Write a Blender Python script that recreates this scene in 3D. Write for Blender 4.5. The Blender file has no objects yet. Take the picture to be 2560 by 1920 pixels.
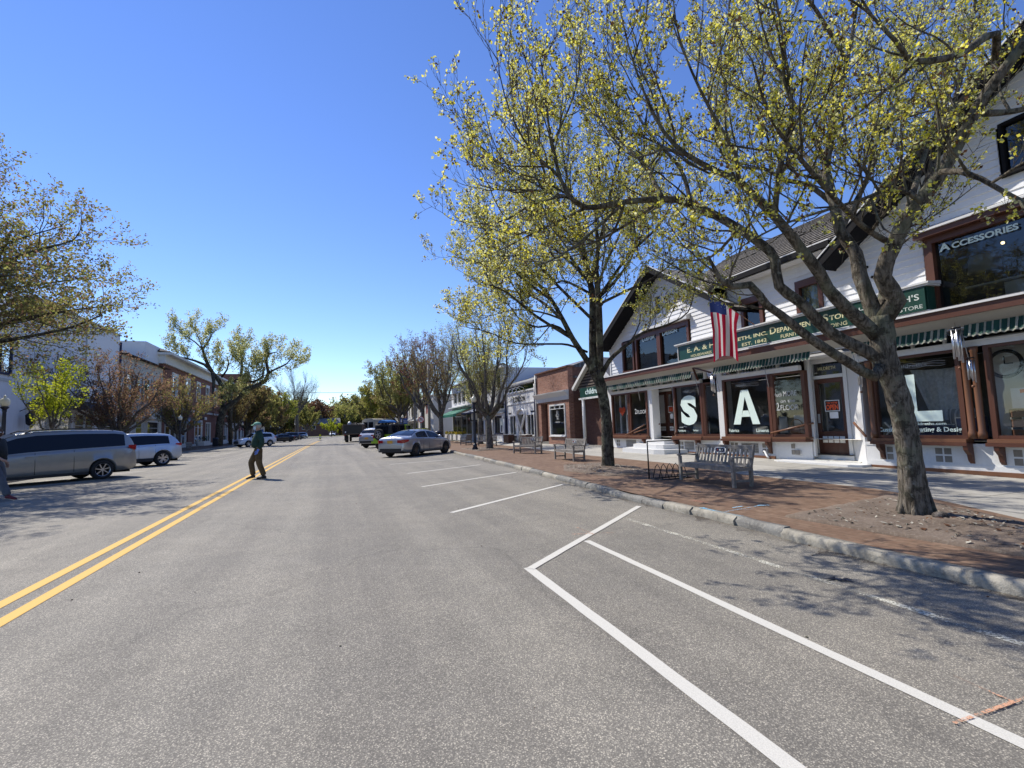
import bpy, bmesh, math, random
import numpy as np
from mathutils import Vector, Matrix

# ---------------------------------------------------------------- camera, sky, sun, exposure
SC = bpy.context.scene
COL = SC.collection
W_, H_, FPX, CAMH = 1024, 768, 490.0, 1.40
ROLL, VPX, VPY = 0.033, 333.0, 432.2

def camera_axes():
    u, v = VPX - 512, 384 - VPY
    zy = FPX * FPX / (-(v - u * ROLL)); zx = -ROLL * zy
    d = Vector((u, v, FPX)).normalized()
    up = Vector((zx, zy, FPX)).normalized()
    r = d.cross(up)
    if r.x < 0: r = -r
    return r.normalized(), d, up
AR, AD, AU = camera_axes()
# world X = right of the street, world Y = along the street, world Z = up
ROT = Matrix((AR, AD, AU))
cam_d = bpy.data.cameras.new('camera'); cam = bpy.data.objects.new('camera', cam_d); COL.objects.link(cam)
right, upc, fwd = ROT.col[0], ROT.col[1], ROT.col[2]
M = Matrix((right, upc, -fwd)).transposed().to_4x4()
M.translation = (0, 0, CAMH)
cam.matrix_world = M
cam_d.sensor_width = 36.0; cam_d.lens = 36.0 * FPX / W_
cam_d.clip_start = 0.05; cam_d.clip_end = 6000
SC.camera = cam

SUN = Vector((-0.355, 0.54, 0.763)).normalized()
world = bpy.data.worlds.new("World"); SC.world = world; world.use_nodes = True
wt = world.node_tree; wt.nodes.clear()
wo = wt.nodes.new('ShaderNodeOutputWorld'); bg = wt.nodes.new('ShaderNodeBackground')
sky = wt.nodes.new('ShaderNodeTexSky'); sky.sky_type = 'NISHITA'; sky.sun_disc = False
sky.sun_elevation = math.asin(SUN.z); sky.sun_rotation = math.atan2(SUN.x, SUN.y)
sky.air_density = 1.0; sky.dust_density = 0.0; sky.ozone_density = 4.5; sky.altitude = 0
hs = wt.nodes.new('ShaderNodeHueSaturation'); hs.inputs['Saturation'].default_value = 1.13; hs.inputs['Value'].default_value = 1.42; hs.inputs['Hue'].default_value = 0.514
wt.links.new(sky.outputs[0], hs.inputs['Color']); wt.links.new(hs.outputs[0], bg.inputs[0]); wt.links.new(bg.outputs[0], wo.inputs[0])
bg.inputs[1].default_value = 0.097
sl = bpy.data.lights.new('sun', 'SUN'); sun = bpy.data.objects.new('sun', sl); COL.objects.link(sun)
sl.energy = 4.6; sl.angle = math.radians(0.53); sl.color = (1.0, 0.94, 0.84)
sun.rotation_euler = (-SUN).to_track_quat('-Z', 'Y').to_euler()
sun.location = (-20, 20, 60)
SC.view_settings.view_transform = 'Standard'; SC.view_settings.look = 'None'
SC.view_settings.exposure = 0.45; SC.view_settings.gamma = 1.0
SC.render.resolution_x = 1024; SC.render.resolution_y = 768
try:
    SC.cycles.max_bounces = 8; SC.cycles.transparent_max_bounces = 16
    SC.cycles.use_denoising = True
    SC.cycles.sample_clamp_indirect = 6
except Exception: pass

# ---------------------------------------------------------------- measuring from the photograph (full-size pixels)
def ray(px, py):
    return ROT @ Vector((px / 2.5 - 512, 384 - py / 2.5, FPX))
def on_ground(px, py, z=0.0):
    w = ray(px, py); t = (z - CAMH) / w.z; return Vector((w.x * t, w.y * t, z))
def at_y(px, py, Y):
    w = ray(px, py); t = Y / w.y; return Vector((w.x * t, Y, CAMH + w.z * t))
def at_x(px, py, X):
    w = ray(px, py); t = X / w.x; return Vector((X, w.y * t, CAMH + w.z * t))
def at_d(px, py, d):
    w = ray(px, py); t = d / FPX; return Vector((w.x * t, w.y * t, CAMH + w.z * t))
def to_px(p):
    c = ROT.transposed() @ (Vector(p) - Vector((0, 0, CAMH)))
    return 2.5 * (512 + FPX * c.x / c.z), 2.5 * (384 - FPX * c.y / c.z)

# ---------------------------------------------------------------- materials
MATS = {}
def nmat(name):
    m = bpy.data.materials.new(name); m.use_nodes = True
    nt = m.node_tree; nt.nodes.clear()
    out = nt.nodes.new('ShaderNodeOutputMaterial'); b = nt.nodes.new('ShaderNodeBsdfPrincipled')
    nt.links.new(b.outputs[0], out.inputs[0]); MATS[name] = m
    return m, nt, b, out
def c4(c): return (c[0], c[1], c[2], 1.0)
def sock(node, *names):
    for n in names:
        if n in node.inputs: return node.inputs[n]
def mixrgb(nt, fac, a, b, mode='MIX'):
    n = nt.nodes.new('ShaderNodeMixRGB'); n.blend_type = mode
    for k, v in ((0, fac), (1, a), (2, b)):
        if isinstance(v, bpy.types.NodeSocket): nt.links.new(v, n.inputs[k])
        elif k == 0: n.inputs[0].default_value = v
        else: n.inputs[k].default_value = c4(v)
    return n.outputs[0]
def ramp(nt, fac, stops):
    n = nt.nodes.new('ShaderNodeValToRGB'); nt.links.new(fac, n.inputs[0])
    cr = n.color_ramp
    while len(cr.elements) < len(stops): cr.elements.new(0.5)
    for e, (p, c) in zip(cr.elements, stops):
        e.position = p; e.color = c4(c) if not isinstance(c, (int, float)) else (c, c, c, 1)
    return n.outputs[0]
def noise(nt, vec, scale, detail=4, rough=0.55, out='Fac', dist=0.0):
    n = nt.nodes.new('ShaderNodeTexNoise'); n.inputs['Scale'].default_value = scale
    n.inputs['Detail'].default_value = detail; n.inputs['Roughness'].default_value = rough
    n.inputs['Distortion'].default_value = dist
    nt.links.new(vec, n.inputs['Vector']); return n.outputs[out]
def coords(nt, which='Object', scale=None, rot=None):
    t = nt.nodes.new('ShaderNodeTexCoord'); v = t.outputs[which]
    if scale or rot:
        m = nt.nodes.new('ShaderNodeMapping')
        if scale: m.inputs['Scale'].default_value = scale
        if rot: m.inputs['Rotation'].default_value = rot
        nt.links.new(v, m.inputs[0]); v = m.outputs[0]
    return v
def bump(nt, b, h, strength=0.3, dist=0.02):
    n = nt.nodes.new('ShaderNodeBump'); n.inputs['Strength'].default_value = strength
    n.inputs['Distance'].default_value = dist
    nt.links.new(h, n.inputs['Height']); nt.links.new(n.outputs[0], b.inputs['Normal'])

def plain(name, col, rough=0.6, metal=0.0, var=0.12, scale=6.0, spec=0.4, bmp=0.0, coat=0.0, world_=False):
    m, nt, b, o = nmat(name)
    v = coords(nt, 'Object')
    f = noise(nt, v, scale, 5, 0.6)
    r = ramp(nt, f, [(0.3, tuple(max(0, x * (1 - var)) for x in col)), (0.7, tuple(min(1, x * (1 + var)) for x in col))])
    nt.links.new(r, b.inputs['Base Color'])
    b.inputs['Roughness'].default_value = rough; b.inputs['Metallic'].default_value = metal
    sock(b, 'Specular IOR Level', 'Specular').default_value = spec
    if coat: sock(b, 'Coat Weight', 'Clearcoat').default_value = coat; sock(b, 'Coat Roughness').default_value = 0.04
    if bmp: bump(nt, b, f, bmp, 0.01)
    return m

def paint(name, col, rough=0.5, spec=0.4, dirt=0.35, dirtcol=(0.25, 0.23, 0.2)):
    """old exterior paint: faint streaks and stains"""
    m, nt, b, o = nmat(name)
    v = coords(nt, 'Object', (1.3, 1.3, 0.35))
    f1 = noise(nt, v, 3.0, 6, 0.65)
    f2 = noise(nt, coords(nt), 22.0, 4, 0.6)
    base = ramp(nt, f2, [(0.3, tuple(x * 0.93 for x in col)), (0.7, col)])
    d = ramp(nt, f1, [(0.52, 0.0), (0.78, dirt)])
    c = mixrgb(nt, d, base, tuple(0.5 * a + 0.5 * bb for a, bb in zip(col, dirtcol)))
    nt.links.new(c, b.inputs['Base Color']); b.inputs['Roughness'].default_value = rough
    sock(b, 'Specular IOR Level', 'Specular').default_value = spec
    bump(nt, b, f2, 0.08, 0.005)
    return m

def brickmat(name, c1, c2, mortar, bw=0.2, bh=0.07, ms=0.012, axes='YZ', bumps=0.5, offset=0.5, dirt=0.4, msm=0.1):
    m, nt, b, o = nmat(name)
    t = nt.nodes.new('ShaderNodeTexCoord'); sep = nt.nodes.new('ShaderNodeSeparateXYZ'); com = nt.nodes.new('ShaderNodeCombineXYZ')
    nt.links.new(t.outputs['Object'], sep.inputs[0])
    idx = {'X': 0, 'Y': 1, 'Z': 2}
    if axes == 'wall':   # walls both ways: X+Y along, Z up
        add = nt.nodes.new('ShaderNodeMath'); add.operation = 'ADD'
        nt.links.new(sep.outputs[0], add.inputs[0]); nt.links.new(sep.outputs[1], add.inputs[1])
        nt.links.new(add.outputs[0], com.inputs[0]); nt.links.new(sep.outputs[2], com.inputs[1])
    else:
        nt.links.new(sep.outputs[idx[axes[0]]], com.inputs[0]); nt.links.new(sep.outputs[idx[axes[1]]], com.inputs[1])
    br = nt.nodes.new('ShaderNodeTexBrick'); nt.links.new(com.outputs[0], br.inputs['Vector'])
    br.inputs['Scale'].default_value = 1.0; br.inputs['Brick Width'].default_value = bw; br.inputs['Row Height'].default_value = bh
    br.inputs['Mortar Size'].default_value = ms; br.inputs['Mortar Smooth'].default_value = msm; br.offset = offset
    br.inputs['Color1'].default_value = c4(c1); br.inputs['Color2'].default_value = c4(c2); br.inputs['Mortar'].default_value = c4(mortar)
    f = noise(nt, t.outputs['Object'], 1.1, 6, 0.65)
    f2 = noise(nt, t.outputs['Object'], 9.0, 5, 0.7)
    c = mixrgb(nt, ramp(nt, f, [(0.35, 0.0), (0.75, dirt)]), br.outputs['Color'], tuple(x * 0.55 for x in c1))
    c = mixrgb(nt, ramp(nt, f2, [(0.45, 0.0), (0.8, 0.35)]), c, tuple(min(1, x * 1.5 + 0.03) for x in c2))
    nt.links.new(c, b.inputs['Base Color']); b.inputs['Roughness'].default_value = 0.85
    sock(b, 'Specular IOR Level', 'Specular').default_value = 0.25
    inv = nt.nodes.new('ShaderNodeInvert'); nt.links.new(br.outputs['Fac'], inv.inputs['Color'])
    bump(nt, b, inv.outputs[0], bumps, 0.008)
    return m

def glassmat(name, tint=(0.75, 0.8, 0.8), refl=0.10, body=0.15, bodycol=(0.02, 0.025, 0.03)):
    """window glass: see-through, slightly dusty, mirror-like at a slant"""
    m, nt, b, o = nmat(name); nt.nodes.remove(b)
    tr = nt.nodes.new('ShaderNodeBsdfTransparent'); tr.inputs[0].default_value = c4(tint)
    gl = nt.nodes.new('ShaderNodeBsdfGlossy'); gl.inputs['Roughness'].default_value = 0.015; gl.inputs[0].default_value = (1, 1, 1, 1)
    df = nt.nodes.new('ShaderNodeBsdfDiffuse'); df.inputs[0].default_value = c4(bodycol)
    mx0 = nt.nodes.new('ShaderNodeMixShader'); mx0.inputs[0].default_value = body
    nt.links.new(tr.outputs[0], mx0.inputs[1]); nt.links.new(df.outputs[0], mx0.inputs[2])
    fr = nt.nodes.new('ShaderNodeFresnel'); fr.inputs[0].default_value = 1.5
    ma = nt.nodes.new('ShaderNodeMath'); ma.operation = 'MULTIPLY_ADD'; ma.inputs[1].default_value = 0.75; ma.inputs[2].default_value = refl
    nt.links.new(fr.outputs[0], ma.inputs[0])
    # old panes are not flat: a slow wobble
    bp = nt.nodes.new('ShaderNodeBump'); bp.inputs['Strength'].default_value = 0.06; bp.inputs['Distance'].default_value = 0.05
    nt.links.new(noise(nt, coords(nt), 1.6, 2, 0.5), bp.inputs['Height'])
    nt.links.new(bp.outputs[0], gl.inputs['Normal'])
    mx = nt.nodes.new('ShaderNodeMixShader'); nt.links.new(ma.outputs[0], mx.inputs[0])
    nt.links.new(mx0.outputs[0], mx.inputs[1]); nt.links.new(gl.outputs[0], mx.inputs[2]); nt.links.new(mx.outputs[0], o.inputs[0])
    return m

def leafmat(name, c1, c2, trans=0.6):
    m, nt, b, o = nmat(name); nt.nodes.remove(b)
    f = noise(nt, coords(nt), 2.3, 3, 0.6)
    g = nt.nodes.new('ShaderNodeNewGeometry')
    rr = mixrgb(nt, 0.5, f, g.outputs['Random Per Island'])
    c = ramp(nt, rr, [(0.3, c1), (0.7, c2)])
    d = nt.nodes.new('ShaderNodeBsdfDiffuse'); t = nt.nodes.new('ShaderNodeBsdfTranslucent')
    nt.links.new(c, d.inputs[0]); nt.links.new(c, t.inputs[0])
    mx = nt.nodes.new('ShaderNodeMixShader'); mx.inputs[0].default_value = trans
    nt.links.new(d.outputs[0], mx.inputs[1]); nt.links.new(t.outputs[0], mx.inputs[2]); nt.links.new(mx.outputs[0], o.inputs[0])
    return m

def barkmat(name, c1, c2, scale=1.0):
    m, nt, b, o = nmat(name)
    v = coords(nt, 'Object', (14 * scale, 14 * scale, 3.2 * scale))
    f = noise(nt, v, 1.6, 8, 0.7, dist=0.6)
    f2 = noise(nt, coords(nt), 2.6 * scale, 5, 0.65)
    c = ramp(nt, f, [(0.40, c1), (0.60, c2)])
    c = mixrgb(nt, ramp(nt, f2, [(0.50, 0.0), (0.60, 0.65)]), c, (0.17, 0.175, 0.12))      # lichen patches
    f4 = noise(nt, coords(nt), 5.5 * scale, 6, 0.7); c = mixrgb(nt, ramp(nt, f4, [(0.52, 0.0), (0.60, 0.75)]), c, tuple(x * 0.5 for x in c1))
    f3 = noise(nt, coords(nt), 9 * scale, 4, 0.6)
    c = mixrgb(nt, ramp(nt, f3, [(0.62, 0.0), (0.7, 0.55)]), c, (0.36, 0.37, 0.32))
    nt.links.new(c, b.inputs['Base Color']); b.inputs['Roughness'].default_value = 0.95
    sock(b, 'Specular IOR Level', 'Specular').default_value = 0.15
    bump(nt, b, f, 1.0, 0.06)
    return m

def asphalt():
    m, nt, b, o = nmat('asphalt')
    v = coords(nt)
    n1 = noise(nt, v, 0.35, 6, 0.6); n2 = noise(nt, v, 2.2, 6, 0.65)
    vo = nt.nodes.new('ShaderNodeTexVoronoi'); vo.inputs['Scale'].default_value = 145; nt.links.new(v, vo.inputs['Vector'])
    bw = nt.nodes.new('ShaderNodeRGBToBW'); nt.links.new(vo.outputs['Color'], bw.inputs[0])
    agg = ramp(nt, bw.outputs[0], [(0.12, (0.15, 0.140, 0.122)), (0.42, (0.215, 0.201, 0.174)), (0.64, (0.295, 0.277, 0.238)), (0.9, (0.53, 0.49, 0.41))])
    agg = mixrgb(nt, ramp(nt, vo.outputs['Distance'], [(0.30, 0.0), (0.62, 0.75)]), agg, (0.115, 0.109, 0.10))
    tone = ramp(nt, n1, [(0.3, (0.92, 0.915, 0.90)), (0.7, (1.20, 1.17, 1.11))])
    c = mixrgb(nt, 1.0, agg, tone, 'MULTIPLY')
    tone2 = ramp(nt, n2, [(0.3, (0.90, 0.90, 0.90)), (0.7, (1.08, 1.08, 1.08))])
    c = mixrgb(nt, 1.0, c, tone2, 'MULTIPLY')
    # long wear bands and paving seams along the street
    vs = coords(nt, 'Object', (1.0, 0.03, 1.0)); n3 = noise(nt, vs, 1.3, 4, 0.6)
    c = mixrgb(nt, 1.0, c, ramp(nt, n3, [(0.35, (0.82, 0.82, 0.83)), (0.65, (1.12, 1.12, 1.11))]), 'MULTIPLY')
    # thin cracks
    vd = nt.nodes.new('ShaderNodeVectorMath'); vd.operation = 'ADD'; nt.links.new(v, vd.inputs[0])
    nn = nt.nodes.new('ShaderNodeTexNoise'); nn.inputs['Scale'].default_value = 1.2; nn.inputs['Detail'].default_value = 6; nt.links.new(v, nn.inputs['Vector'])
    nt.links.new(nn.outputs['Color'], vd.inputs[1])
    v2 = nt.nodes.new('ShaderNodeTexVoronoi'); v2.feature = 'DISTANCE_TO_EDGE'; v2.inputs['Scale'].default_value = 0.11; nt.links.new(vd.outputs[0], v2.inputs['Vector'])
    crack = ramp(nt, v2.outputs['Distance'], [(0.0003, 0.2), (0.0009, 0.0)])
    c = mixrgb(nt, crack, c, (0.03, 0.03, 0.03))
    # oil drips and dark stains
    n4 = noise(nt, v, 1.7, 3, 0.5); c = mixrgb(nt, ramp(nt, n4, [(0.66, 0.0), (0.80, 0.4)]), c, (0.07, 0.068, 0.065))
    nt.links.new(c, b.inputs['Base Color']); b.inputs['Roughness'].default_value = 0.8
    sock(b, 'Specular IOR Level', 'Specular').default_value = 0.3
    bump(nt, b, bw.outputs[0], 0.55, 0.006)
    return m

def lineptn(name, col, wear=0.5):
    """road paint worn through to the stones"""
    m, nt, b, o = nmat(name)
    v = coords(nt); f = noise(nt, v, 60, 4, 0.7); g = noise(nt, v, 1.5, 4, 0.6)
    a = nt.nodes.new('ShaderNodeMath'); a.operation = 'ADD'; nt.links.new(f, a.inputs[0]); nt.links.new(g, a.inputs[1])
    vo = nt.nodes.new('ShaderNodeTexVoronoi'); vo.inputs['Scale'].default_value = 145; nt.links.new(v, vo.inputs['Vector'])
    c = mixrgb(nt, ramp(nt, vo.outputs['Distance'], [(0.2, 0.0), (0.75, 0.35)]), col, tuple(x * 0.5 for x in col))
    nt.links.new(c, b.inputs['Base Color']); b.inputs['Roughness'].default_value = 0.7
    tr = nt.nodes.new('ShaderNodeBsdfTransparent'); mx = nt.nodes.new('ShaderNodeMixShader')
    nt.links.new(ramp(nt, a.outputs[0], [(1.22 - wear * 0.42, 0.0), (1.30 - wear * 0.42, 0.9)]), mx.inputs[0])
    nt.links.new(b.outputs[0], mx.inputs[1]); nt.links.new(tr.outputs[0], mx.inputs[2]); nt.links.new(mx.outputs[0], o.inputs[0])
    return m

def groundmat(name, c1, c2, c3, s1=1.5, s2=30):
    m, nt, b, o = nmat(name); v = coords(nt)
    a = noise(nt, v, s1, 6, 0.65); f = noise(nt, v, s2, 5, 0.75)
    c = ramp(nt, a, [(0.35, c1), (0.65, c2)])
    c = mixrgb(nt, ramp(nt, f, [(0.5, 0.0), (0.7, 0.8)]), c, c3)
    nt.links.new(c, b.inputs['Base Color']); b.inputs['Roughness'].default_value = 0.95
    bump(nt, b, f, 0.8, 0.02); return m

MA = {}
MA['asphalt'] = asphalt()
MA['brickpave'] = brickmat('brick paving', (0.150, 0.089, 0.058), (0.215, 0.142, 0.096), (0.11, 0.08, 0.055), 0.20, 0.10, 0.007, 'YX', 0.5, 0.5, 0.6, 0.3)
MA['slab'] = brickmat('concrete slabs', (0.31, 0.297, 0.265), (0.37, 0.355, 0.318), (0.12, 0.115, 0.105), 1.55, 1.35, 0.014, 'YX', 0.4, 0.0, 0.4)
MA['soil'] = groundmat('soil', (0.10, 0.072, 0.052), (0.17, 0.13, 0.10), (0.25, 0.205, 0.16), 2.0, 26)
MA['kerb'] = groundmat('kerb stone', (0.24, 0.222, 0.183), (0.40, 0.37, 0.305), (0.12, 0.11, 0.092), 3.4, 14)
MA['kerbdark'] = groundmat('old kerb stone', (0.125, 0.12, 0.11), (0.23, 0.225, 0.205), (0.34, 0.32, 0.28), 3.0, 20)
MA['farground'] = groundmat('far ground', (0.09, 0.10, 0.04), (0.16, 0.14, 0.08), (0.07, 0.09, 0.03), 0.2, 3)
MA['white_line'] = lineptn('white road paint', (0.58, 0.56, 0.50), 0.51)
MA['worn_line'] = lineptn('worn white road paint', (0.62, 0.60, 0.50), 0.72)
MA['yellow_line'] = lineptn('yellow road paint', (0.62, 0.36, 0.04), 0.50)
MA['orange_spray'] = lineptn('orange spray paint', (0.62, 0.33, 0.20), 0.80)
MA['blue_spray'] = lineptn('blue spray paint', (0.22, 0.55, 0.80), 0.7)
MA['pink_spray'] = lineptn('pink spray paint', (0.70, 0.20, 0.14), 0.9)
MA['siding'] = paint('white clapboard paint', (0.72, 0.72, 0.72), 0.5, 0.35, 0.25)
MA['white'] = paint('white trim paint', (0.66, 0.66, 0.65), 0.45, 0.4, 0.3)
MA['cream'] = paint('cream paint', (0.43, 0.41, 0.36), 0.5)
MA['offwhite'] = paint('off white wall', (0.68, 0.67, 0.63), 0.6)
MA['greywall'] = paint('pale grey wall', (0.52, 0.51, 0.47), 0.7)
MA['stuccoL'] = paint('white stucco', (0.70, 0.70, 0.72), 0.8)
MA['brown'] = paint('red brown paint', (0.092, 0.034, 0.020), 0.4, 0.45, 0.4, (0.22, 0.11, 0.06))
MA['brown2'] = paint('worn wood varnish', (0.16, 0.070, 0.035), 0.45, 0.45, 0.4, (0.12, 0.05, 0.03))
MA['darkbrown'] = paint('dark brown door paint', (0.075, 0.03, 0.02), 0.35)
MA['green'] = paint('dark green sign paint', (0.009, 0.052, 0.036), 0.35, 0.5, 0.2)
MA['navy'] = paint('navy paint', (0.012, 0.016, 0.06), 0.4)
MA['black'] = plain('black enamel', (0.012, 0.012, 0.014), 0.35)
MA['postblack'] = plain('dark blue black iron', (0.012, 0.016, 0.032), 0.35)
MA['rooftile'] = brickmat('weathered shingles', (0.20, 0.18, 0.15), (0.30, 0.27, 0.23), (0.06, 0.055, 0.05), 0.22, 0.16, 0.014, 'YX', 0.9)
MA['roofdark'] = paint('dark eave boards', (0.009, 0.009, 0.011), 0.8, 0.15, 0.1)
MA['roofgrey'] = brickmat('grey shingles', (0.13, 0.13, 0.14), (0.19, 0.19, 0.20), (0.07, 0.07, 0.07), 0.3, 0.14, 0.01, 'YX', 0.5)
MA['slate'] = brickmat('slate shingles', (0.045, 0.042, 0.045), (0.08, 0.075, 0.08), (0.02, 0.02, 0.02), 0.3, 0.2, 0.01, 'YX', 0.5)
MA['brick'] = brickmat('red brown brick', (0.21, 0.085, 0.055), (0.33, 0.16, 0.11), (0.27, 0.22, 0.18), 0.21, 0.075, 0.010, 'wall', 0.6)
MA['brickL'] = brickmat('dark red brick', (0.17, 0.06, 0.042), (0.25, 0.095, 0.065), (0.20, 0.16, 0.14), 0.21, 0.075, 0.010, 'wall', 0.6)
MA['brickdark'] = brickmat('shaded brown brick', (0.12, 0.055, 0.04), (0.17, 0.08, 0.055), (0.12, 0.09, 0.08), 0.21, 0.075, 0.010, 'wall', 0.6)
MA['glass'] = glassmat('shop glass', (0.92, 0.94, 0.94), 0.035, 0.03)
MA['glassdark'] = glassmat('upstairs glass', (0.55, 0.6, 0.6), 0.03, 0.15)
MA['interior'] = plain('shop interior', (0.22, 0.20, 0.17), 0.8, var=0.35, scale=1.3)
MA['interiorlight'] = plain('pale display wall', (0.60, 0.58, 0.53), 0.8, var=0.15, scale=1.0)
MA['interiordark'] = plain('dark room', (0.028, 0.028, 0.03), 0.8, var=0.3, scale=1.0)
MA['decal'] = plain('white vinyl lettering', (0.66, 0.78, 0.72), 0.45, var=0.05)
MA['decalgrey'] = plain('faded white vinyl', (0.42, 0.43, 0.42), 0.6, var=0.25, scale=12)
MA['gold'] = plain('cream gold sign paint', (0.66, 0.62, 0.36), 0.4, var=0.1)
MA['signcream'] = plain('pale sign lettering', (0.62, 0.66, 0.60), 0.4, var=0.1)
MA['redpaper'] = plain('orange red print', (0.72, 0.10, 0.03), 0.5, var=0.05)
MA['paper'] = plain('white paper', (0.70, 0.71, 0.72), 0.6, var=0.05)
MA['metal'] = plain('brushed aluminium', (0.62, 0.62, 0.63), 0.28, 1.0, 0.08)
MA['galv'] = plain('galvanised steel', (0.42, 0.43, 0.44), 0.5, 0.7, 0.15)
MA['teak'] = None
MA['globe'] = plain('frosted lamp glass', (0.72, 0.68, 0.52), 0.35, var=0.08)
MA['bark'] = barkmat('maple bark', (0.062, 0.052, 0.040), (0.235, 0.205, 0.165))
MA['barkdark'] = barkmat('dark bark', (0.032, 0.027, 0.021), (0.125, 0.108, 0.088))
MA['barkgrey'] = barkmat('grey bark', (0.07, 0.06, 0.055), (0.20, 0.175, 0.155))
MA['leafyel'] = leafmat('spring maple blossom', (0.62, 0.56, 0.04), (0.86, 0.80, 0.15), 0.6)
MA['leafpale'] = leafmat('pale new leaf', (0.52, 0.52, 0.20), (0.74, 0.72, 0.40), 0.6)
MA['bud'] = leafmat('brown bud scales', (0.09, 0.045, 0.03), (0.17, 0.09, 0.05), 0.2)
MA['leafgreen'] = leafmat('new green leaf', (0.23, 0.24, 0.06), (0.38, 0.39, 0.12))
MA['leafolive'] = leafmat('olive new leaf', (0.19, 0.16, 0.06), (0.32, 0.28, 0.11))
MA['leafred'] = leafmat('reddish bud leaf', (0.20, 0.115, 0.07), (0.32, 0.20, 0.13))
MA['leafcrimson'] = leafmat('crimson seed cluster', (0.12, 0.03, 0.035), (0.21, 0.06, 0.06))
MA['leafbright'] = leafmat('bright lime leaf', (0.30, 0.36, 0.02), (0.50, 0.52, 0.05))
MA['evergreen'] = leafmat('dark evergreen', (0.02, 0.04, 0.015), (0.05, 0.08, 0.03), 0.15)
m, nt, b, o = nmat('weathered teak')
v = coords(nt, 'Object', (3, 3, 3)); f = noise(nt, v, 5.0, 7, 0.7); f2 = noise(nt, coords(nt), 1.4, 3, 0.5)
c = ramp(nt, f, [(0.3, (0.13, 0.115, 0.10)), (0.7, (0.27, 0.25, 0.225))])
c = mixrgb(nt, ramp(nt, f2, [(0.45, 0.0), (0.7, 0.4)]), c, (0.12, 0.085, 0.06))
nt.links.new(c, b.inputs['Base Color']); b.inputs['Roughness'].default_value = 0.75; bump(nt, b, f, 0.3, 0.004)
MA['teak'] = m
# ---------------------------------------------------------------- objects, parts, labels
def link(name, me, parent=None):
    o = bpy.data.objects.new(name, me); COL.objects.link(o)
    if parent is not None: o.parent = parent
    return o
def thing(name, label, cat, loc=(0, 0, 0), rz=0.0, group=None):
    o = bpy.data.objects.new(name, None); COL.objects.link(o); o.empty_display_size = 0.2
    o.location = loc; o.rotation_euler = (0, 0, rz); o['label'] = label; o['category'] = cat
    if group: o['group'] = group
    return o
def tag(o, label, cat, group=None):
    o['label'] = label; o['category'] = cat
    if group: o['group'] = group
    return o
def copy_tree(o, parent=None):
    c = o.copy(); COL.objects.link(c)
    if parent is not None: c.parent = parent
    for ch in list(o.children): copy_tree(ch, c)
    return c
def dup(o, loc, rz, label, group=None, scale=None):
    c = copy_tree(o); c.location = loc; c.rotation_euler = (0, 0, rz); c['label'] = label
    if group: c['group'] = group
    if scale: c.scale = scale
    return c

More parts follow.
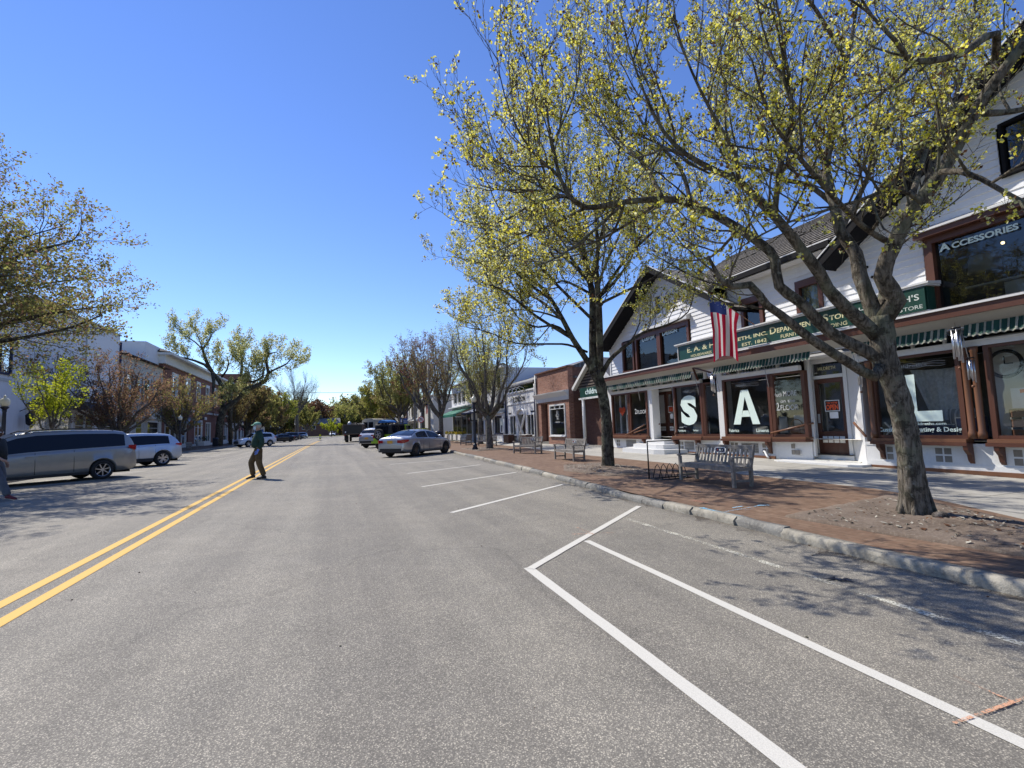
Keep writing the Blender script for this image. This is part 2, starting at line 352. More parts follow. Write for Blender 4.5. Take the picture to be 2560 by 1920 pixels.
class MB:
    """collects faces and links them as one mesh object"""
    def __init__(s, off=(0, 0, 0)):
        s.v = []; s.f = []; s.m = []; s.sm = []; s.mats = []; s.off = Vector(off)
    def mi(s, mat):
        mat = MA[mat] if isinstance(mat, str) else mat
        if mat not in s.mats: s.mats.append(mat)
        return s.mats.index(mat)
    def add(s, vs, fs, mat, smooth=False):
        b = len(s.v); k = s.mi(mat)
        s.v.extend([tuple(x) for x in vs])
        for f in fs:
            s.f.append(tuple(b + i for i in f)); s.m.append(k); s.sm.append(smooth)
    def box(s, x0, x1, y0, y1, z0, z1, mat, bev=0.0):
        x0, x1 = min(x0, x1), max(x0, x1); y0, y1 = min(y0, y1), max(y0, y1); z0, z1 = min(z0, z1), max(z0, z1)
        vs = [(x0, y0, z0), (x1, y0, z0), (x1, y1, z0), (x0, y1, z0), (x0, y0, z1), (x1, y0, z1), (x1, y1, z1), (x0, y1, z1)]
        s.add(vs, [(0, 3, 2, 1), (4, 5, 6, 7), (0, 1, 5, 4), (1, 2, 6, 5), (2, 3, 7, 6), (3, 0, 4, 7)], mat)
    def obox(s, c, ax, ay, az, hx, hy, hz, mat):
        c, ax, ay, az = Vector(c), Vector(ax).normalized(), Vector(ay).normalized(), Vector(az).normalized()
        vs = [c + ax * (hx * i) + ay * (hy * j) + az * (hz * k) for k in (-1, 1) for i, j in ((-1, -1), (1, -1), (1, 1), (-1, 1))]
        s.add(vs, [(0, 3, 2, 1), (4, 5, 6, 7), (0, 1, 5, 4), (1, 2, 6, 5), (2, 3, 7, 6), (3, 0, 4, 7)], mat)
    def beam(s, a, b, w, h, mat, up=(0, 0, 1)):
        a, b = Vector(a), Vector(b); d = (b - a); L = d.length; d.normalize(); u = Vector(up)
        x = d.cross(u)
        if x.length < 1e-4: x = d.cross(Vector((1, 0, 0)))
        x.normalize(); u = x.cross(d)
        s.obox((a + b) / 2, d, x, u, L / 2, w / 2, h / 2, mat)
    def poly(s, pts, mat): s.add(pts, [tuple(range(len(pts)))], mat)
    def prism(s, pts, d, mat, smooth=False):
        n = len(pts); d = Vector(d); vs = [Vector(p) for p in pts] + [Vector(p) + d for p in pts]
        fs = [tuple(range(n))[::-1], tuple(range(n, 2 * n))] + [(i, (i + 1) % n, n + (i + 1) % n, n + i) for i in range(n)]
        s.add(vs, fs, mat, smooth)
    def tube(s, pts, rad, mat, n=8, cap=True, smooth=True):
        pts = [Vector(p) for p in pts]
        if not hasattr(rad, '__len__'): rad = [rad] * len(pts)
        vs = []; fs = []; prev = None
        for i, p in enumerate(pts):
            t = (pts[min(i + 1, len(pts) - 1)] - pts[max(i - 1, 0)])
            if t.length < 1e-9: t = Vector((0, 0, 1))
            t.normalize()
            if prev is None:
                a = t.cross(Vector((0.3, 0.2, 1)) if abs(t.z) < 0.9 else Vector((1, 0, 0))); a.normalize()
            else:
                a = prev - t * prev.dot(t)
                if a.length < 1e-6: a = t.orthogonal()
                a.normalize()
            prev = a; bb = t.cross(a)
            for k in range(n):
                w = 2 * math.pi * k / n; vs.append(p + (a * math.cos(w) + bb * math.sin(w)) * rad[i])
        for i in range(len(pts) - 1):
            for k in range(n):
                k2 = (k + 1) % n; fs.append((i * n + k, i * n + k2, (i + 1) * n + k2, (i + 1) * n + k))
        if cap: fs.append(tuple(range(n))[::-1]); fs.append(tuple(range((len(pts) - 1) * n, len(pts) * n)))
        s.add(vs, fs, mat, smooth)
    def lathe(s, prof, c, mat, n=16, smooth=True):
        c = Vector(c); vs = []; fs = []
        for r, z in prof:
            for k in range(n):
                w = 2 * math.pi * k / n; vs.append((c.x + r * math.cos(w), c.y + r * math.sin(w), c.z + z))
        for i in range(len(prof) - 1):
            for k in range(n):
                k2 = (k + 1) % n; fs.append((i * n + k, i * n + k2, (i + 1) * n + k2, (i + 1) * n + k))
        fs.append(tuple(range(n))[::-1]); fs.append(tuple(range((len(prof) - 1) * n, len(prof) * n)))
        s.add(vs, fs, mat, smooth)
    def ball(s, c, r, mat, n=10, sq=(1, 1, 1)):
        c = Vector(c); vs = []; fs = []; m_ = n // 2 + 1
        for i in range(m_ + 1):
            ph = math.pi * i / m_
            for k in range(n):
                w = 2 * math.pi * k / n
                vs.append((c.x + r * sq[0] * math.sin(ph) * math.cos(w), c.y + r * sq[1] * math.sin(ph) * math.sin(w), c.z + r * sq[2] * math.cos(ph)))
        for i in range(m_):
            for k in range(n):
                k2 = (k + 1) % n; fs.append((i * n + k, (i + 1) * n + k, (i + 1) * n + k2, i * n + k2))
        s.add(vs, fs, mat, True)
    def grid(s, P, mat, smooth=True, close=False):
        nr, nc = len(P), len(P[0]); vs = [p for r in P for p in r]; fs = []
        for i in range(nr - 1):
            for j in range(nc - 1 + (1 if close else 0)):
                j2 = (j + 1) % nc; fs.append((i * nc + j, i * nc + j2, (i + 1) * nc + j2, (i + 1) * nc + j))
        s.add(vs, fs, mat, smooth)
    def build(s, name, parent=None, structure=False, world_off=True, bevel=0.0, merge=False):
        me = bpy.data.meshes.new(name)
        off = Vector((0, 0, 0))
        if parent is not None and world_off:
            q = parent
            while q.parent is not None: q = q.parent
            off = q.location
        vs = [(x - off.x, y - off.y, z - off.z) for x, y, z in s.v] if off.length > 0 else s.v
        me.from_pydata(vs, [], s.f)
        for m_ in s.mats: me.materials.append(m_)
        if len(s.f):
            me.polygons.foreach_set('material_index', s.m); me.polygons.foreach_set('use_smooth', s.sm)
        me.update()
        o = link(name, me, parent)
        if structure: o['kind'] = 'structure'
        if merge:
            bm = bmesh.new(); bm.from_mesh(me); bmesh.ops.remove_doubles(bm, verts=bm.verts, dist=1e-4)
            bmesh.ops.recalc_face_normals(bm, faces=bm.faces); bm.to_mesh(me); bm.free()
        if bevel > 0:
            md = o.modifiers.new('edge', 'BEVEL'); md.width = bevel; md.segments = 2; md.limit_method = 'ANGLE'; md.angle_limit = math.radians(40)
        return o

# facade frames: (along the street y, height z, distance o out of the wall) -> world
class Face:
    def __init__(s, X, side):      # side +1: wall right of the street looking left, -1: wall left of the street
        s.X = X; s.s = side
    def p(s, y, z, o=0.0): return (s.X - s.s * o, y, z)
    def box(s, mb, y0, y1, z0, z1, o0, o1, mat): mb.box(s.X - s.s * o0, s.X - s.s * o1, y0, y1, z0, z1, mat)

_txt = {}
def text_geo(string, bold=0.0, extrude=0.0, spacing=1.0):
    key = (string, bold, extrude, spacing)
    if key in _txt: return _txt[key]
    cu = bpy.data.curves.new('t', 'FONT'); cu.body = string; cu.offset = bold; cu.extrude = extrude; cu.space_character = spacing
    cu.resolution_u = 3
    ob = bpy.data.objects.new('t', cu); COL.objects.link(ob)
    dg = bpy.context.evaluated_depsgraph_get(); me = bpy.data.meshes.new_from_object(ob.evaluated_get(dg))
    vs = [tuple(v.co) for v in me.vertices]; fs = [tuple(p.vertices) for p in me.polygons]
    bpy.data.objects.remove(ob); bpy.data.curves.remove(cu); bpy.data.meshes.remove(me)
    _txt[key] = (vs, fs); return vs, fs
def put_text(mb, segs, o, ax, up, mat, w=None, h=None, bold=0.01, depth=0.01, spacing=1.0):
    """segs: string or [(string, size)], o: lower left corner, ax: reading direction, up; scaled to width w and height h"""
    if isinstance(segs, str): segs = [(segs, 1.0)]
    allv = []; allf = []; x = 0.0
    for st, sz in segs:
        vs, fs = text_geo(st, bold, 0.0, spacing)
        if not vs: x += 0.3 * sz; continue
        x0 = min(v[0] for v in vs); x1 = max(v[0] for v in vs); b = len(allv)
        allv += [((v[0] - x0) * sz + x, v[1] * sz) for v in vs]; allf += [tuple(b + i for i in f) for f in fs]
        x += (x1 - x0) * sz + 0.09 * sz + (0.22 if st.endswith(' ') else 0)
    if not allv: return
    X0 = min(v[0] for v in allv); X1 = max(v[0] for v in allv); Y0 = min(v[1] for v in allv); Y1 = max(v[1] for v in allv)
    sx = w / (X1 - X0) if w else None; sy = h / (Y1 - Y0) if h else None
    if sx is None: sx = sy
    if sy is None: sy = sx
    o, ax, up = Vector(o), Vector(ax).normalized(), Vector(up).normalized(); nrm = ax.cross(up)
    V = [o + ax * ((a - X0) * sx) + up * ((b_ - Y0) * sy) + nrm * depth for a, b_ in allv]
    mb.add(V, allf, mat)

# ---------------------------------------------------------------- trees
def smooth_line(pts, rad, step):
    """Catmull-Rom through the points, resampled"""
    P = [Vector(p) for p in pts]; out = []; ro = []
    for i in range(len(P) - 1):
        p0 = P[max(i - 1, 0)]; p1 = P[i]; p2 = P[i + 1]; p3 = P[min(i + 2, len(P) - 1)]
        n = max(1, int((p2 - p1).length / step))
        for k in range(n):
            t = k / n
            q = 0.5 * ((2 * p1) + (-p0 + p2) * t + (2 * p0 - 5 * p1 + 4 * p2 - p3) * t * t + (-p0 + 3 * p1 - 3 * p2 + p3) * t ** 3)
            out.append(q); ro.append(rad[i] + (rad[i + 1] - rad[i]) * t)
    out.append(P[-1]); ro.append(rad[-1]); return out, ro

class Tree:
    def __init__(s, seed, bark, leaves, lsize=0.05, lper=4, ltype='quad', droop=0.0, upb=0.35):
        s.R = random.Random(seed); s.wood = MB(); s.tw = []; s.bark = bark; s.leaves = leaves
        s.lsize = lsize; s.lper = lper; s.tips = []; s.upb = upb; s.droop = droop; s.rmin = 0.0016
    def rv(s):
        while True:
            v = Vector((s.R.uniform(-1, 1), s.R.uniform(-1, 1), s.R.uniform(-1, 1)))
            if 0.05 < v.length < 1: return v.normalized()
    def limb(s, pts, rad, n=8, step=0.25, knobs=0.0):
        P, r = smooth_line(pts, rad, step)
        if knobs:
            r = [x * (1 + s.R.uniform(-knobs, knobs)) for x in r]
            P = [P[0]] + [p + s.rv() * (0.25 * knobs * x) for p, x in zip(P[1:], r[1:])]
        s.wood.tube(P, r, s.bark, n); return P, r
    def branch(s, p, d, L, r, n=5, seg=None, wander=0.25, curve=None):
        seg = seg or max(0.08, L / 6); k = max(2, int(L / seg)); P = [p.copy()]; d = d.normalized(); q = p.copy()
        rr = [r]
        for i in range(k):
            d = (d + s.rv() * wander + Vector((0, 0, s.upb * 0.35 - s.droop * (i / k)))).normalized()
            q = q + d * (L / k); P.append(q.copy()); rr.append(r * (1 - 0.72 * (i + 1) / k))
        s.wood.tube(P, rr, s.bark, n, cap=False); return P, rr
    def spawn(s, P, rr, levels, start=0.15, bias=None):
        """levels: list of (spacing, length, radius factor, sides, spread angle) for each order of branching"""
        if not levels:
            s.tips.extend([(P[i], (P[i] - P[i - 1]).normalized()) for i in range(1, len(P))]); return
        sp, L, rf, n, ang = levels[0]
        tot = sum((P[i + 1] - P[i]).length for i in range(len(P) - 1)); pos = tot * start + s.R.random() * sp
        acc = 0.0; i = 0
        while pos < tot and i < len(P) - 1:
            l = (P[i + 1] - P[i]).length
            if acc + l < pos: acc += l; i += 1; continue
            t = (pos - acc) / max(l, 1e-6); p = P[i].lerp(P[i + 1], t); tg = (P[i + 1] - P[i]).normalized()
            side = s.rv(); side = side - tg * side.dot(tg)
            if side.length < 0.1: side = tg.orthogonal()
            side.normalize(); side = (side + Vector((0, 0, s.upb))).normalized()
            if bias is not None: side = (side + bias * 0.5).normalized()
            a = math.radians(s.R.uniform(ang * 0.7, ang * 1.25)); d = tg * math.cos(a) + side * math.sin(a)
            frac = pos / tot; ll = L * s.R.uniform(0.55, 1.25) * (1.1 - 0.45 * frac)
            r0 = min(rr[min(i, len(rr) - 1)] * 0.75, ll * rf)
            B, br = s.branch(p, d, ll, max(r0, s.rmin), n)
            s.spawn(B, br, levels[1:], 0.12, bias)
            pos += sp * s.R.uniform(0.6, 1.4)
        if len(levels) > 0 and tot > 0:      # the end of the branch carries twigs too
            s.tips.append((P[-1], (P[-1] - P[-2]).normalized()))
    def leafmesh(s, keep=1.0, jitter=0.02, aspect=0.55, hang=0.0, maxn=None):
        R = np.random.RandomState(s.R.randint(0, 1 << 30)); T = s.tips
        pos = np.array([tuple(t[0]) for t in T]); dr = np.array([tuple(t[1]) for t in T])
        m = R.rand(len(pos)) < keep; pos = pos[m]; dr = dr[m]
        if maxn and len(pos) > maxn:
            idx = R.choice(len(pos), maxn, replace=False); pos = pos[idx]; dr = dr[idx]
        k = s.lper; N = len(pos) * k
        P = np.repeat(pos, k, 0) + R.normal(0, jitter, (N, 3)); D = np.repeat(dr, k, 0) * 0.8 + R.normal(0, 0.8, (N, 3)); D[:, 2] -= hang
        D /= np.linalg.norm(D, axis=1)[:, None] + 1e-9
        S = np.cross(D, R.normal(0, 1, (N, 3))); S /= np.linalg.norm(S, axis=1)[:, None] + 1e-9
        sz = (s.lsize * R.uniform(0.6, 1.35, N))[:, None]
        a = P; b_ = P + D * sz * 0.5 + S * sz * aspect * 0.5; c = P + D * sz; d_ = P + D * sz * 0.5 - S * sz * aspect * 0.5
        V = np.stack([a, b_, c, d_], 1).reshape(-1, 3)
        me = bpy.data.meshes.new('crown'); me.vertices.add(N * 4); me.vertices.foreach_set('co', V.ravel())
        me.loops.add(N * 4); me.loops.foreach_set('vertex_index', np.arange(N * 4, dtype=np.int32))
        me.polygons.add(N); me.polygons.foreach_set('loop_start', np.arange(0, N * 4, 4, dtype=np.int32))
        try: me.polygons.foreach_set('loop_total', np.full(N, 4, dtype=np.int32))
        except Exception: pass
        for mm, w in s.leaves: me.materials.append(MA[mm])
        ws = np.array([w for _, w in s.leaves], float); ws /= ws.sum()
        me.polygons.foreach_set('material_index', R.choice(len(ws), N, p=ws).astype(np.int32))
        me.update(calc_edges=True); me.validate(); return me
    def finish(s, name, label, loc, group=None, cat='tree', **kw):
        t = thing(name, label, cat, loc, 0, group)
        s.wood.build('trunk', t, world_off=False)
        link('crown', s.leafmesh(**kw), t); return t
# ---------------------------------------------------------------- the ground, road, pavements, kerbs, markings
def lerp_line(pts, y):
    if y <= pts[0][1]: return pts[0][0]
    for (x0, y0), (x1, y1) in zip(pts, pts[1:]):
        if y <= y1: return x0 + (x1 - x0) * (y - y0) / (y1 - y0)
    return pts[-1][0]
KR = [(4.83, -12), (4.83, 3.2), (4.87, 4.2), (4.98, 5.6), (5.02, 7.9), (5.26, 10.3), (5.50, 13), (6.0, 20), (6.3, 26), (6.65, 31), (7.2, 45), (7.8, 80), (8.2, 120)]   # right kerb line
KL = [(-10.6, -12), (-10.7, 24), (-11.6, 36), (-12.3, 46), (-12.3, 80), (-12.6, 130)]       # left kerb line
BE = [(7.5, -12), (7.6, 3.4), (8.5, 4.9), (8.85, 6), (8.95, 9), (9.7, 12.5), (9.85, 18), (10.2, 23), (10.9, 28.5), (11.3, 37), (11.4, 120)]   # brick / slab edge
def fz(y):                    # the footway is a little higher at the shop fronts further on
    return lerp_line([(0.06, -12), (0.10, 5), (0.22, 13), (0.26, 20), (0.27, 130)], y)
mb = MB(); mb.poly([(-2500, -400, -0.03), (2500, -400, -0.03), (2500, 4000, -0.03), (-2500, 4000, -0.03)], 'farground'); mb.build('ground', structure=True)
mb = MB(); mb.poly([(-30, -12, 0), (16, -12, 0), (16, 132, 0), (44, 150, 0), (130, 172, 0), (130, 205, 0), (30, 200, 0), (-30, 150, 0)], 'asphalt'); mb.build('road', structure=True)
ys = [-12 + 0.5 * i for i in range(int(132 / 0.5))]
mb = MB()
mb.grid([[(lerp_line(KR, y) + 0.16, y, 0.101), (lerp_line(BE, y), y, 0.109 if y < 6 else 0.111)] for y in ys], 'brickpave', smooth=False)
mb.build('brick_pavement', structure=True)
mb = MB()
mb.grid([[(lerp_line(BE, y), y, 0.105 if y < 6 else 0.107), (12.1, y, fz(y)), (24.5, y, fz(y) + 0.01)] for y in ys], 'slab', smooth=False)
mb.build('concrete_pavement', structure=True)
mb = MB()
mb.grid([[(lerp_line(KL, y) - 0.16, y, 0.101), (-16.2, y, 0.17)] for y in ys], 'brickpave', smooth=False)
mb.grid([[(-16.2, y, 0.166), (-45, y, 0.2)] for y in ys], 'slab', smooth=False)
mb.build('left_pavement', structure=True)

R0 = random.Random(5)
def kerb(line, sgn, y0, y1, name):
    mb = MB(); y = y0
    while y < y1:
        L = (R0.uniform(0.5, 1.3) if sgn > 0 and 3.3 < y < 20 else R0.uniform(1.3, 2.6)) if y < 40 else 4
        dark = 3.6 < y < 4.9 or 7.2 < y < 9.8 or R0.random() < 0.35
        if y < 0: dark = False
        m_ = 'kerbdark' if dark else 'kerb'
        k = max(2, int(L / 0.22)) if y < 20 else 2
        dz = R0.uniform(-0.015, 0.006); dx = R0.uniform(-0.025, 0.025); rough = 0.014 if not dark else 0.03
        rows = []
        for i in range(k + 1):
            yy = y + (L - 0.008) * i / k; x = lerp_line(line, yy) + dx; j = R0.uniform(-rough, rough); e = 0.012 if 0 < i < k else 0.03
            h = 0.112 + dz + (R0.uniform(-0.012, 0.006) if dark else R0.uniform(-0.004, 0.004)); w = 0.15 * sgn
            rows.append([(x + sgn * 0.012 + j, yy, -0.02), (x + j * 0.7, yy, h * 0.55), (x + sgn * e + j, yy, h - e * 0.9), (x + sgn * (e + 0.03), yy, h), (x + w, yy, h), (x + w, yy, -0.02)])
        mb.grid(rows, m_, smooth=True)
        for rw in (rows[0], rows[-1]): mb.poly(rw if rw is rows[0] else rw[::-1], m_)
        y += L
    o = mb.build(name, structure=True); return o
kerb(KR, 1, -10, 118, 'kerb'); kerb(KL, -1, -10, 118, 'left_kerb')

def strip(mb, a, b, w, mat, z=0.004, jag=0.0):
    a, b = Vector((a[0], a[1], z)), Vector((b[0], b[1], z)); d = (b - a).normalized(); s_ = Vector((-d.y, d.x, 0)) * w / 2
    n = max(1, int((b - a).length / 0.25)) if jag else 1; P = []
    for i in range(n + 1):
        c = a.lerp(b, i / n); j = R0.uniform(-jag, jag); P.append([c - s_ * (1 + j), c + s_ * (1 + R0.uniform(-jag, jag))])
    mb.grid(P, mat, smooth=False)
mb = MB()
for dx in (-0.135, 0.135):
    yc = [(-2.58, -8), (-2.58, 20), (-2.56, 50), (-2.45, 70), (-2.2, 90)]
    P = [[(lerp_line(yc, y) + dx - 0.06, y, 0.004), (lerp_line(yc, y) + dx + 0.06, y, 0.004)] for y in range(-8, 91, 1)]
    mb.grid(P, 'yellow_line', smooth=False)
mb.build('yellow_centre_line', structure=True)
G = lambda x, y: on_ground(x, y, 0)
mb = MB()
A = G(1325, 1423); B_ = G(1598, 1266); C_ = G(1990, 1925); J = G(1462, 1350); D_ = G(2570, 1866)
d = (C_ - A).normalized()
strip(mb, A - d * 0.05, A + d * 6.0, 0.095, 'white_line', 0.004, 0.08)
strip(mb, A, B_, 0.09, 'white_line', 0.0065, 0.08)
d2 = (D_ - J).normalized(); strip(mb, J + d2 * 0.05, J + d2 * 6.5, 0.085, 'white_line', 0.004, 0.08)
K1 = G(1560, 1295); K2 = G(2560, 1612); d3 = (K2 - K1).normalized(); strip(mb, K1, K1 + d3 * 7, 0.075, 'worn_line', 0.004, 0.15)
for p, q in (((1128, 1282), (1408, 1211)), ((1055, 1217), (1290, 1181)), ((1018, 1184), (1200, 1162)), ((975, 1161), (1130, 1149))):
    strip(mb, G(*p), G(*q), 0.10, 'white_line', 0.004, 0.05)
for k in range(12):
    y0 = 36 + k * 3.6; strip(mb, (2.3, y0), (6.6, y0 + 3.4), 0.1, 'white_line')
for k in range(9):
    y0 = 10 + k * 3.7; strip(mb, (-7.6, y0 + 4.4), (-10.5, y0), 0.1, 'white_line')
mb.build('white_parking_lines', structure=True)
mb = MB()
strip(mb, G(1430, 1337), G(1535, 1333), 0.026, 'orange_spray', 0.009, 0.25); strip(mb, G(1443, 1320), G(1485, 1338), 0.024, 'orange_spray', 0.0105, 0.25)
strip(mb, G(2385, 1692), G(2530, 1756), 0.016, 'orange_spray', 0.007, 0.25); strip(mb, G(2385, 1812), G(2600, 1735), 0.018, 'orange_spray', 0.009, 0.25)
Gp = lambda x, y: on_ground(x, y, 0.115)
strip(mb, Gp(1727, 1250), Gp(1768, 1257), 0.10, 'pink_spray', 0.117, 0.3)
strip(mb, Gp(1755, 1270), Gp(1855, 1291), 0.035, 'blue_spray', 0.117, 0.3)
strip(mb, Gp(1806, 1281), Gp(1905, 1263), 0.035, 'blue_spray', 0.119, 0.3)
strip(mb, Gp(1895, 1264), Gp(1922, 1263), 0.09, 'blue_spray', 0.121, 0.3)
strip(mb, Gp(1832, 1270), Gp(1856, 1266), 0.04, 'blue_spray', 0.121, 0.3); strip(mb, Gp(1862, 1276), Gp(1884, 1273), 0.03, 'blue_spray', 0.121, 0.3)
strip(mb, Gp(1835, 1287), Gp(1855, 1291), 0.08, 'blue_spray', 0.121, 0.3); strip(mb, Gp(1752, 1270), Gp(1765, 1272), 0.08, 'blue_spray', 0.121, 0.3)
strip(mb, Gp(1720, 1227), Gp(1752, 1229), 0.05, 'blue_spray', 0.117, 0.3)
mb.build('utility_paint_marks', structure=True)

# planting beds of bare soil round the street trees, let into the brick
def bed(pts, cx, cy, z=0.113, name='soil'):
    mb = MB(); R = random.Random(int(cx * 10)); n = 26
    P = [Vector((p[0], p[1])) for p in pts]
    loop = []
    for i in range(len(P)):
        a, b_ = P[i], P[(i + 1) % len(P)]; k = max(1, int((b_ - a).length / 0.15))
        for j in range(k): loop.append(a.lerp(b_, j / k))
    rows = []
    for f in [1.0, 0.985, 0.9, 0.8, 0.7, 0.6, 0.5, 0.4, 0.3, 0.2, 0.1, 0.02]:
        h = 0 if f > 0.99 else 0.018 + 0.05 * (1 - f)
        rows.append([(cx + (p.x - cx) * f, cy + (p.y - cy) * f, z + h + (R.uniform(-0.008, 0.012) if f < 0.99 else -0.01)) for p in loop])
    mb.grid(rows, 'soil', smooth=True, close=True)
    # twigs, chips and old leaves lying on it
    for i in range(420):
        a = R.random() * 6.283; f = math.sqrt(R.random()) * 0.93; q = loop[int(a / 6.283 * len(loop)) % len(loop)]
        x, y = cx + (q.x - cx) * f, cy + (q.y - cy) * f; zz = z + 0.022 + 0.05 * (1 - f); t = R.random() * 3.14; l = R.uniform(0.012, 0.045)
        dx, dy = math.cos(t) * l, math.sin(t) * l; w = R.uniform(0.15, 0.7)
        mb.add([(x - dx, y - dy, zz), (x + dy * w, y - dx * w, zz + 0.012), (x + dx, y + dy, zz + R.uniform(0, 0.02)), (x - dy * w, y + dx * w, zz + 0.008)], [(0, 1, 2, 3)], R.choice(['kerb', 'bud', 'soil', 'kerb', 'barkdark']))
    mb.build(name, structure=True)
T1 = (6.83, 4.15); T2 = (7.45, 12.5)
bed([Gp(1960, 1290)[:2], Gp(2235, 1236)[:2], (7.15, 3.0), (7.0, 0.6), (5.9, 0.6), (5.75, 2.4), (5.6, 3.8)], 6.5, 3.4)
bed([(6.3, 10.6), (6.1, 12.6), (6.9, 14.3), (8.3, 14.2), (8.2, 12.2), (7.6, 10.5)], 7.2, 12.4, name='far_soil')
bed([(7.4, 26.0), (7.5, 30.2), (9.3, 30.4), (9.6, 27.0)], 8.5, 28.3, name='further_soil')
# dirt washed into the gutter
MA['gutterdirt'] = lineptn('gutter dirt', (0.085, 0.07, 0.055), 0.95)
mb = MB(); R = random.Random(8); P = [[(lerp_line(KR, y) - 0.05 - 0.22 * R.random() ** 2, y, 0.0045), (lerp_line(KR, y) + 0.03, y, 0.006)] for y in [-8 + 0.12 * i for i in range(420)]]
mb.grid(P, 'gutterdirt', False); mb.build('gutter_dirt', structure=True)
# crumbs, seeds and a squashed leaf on the road
mb = MB(); R = random.Random(3)
for i in range(130):
    x = R.uniform(-6, 4.9); y = R.uniform(1.5, 22); 
    if R.random() < 0.5: x = 4.9 - abs(R.gauss(0, 0.35))
    s_ = R.uniform(0.003, 0.011); mb.ball((x, y, s_ * 0.4), s_, R.choice(['soil', 'barkdark', 'kerb', 'bud']), 5, (1, 1.3, 0.5))
mb.build('road_litter', structure=False)['kind'] = 'stuff'
mb = MB(); c = G(2100, 1450)
for i in range(9):
    a = R.random() * 6.28; l = R.uniform(0.05, 0.12); p = Vector((c.x + R.uniform(-.05, .05), c.y + R.uniform(-.05, .05), 0.008)); q = p + Vector((math.cos(a) * l, math.sin(a) * l * .8, R.uniform(0, 0.012)))
    n_ = Vector((-math.sin(a), math.cos(a), 0.1)) * 0.02; mb.poly([p - n_, q, p + n_, p + Vector((0, 0, 0.01))], 'postblack')
tag(mb.build('crumpled_leaf'), 'black crumpled scrap lying in the tree shadow on the parking lane', 'litter')
mb = MB(); g = on_ground(2352, 1294, 0.16)
mb.ball((g.x, g.y, 0.185), 0.085, 'barkgrey', 12, (1.2, 0.9, 0.55)); tag(mb.build('stone'), 'small rounded brown stone lying at the foot of the nearest tree', 'stone')
# ---------------------------------------------------------------- the department store
YR = Vector((0, -1, 0)); UP = Vector((0, 0, 1))
ST = thing('department_store', 'white clapboard department store with two street gables, brown trimmed shop windows and green signboard', 'store', (12.2, 10, 0))
F = Face(12.2, 1)       # ground floor front
U = Face(12.35, 1)      # upper wall
def sb(mb, y0, y1, z0, z1, o0, o1, mat): F.box(mb, y0, y1, z0, z1, o0, o1, mat)

# roof lines on the street side
G1c, G1pk, G1h, G1e = 15.97, 7.52, 4.22, 4.90       # left gable: centre, peak z, half width, eave z
G2c, G2pk, G2h, G2e = 4.30, 8.45, 4.60, 5.28
EZ = 5.86                                            # main eave
def gable_z(y, c, pk, h, e): return pk - (pk - e) * abs(y - c) / h
def wall_top(y):
    z = EZ if 8.0 < y < 12.6 else 0
    if abs(y - G1c) <= G1h: z = max(z, gable_z(y, G1c, G1pk, G1h, G1e) - 0.13)
    if abs(y - G2c) <= G2h: z = max(z, gable_z(y, G2c, G2pk, G2h, G2e) - 0.14)
    if y > 12.0 and y < 12.6: z = max(gable_z(y, G1c, G1pk, G1h, G1e) - 0.20, EZ)
    return z
holes = [(14.45, 17.90, 3.5, 5.28), (18.0, 18.95, 3.62, 5.0), (11.15, 12.0, 4.1, 5.2), (9.2, 10.0, 4.1, 5.2), (2.6, 6.75, 3.5, 5.34), (15.95, 16.4, 5.68, 6.5), (3.3, 5.30, 5.98, 7.0)]
def spans(z0, z1, ya, yb, step=0.05):
    """runs of y where the wall exists over the whole height z0..z1"""
    out = []; cur = None; y = ya
    while y <= yb + 1e-6:
        zz = (z0 + z1) / 2
        ok = wall_top(y) >= zz and not any(a < y < b and c < zz < d for a, b, c, d in holes)
        if ok:
            if cur is None: cur = y
            last = y
        elif cur is not None: out.append((cur, last)); cur = None
        y += step
    if cur is not None: out.append((cur, last))
    return out
mb = MB(); z = 3.42
while z < 8.4:
    h = 0.147
    for a, b in spans(z, z + h, -0.3, 19.95):
        if b - a < 0.06: continue
        X = 12.35
        # one lapped board: foot stands out, head tucked under the next
        vs = [(X - 0.026, a, z), (X - 0.026, b, z), (X - 0.004, b, z + h), (X - 0.004, a, z + h), (X + 0.01, a, z), (X + 0.01, b, z), (X + 0.01, b, z + h), (X + 0.01, a, z + h)]
        mb.add(vs, [(0, 3, 2, 1), (0, 1, 5, 4), (1, 2, 6, 5), (3, 0, 4, 7)], 'siding')
    z += h
# the side walls and back
mb.box(12.4, 20, 19.90, 19.95, 0.1, 5.0, 'siding')
mb.prism([(12.37, 19.93, 3.4), (12.37, 19.93, 4.8), (12.37, G1c, 7.3), (12.37, 12.0, 4.8), (12.37, 12.0, 3.4)][:0] or [(12.6, 19.96, 3.4), (12.6, 19.96, 5.0), (20, 19.96, 5.0), (20, 19.96, 3.4)], (0, 0.01, 0), 'siding')
mb.box(20, 20.1, -8, 19.9, 0, 5.8, 'siding')
mb.build('clapboard_wall', ST)
mb = MB()       # corner boards
mb.box(12.30, 12.42, 19.93, 20.02, 3.4, 4.85, 'white'); mb.build('corner_board', ST)

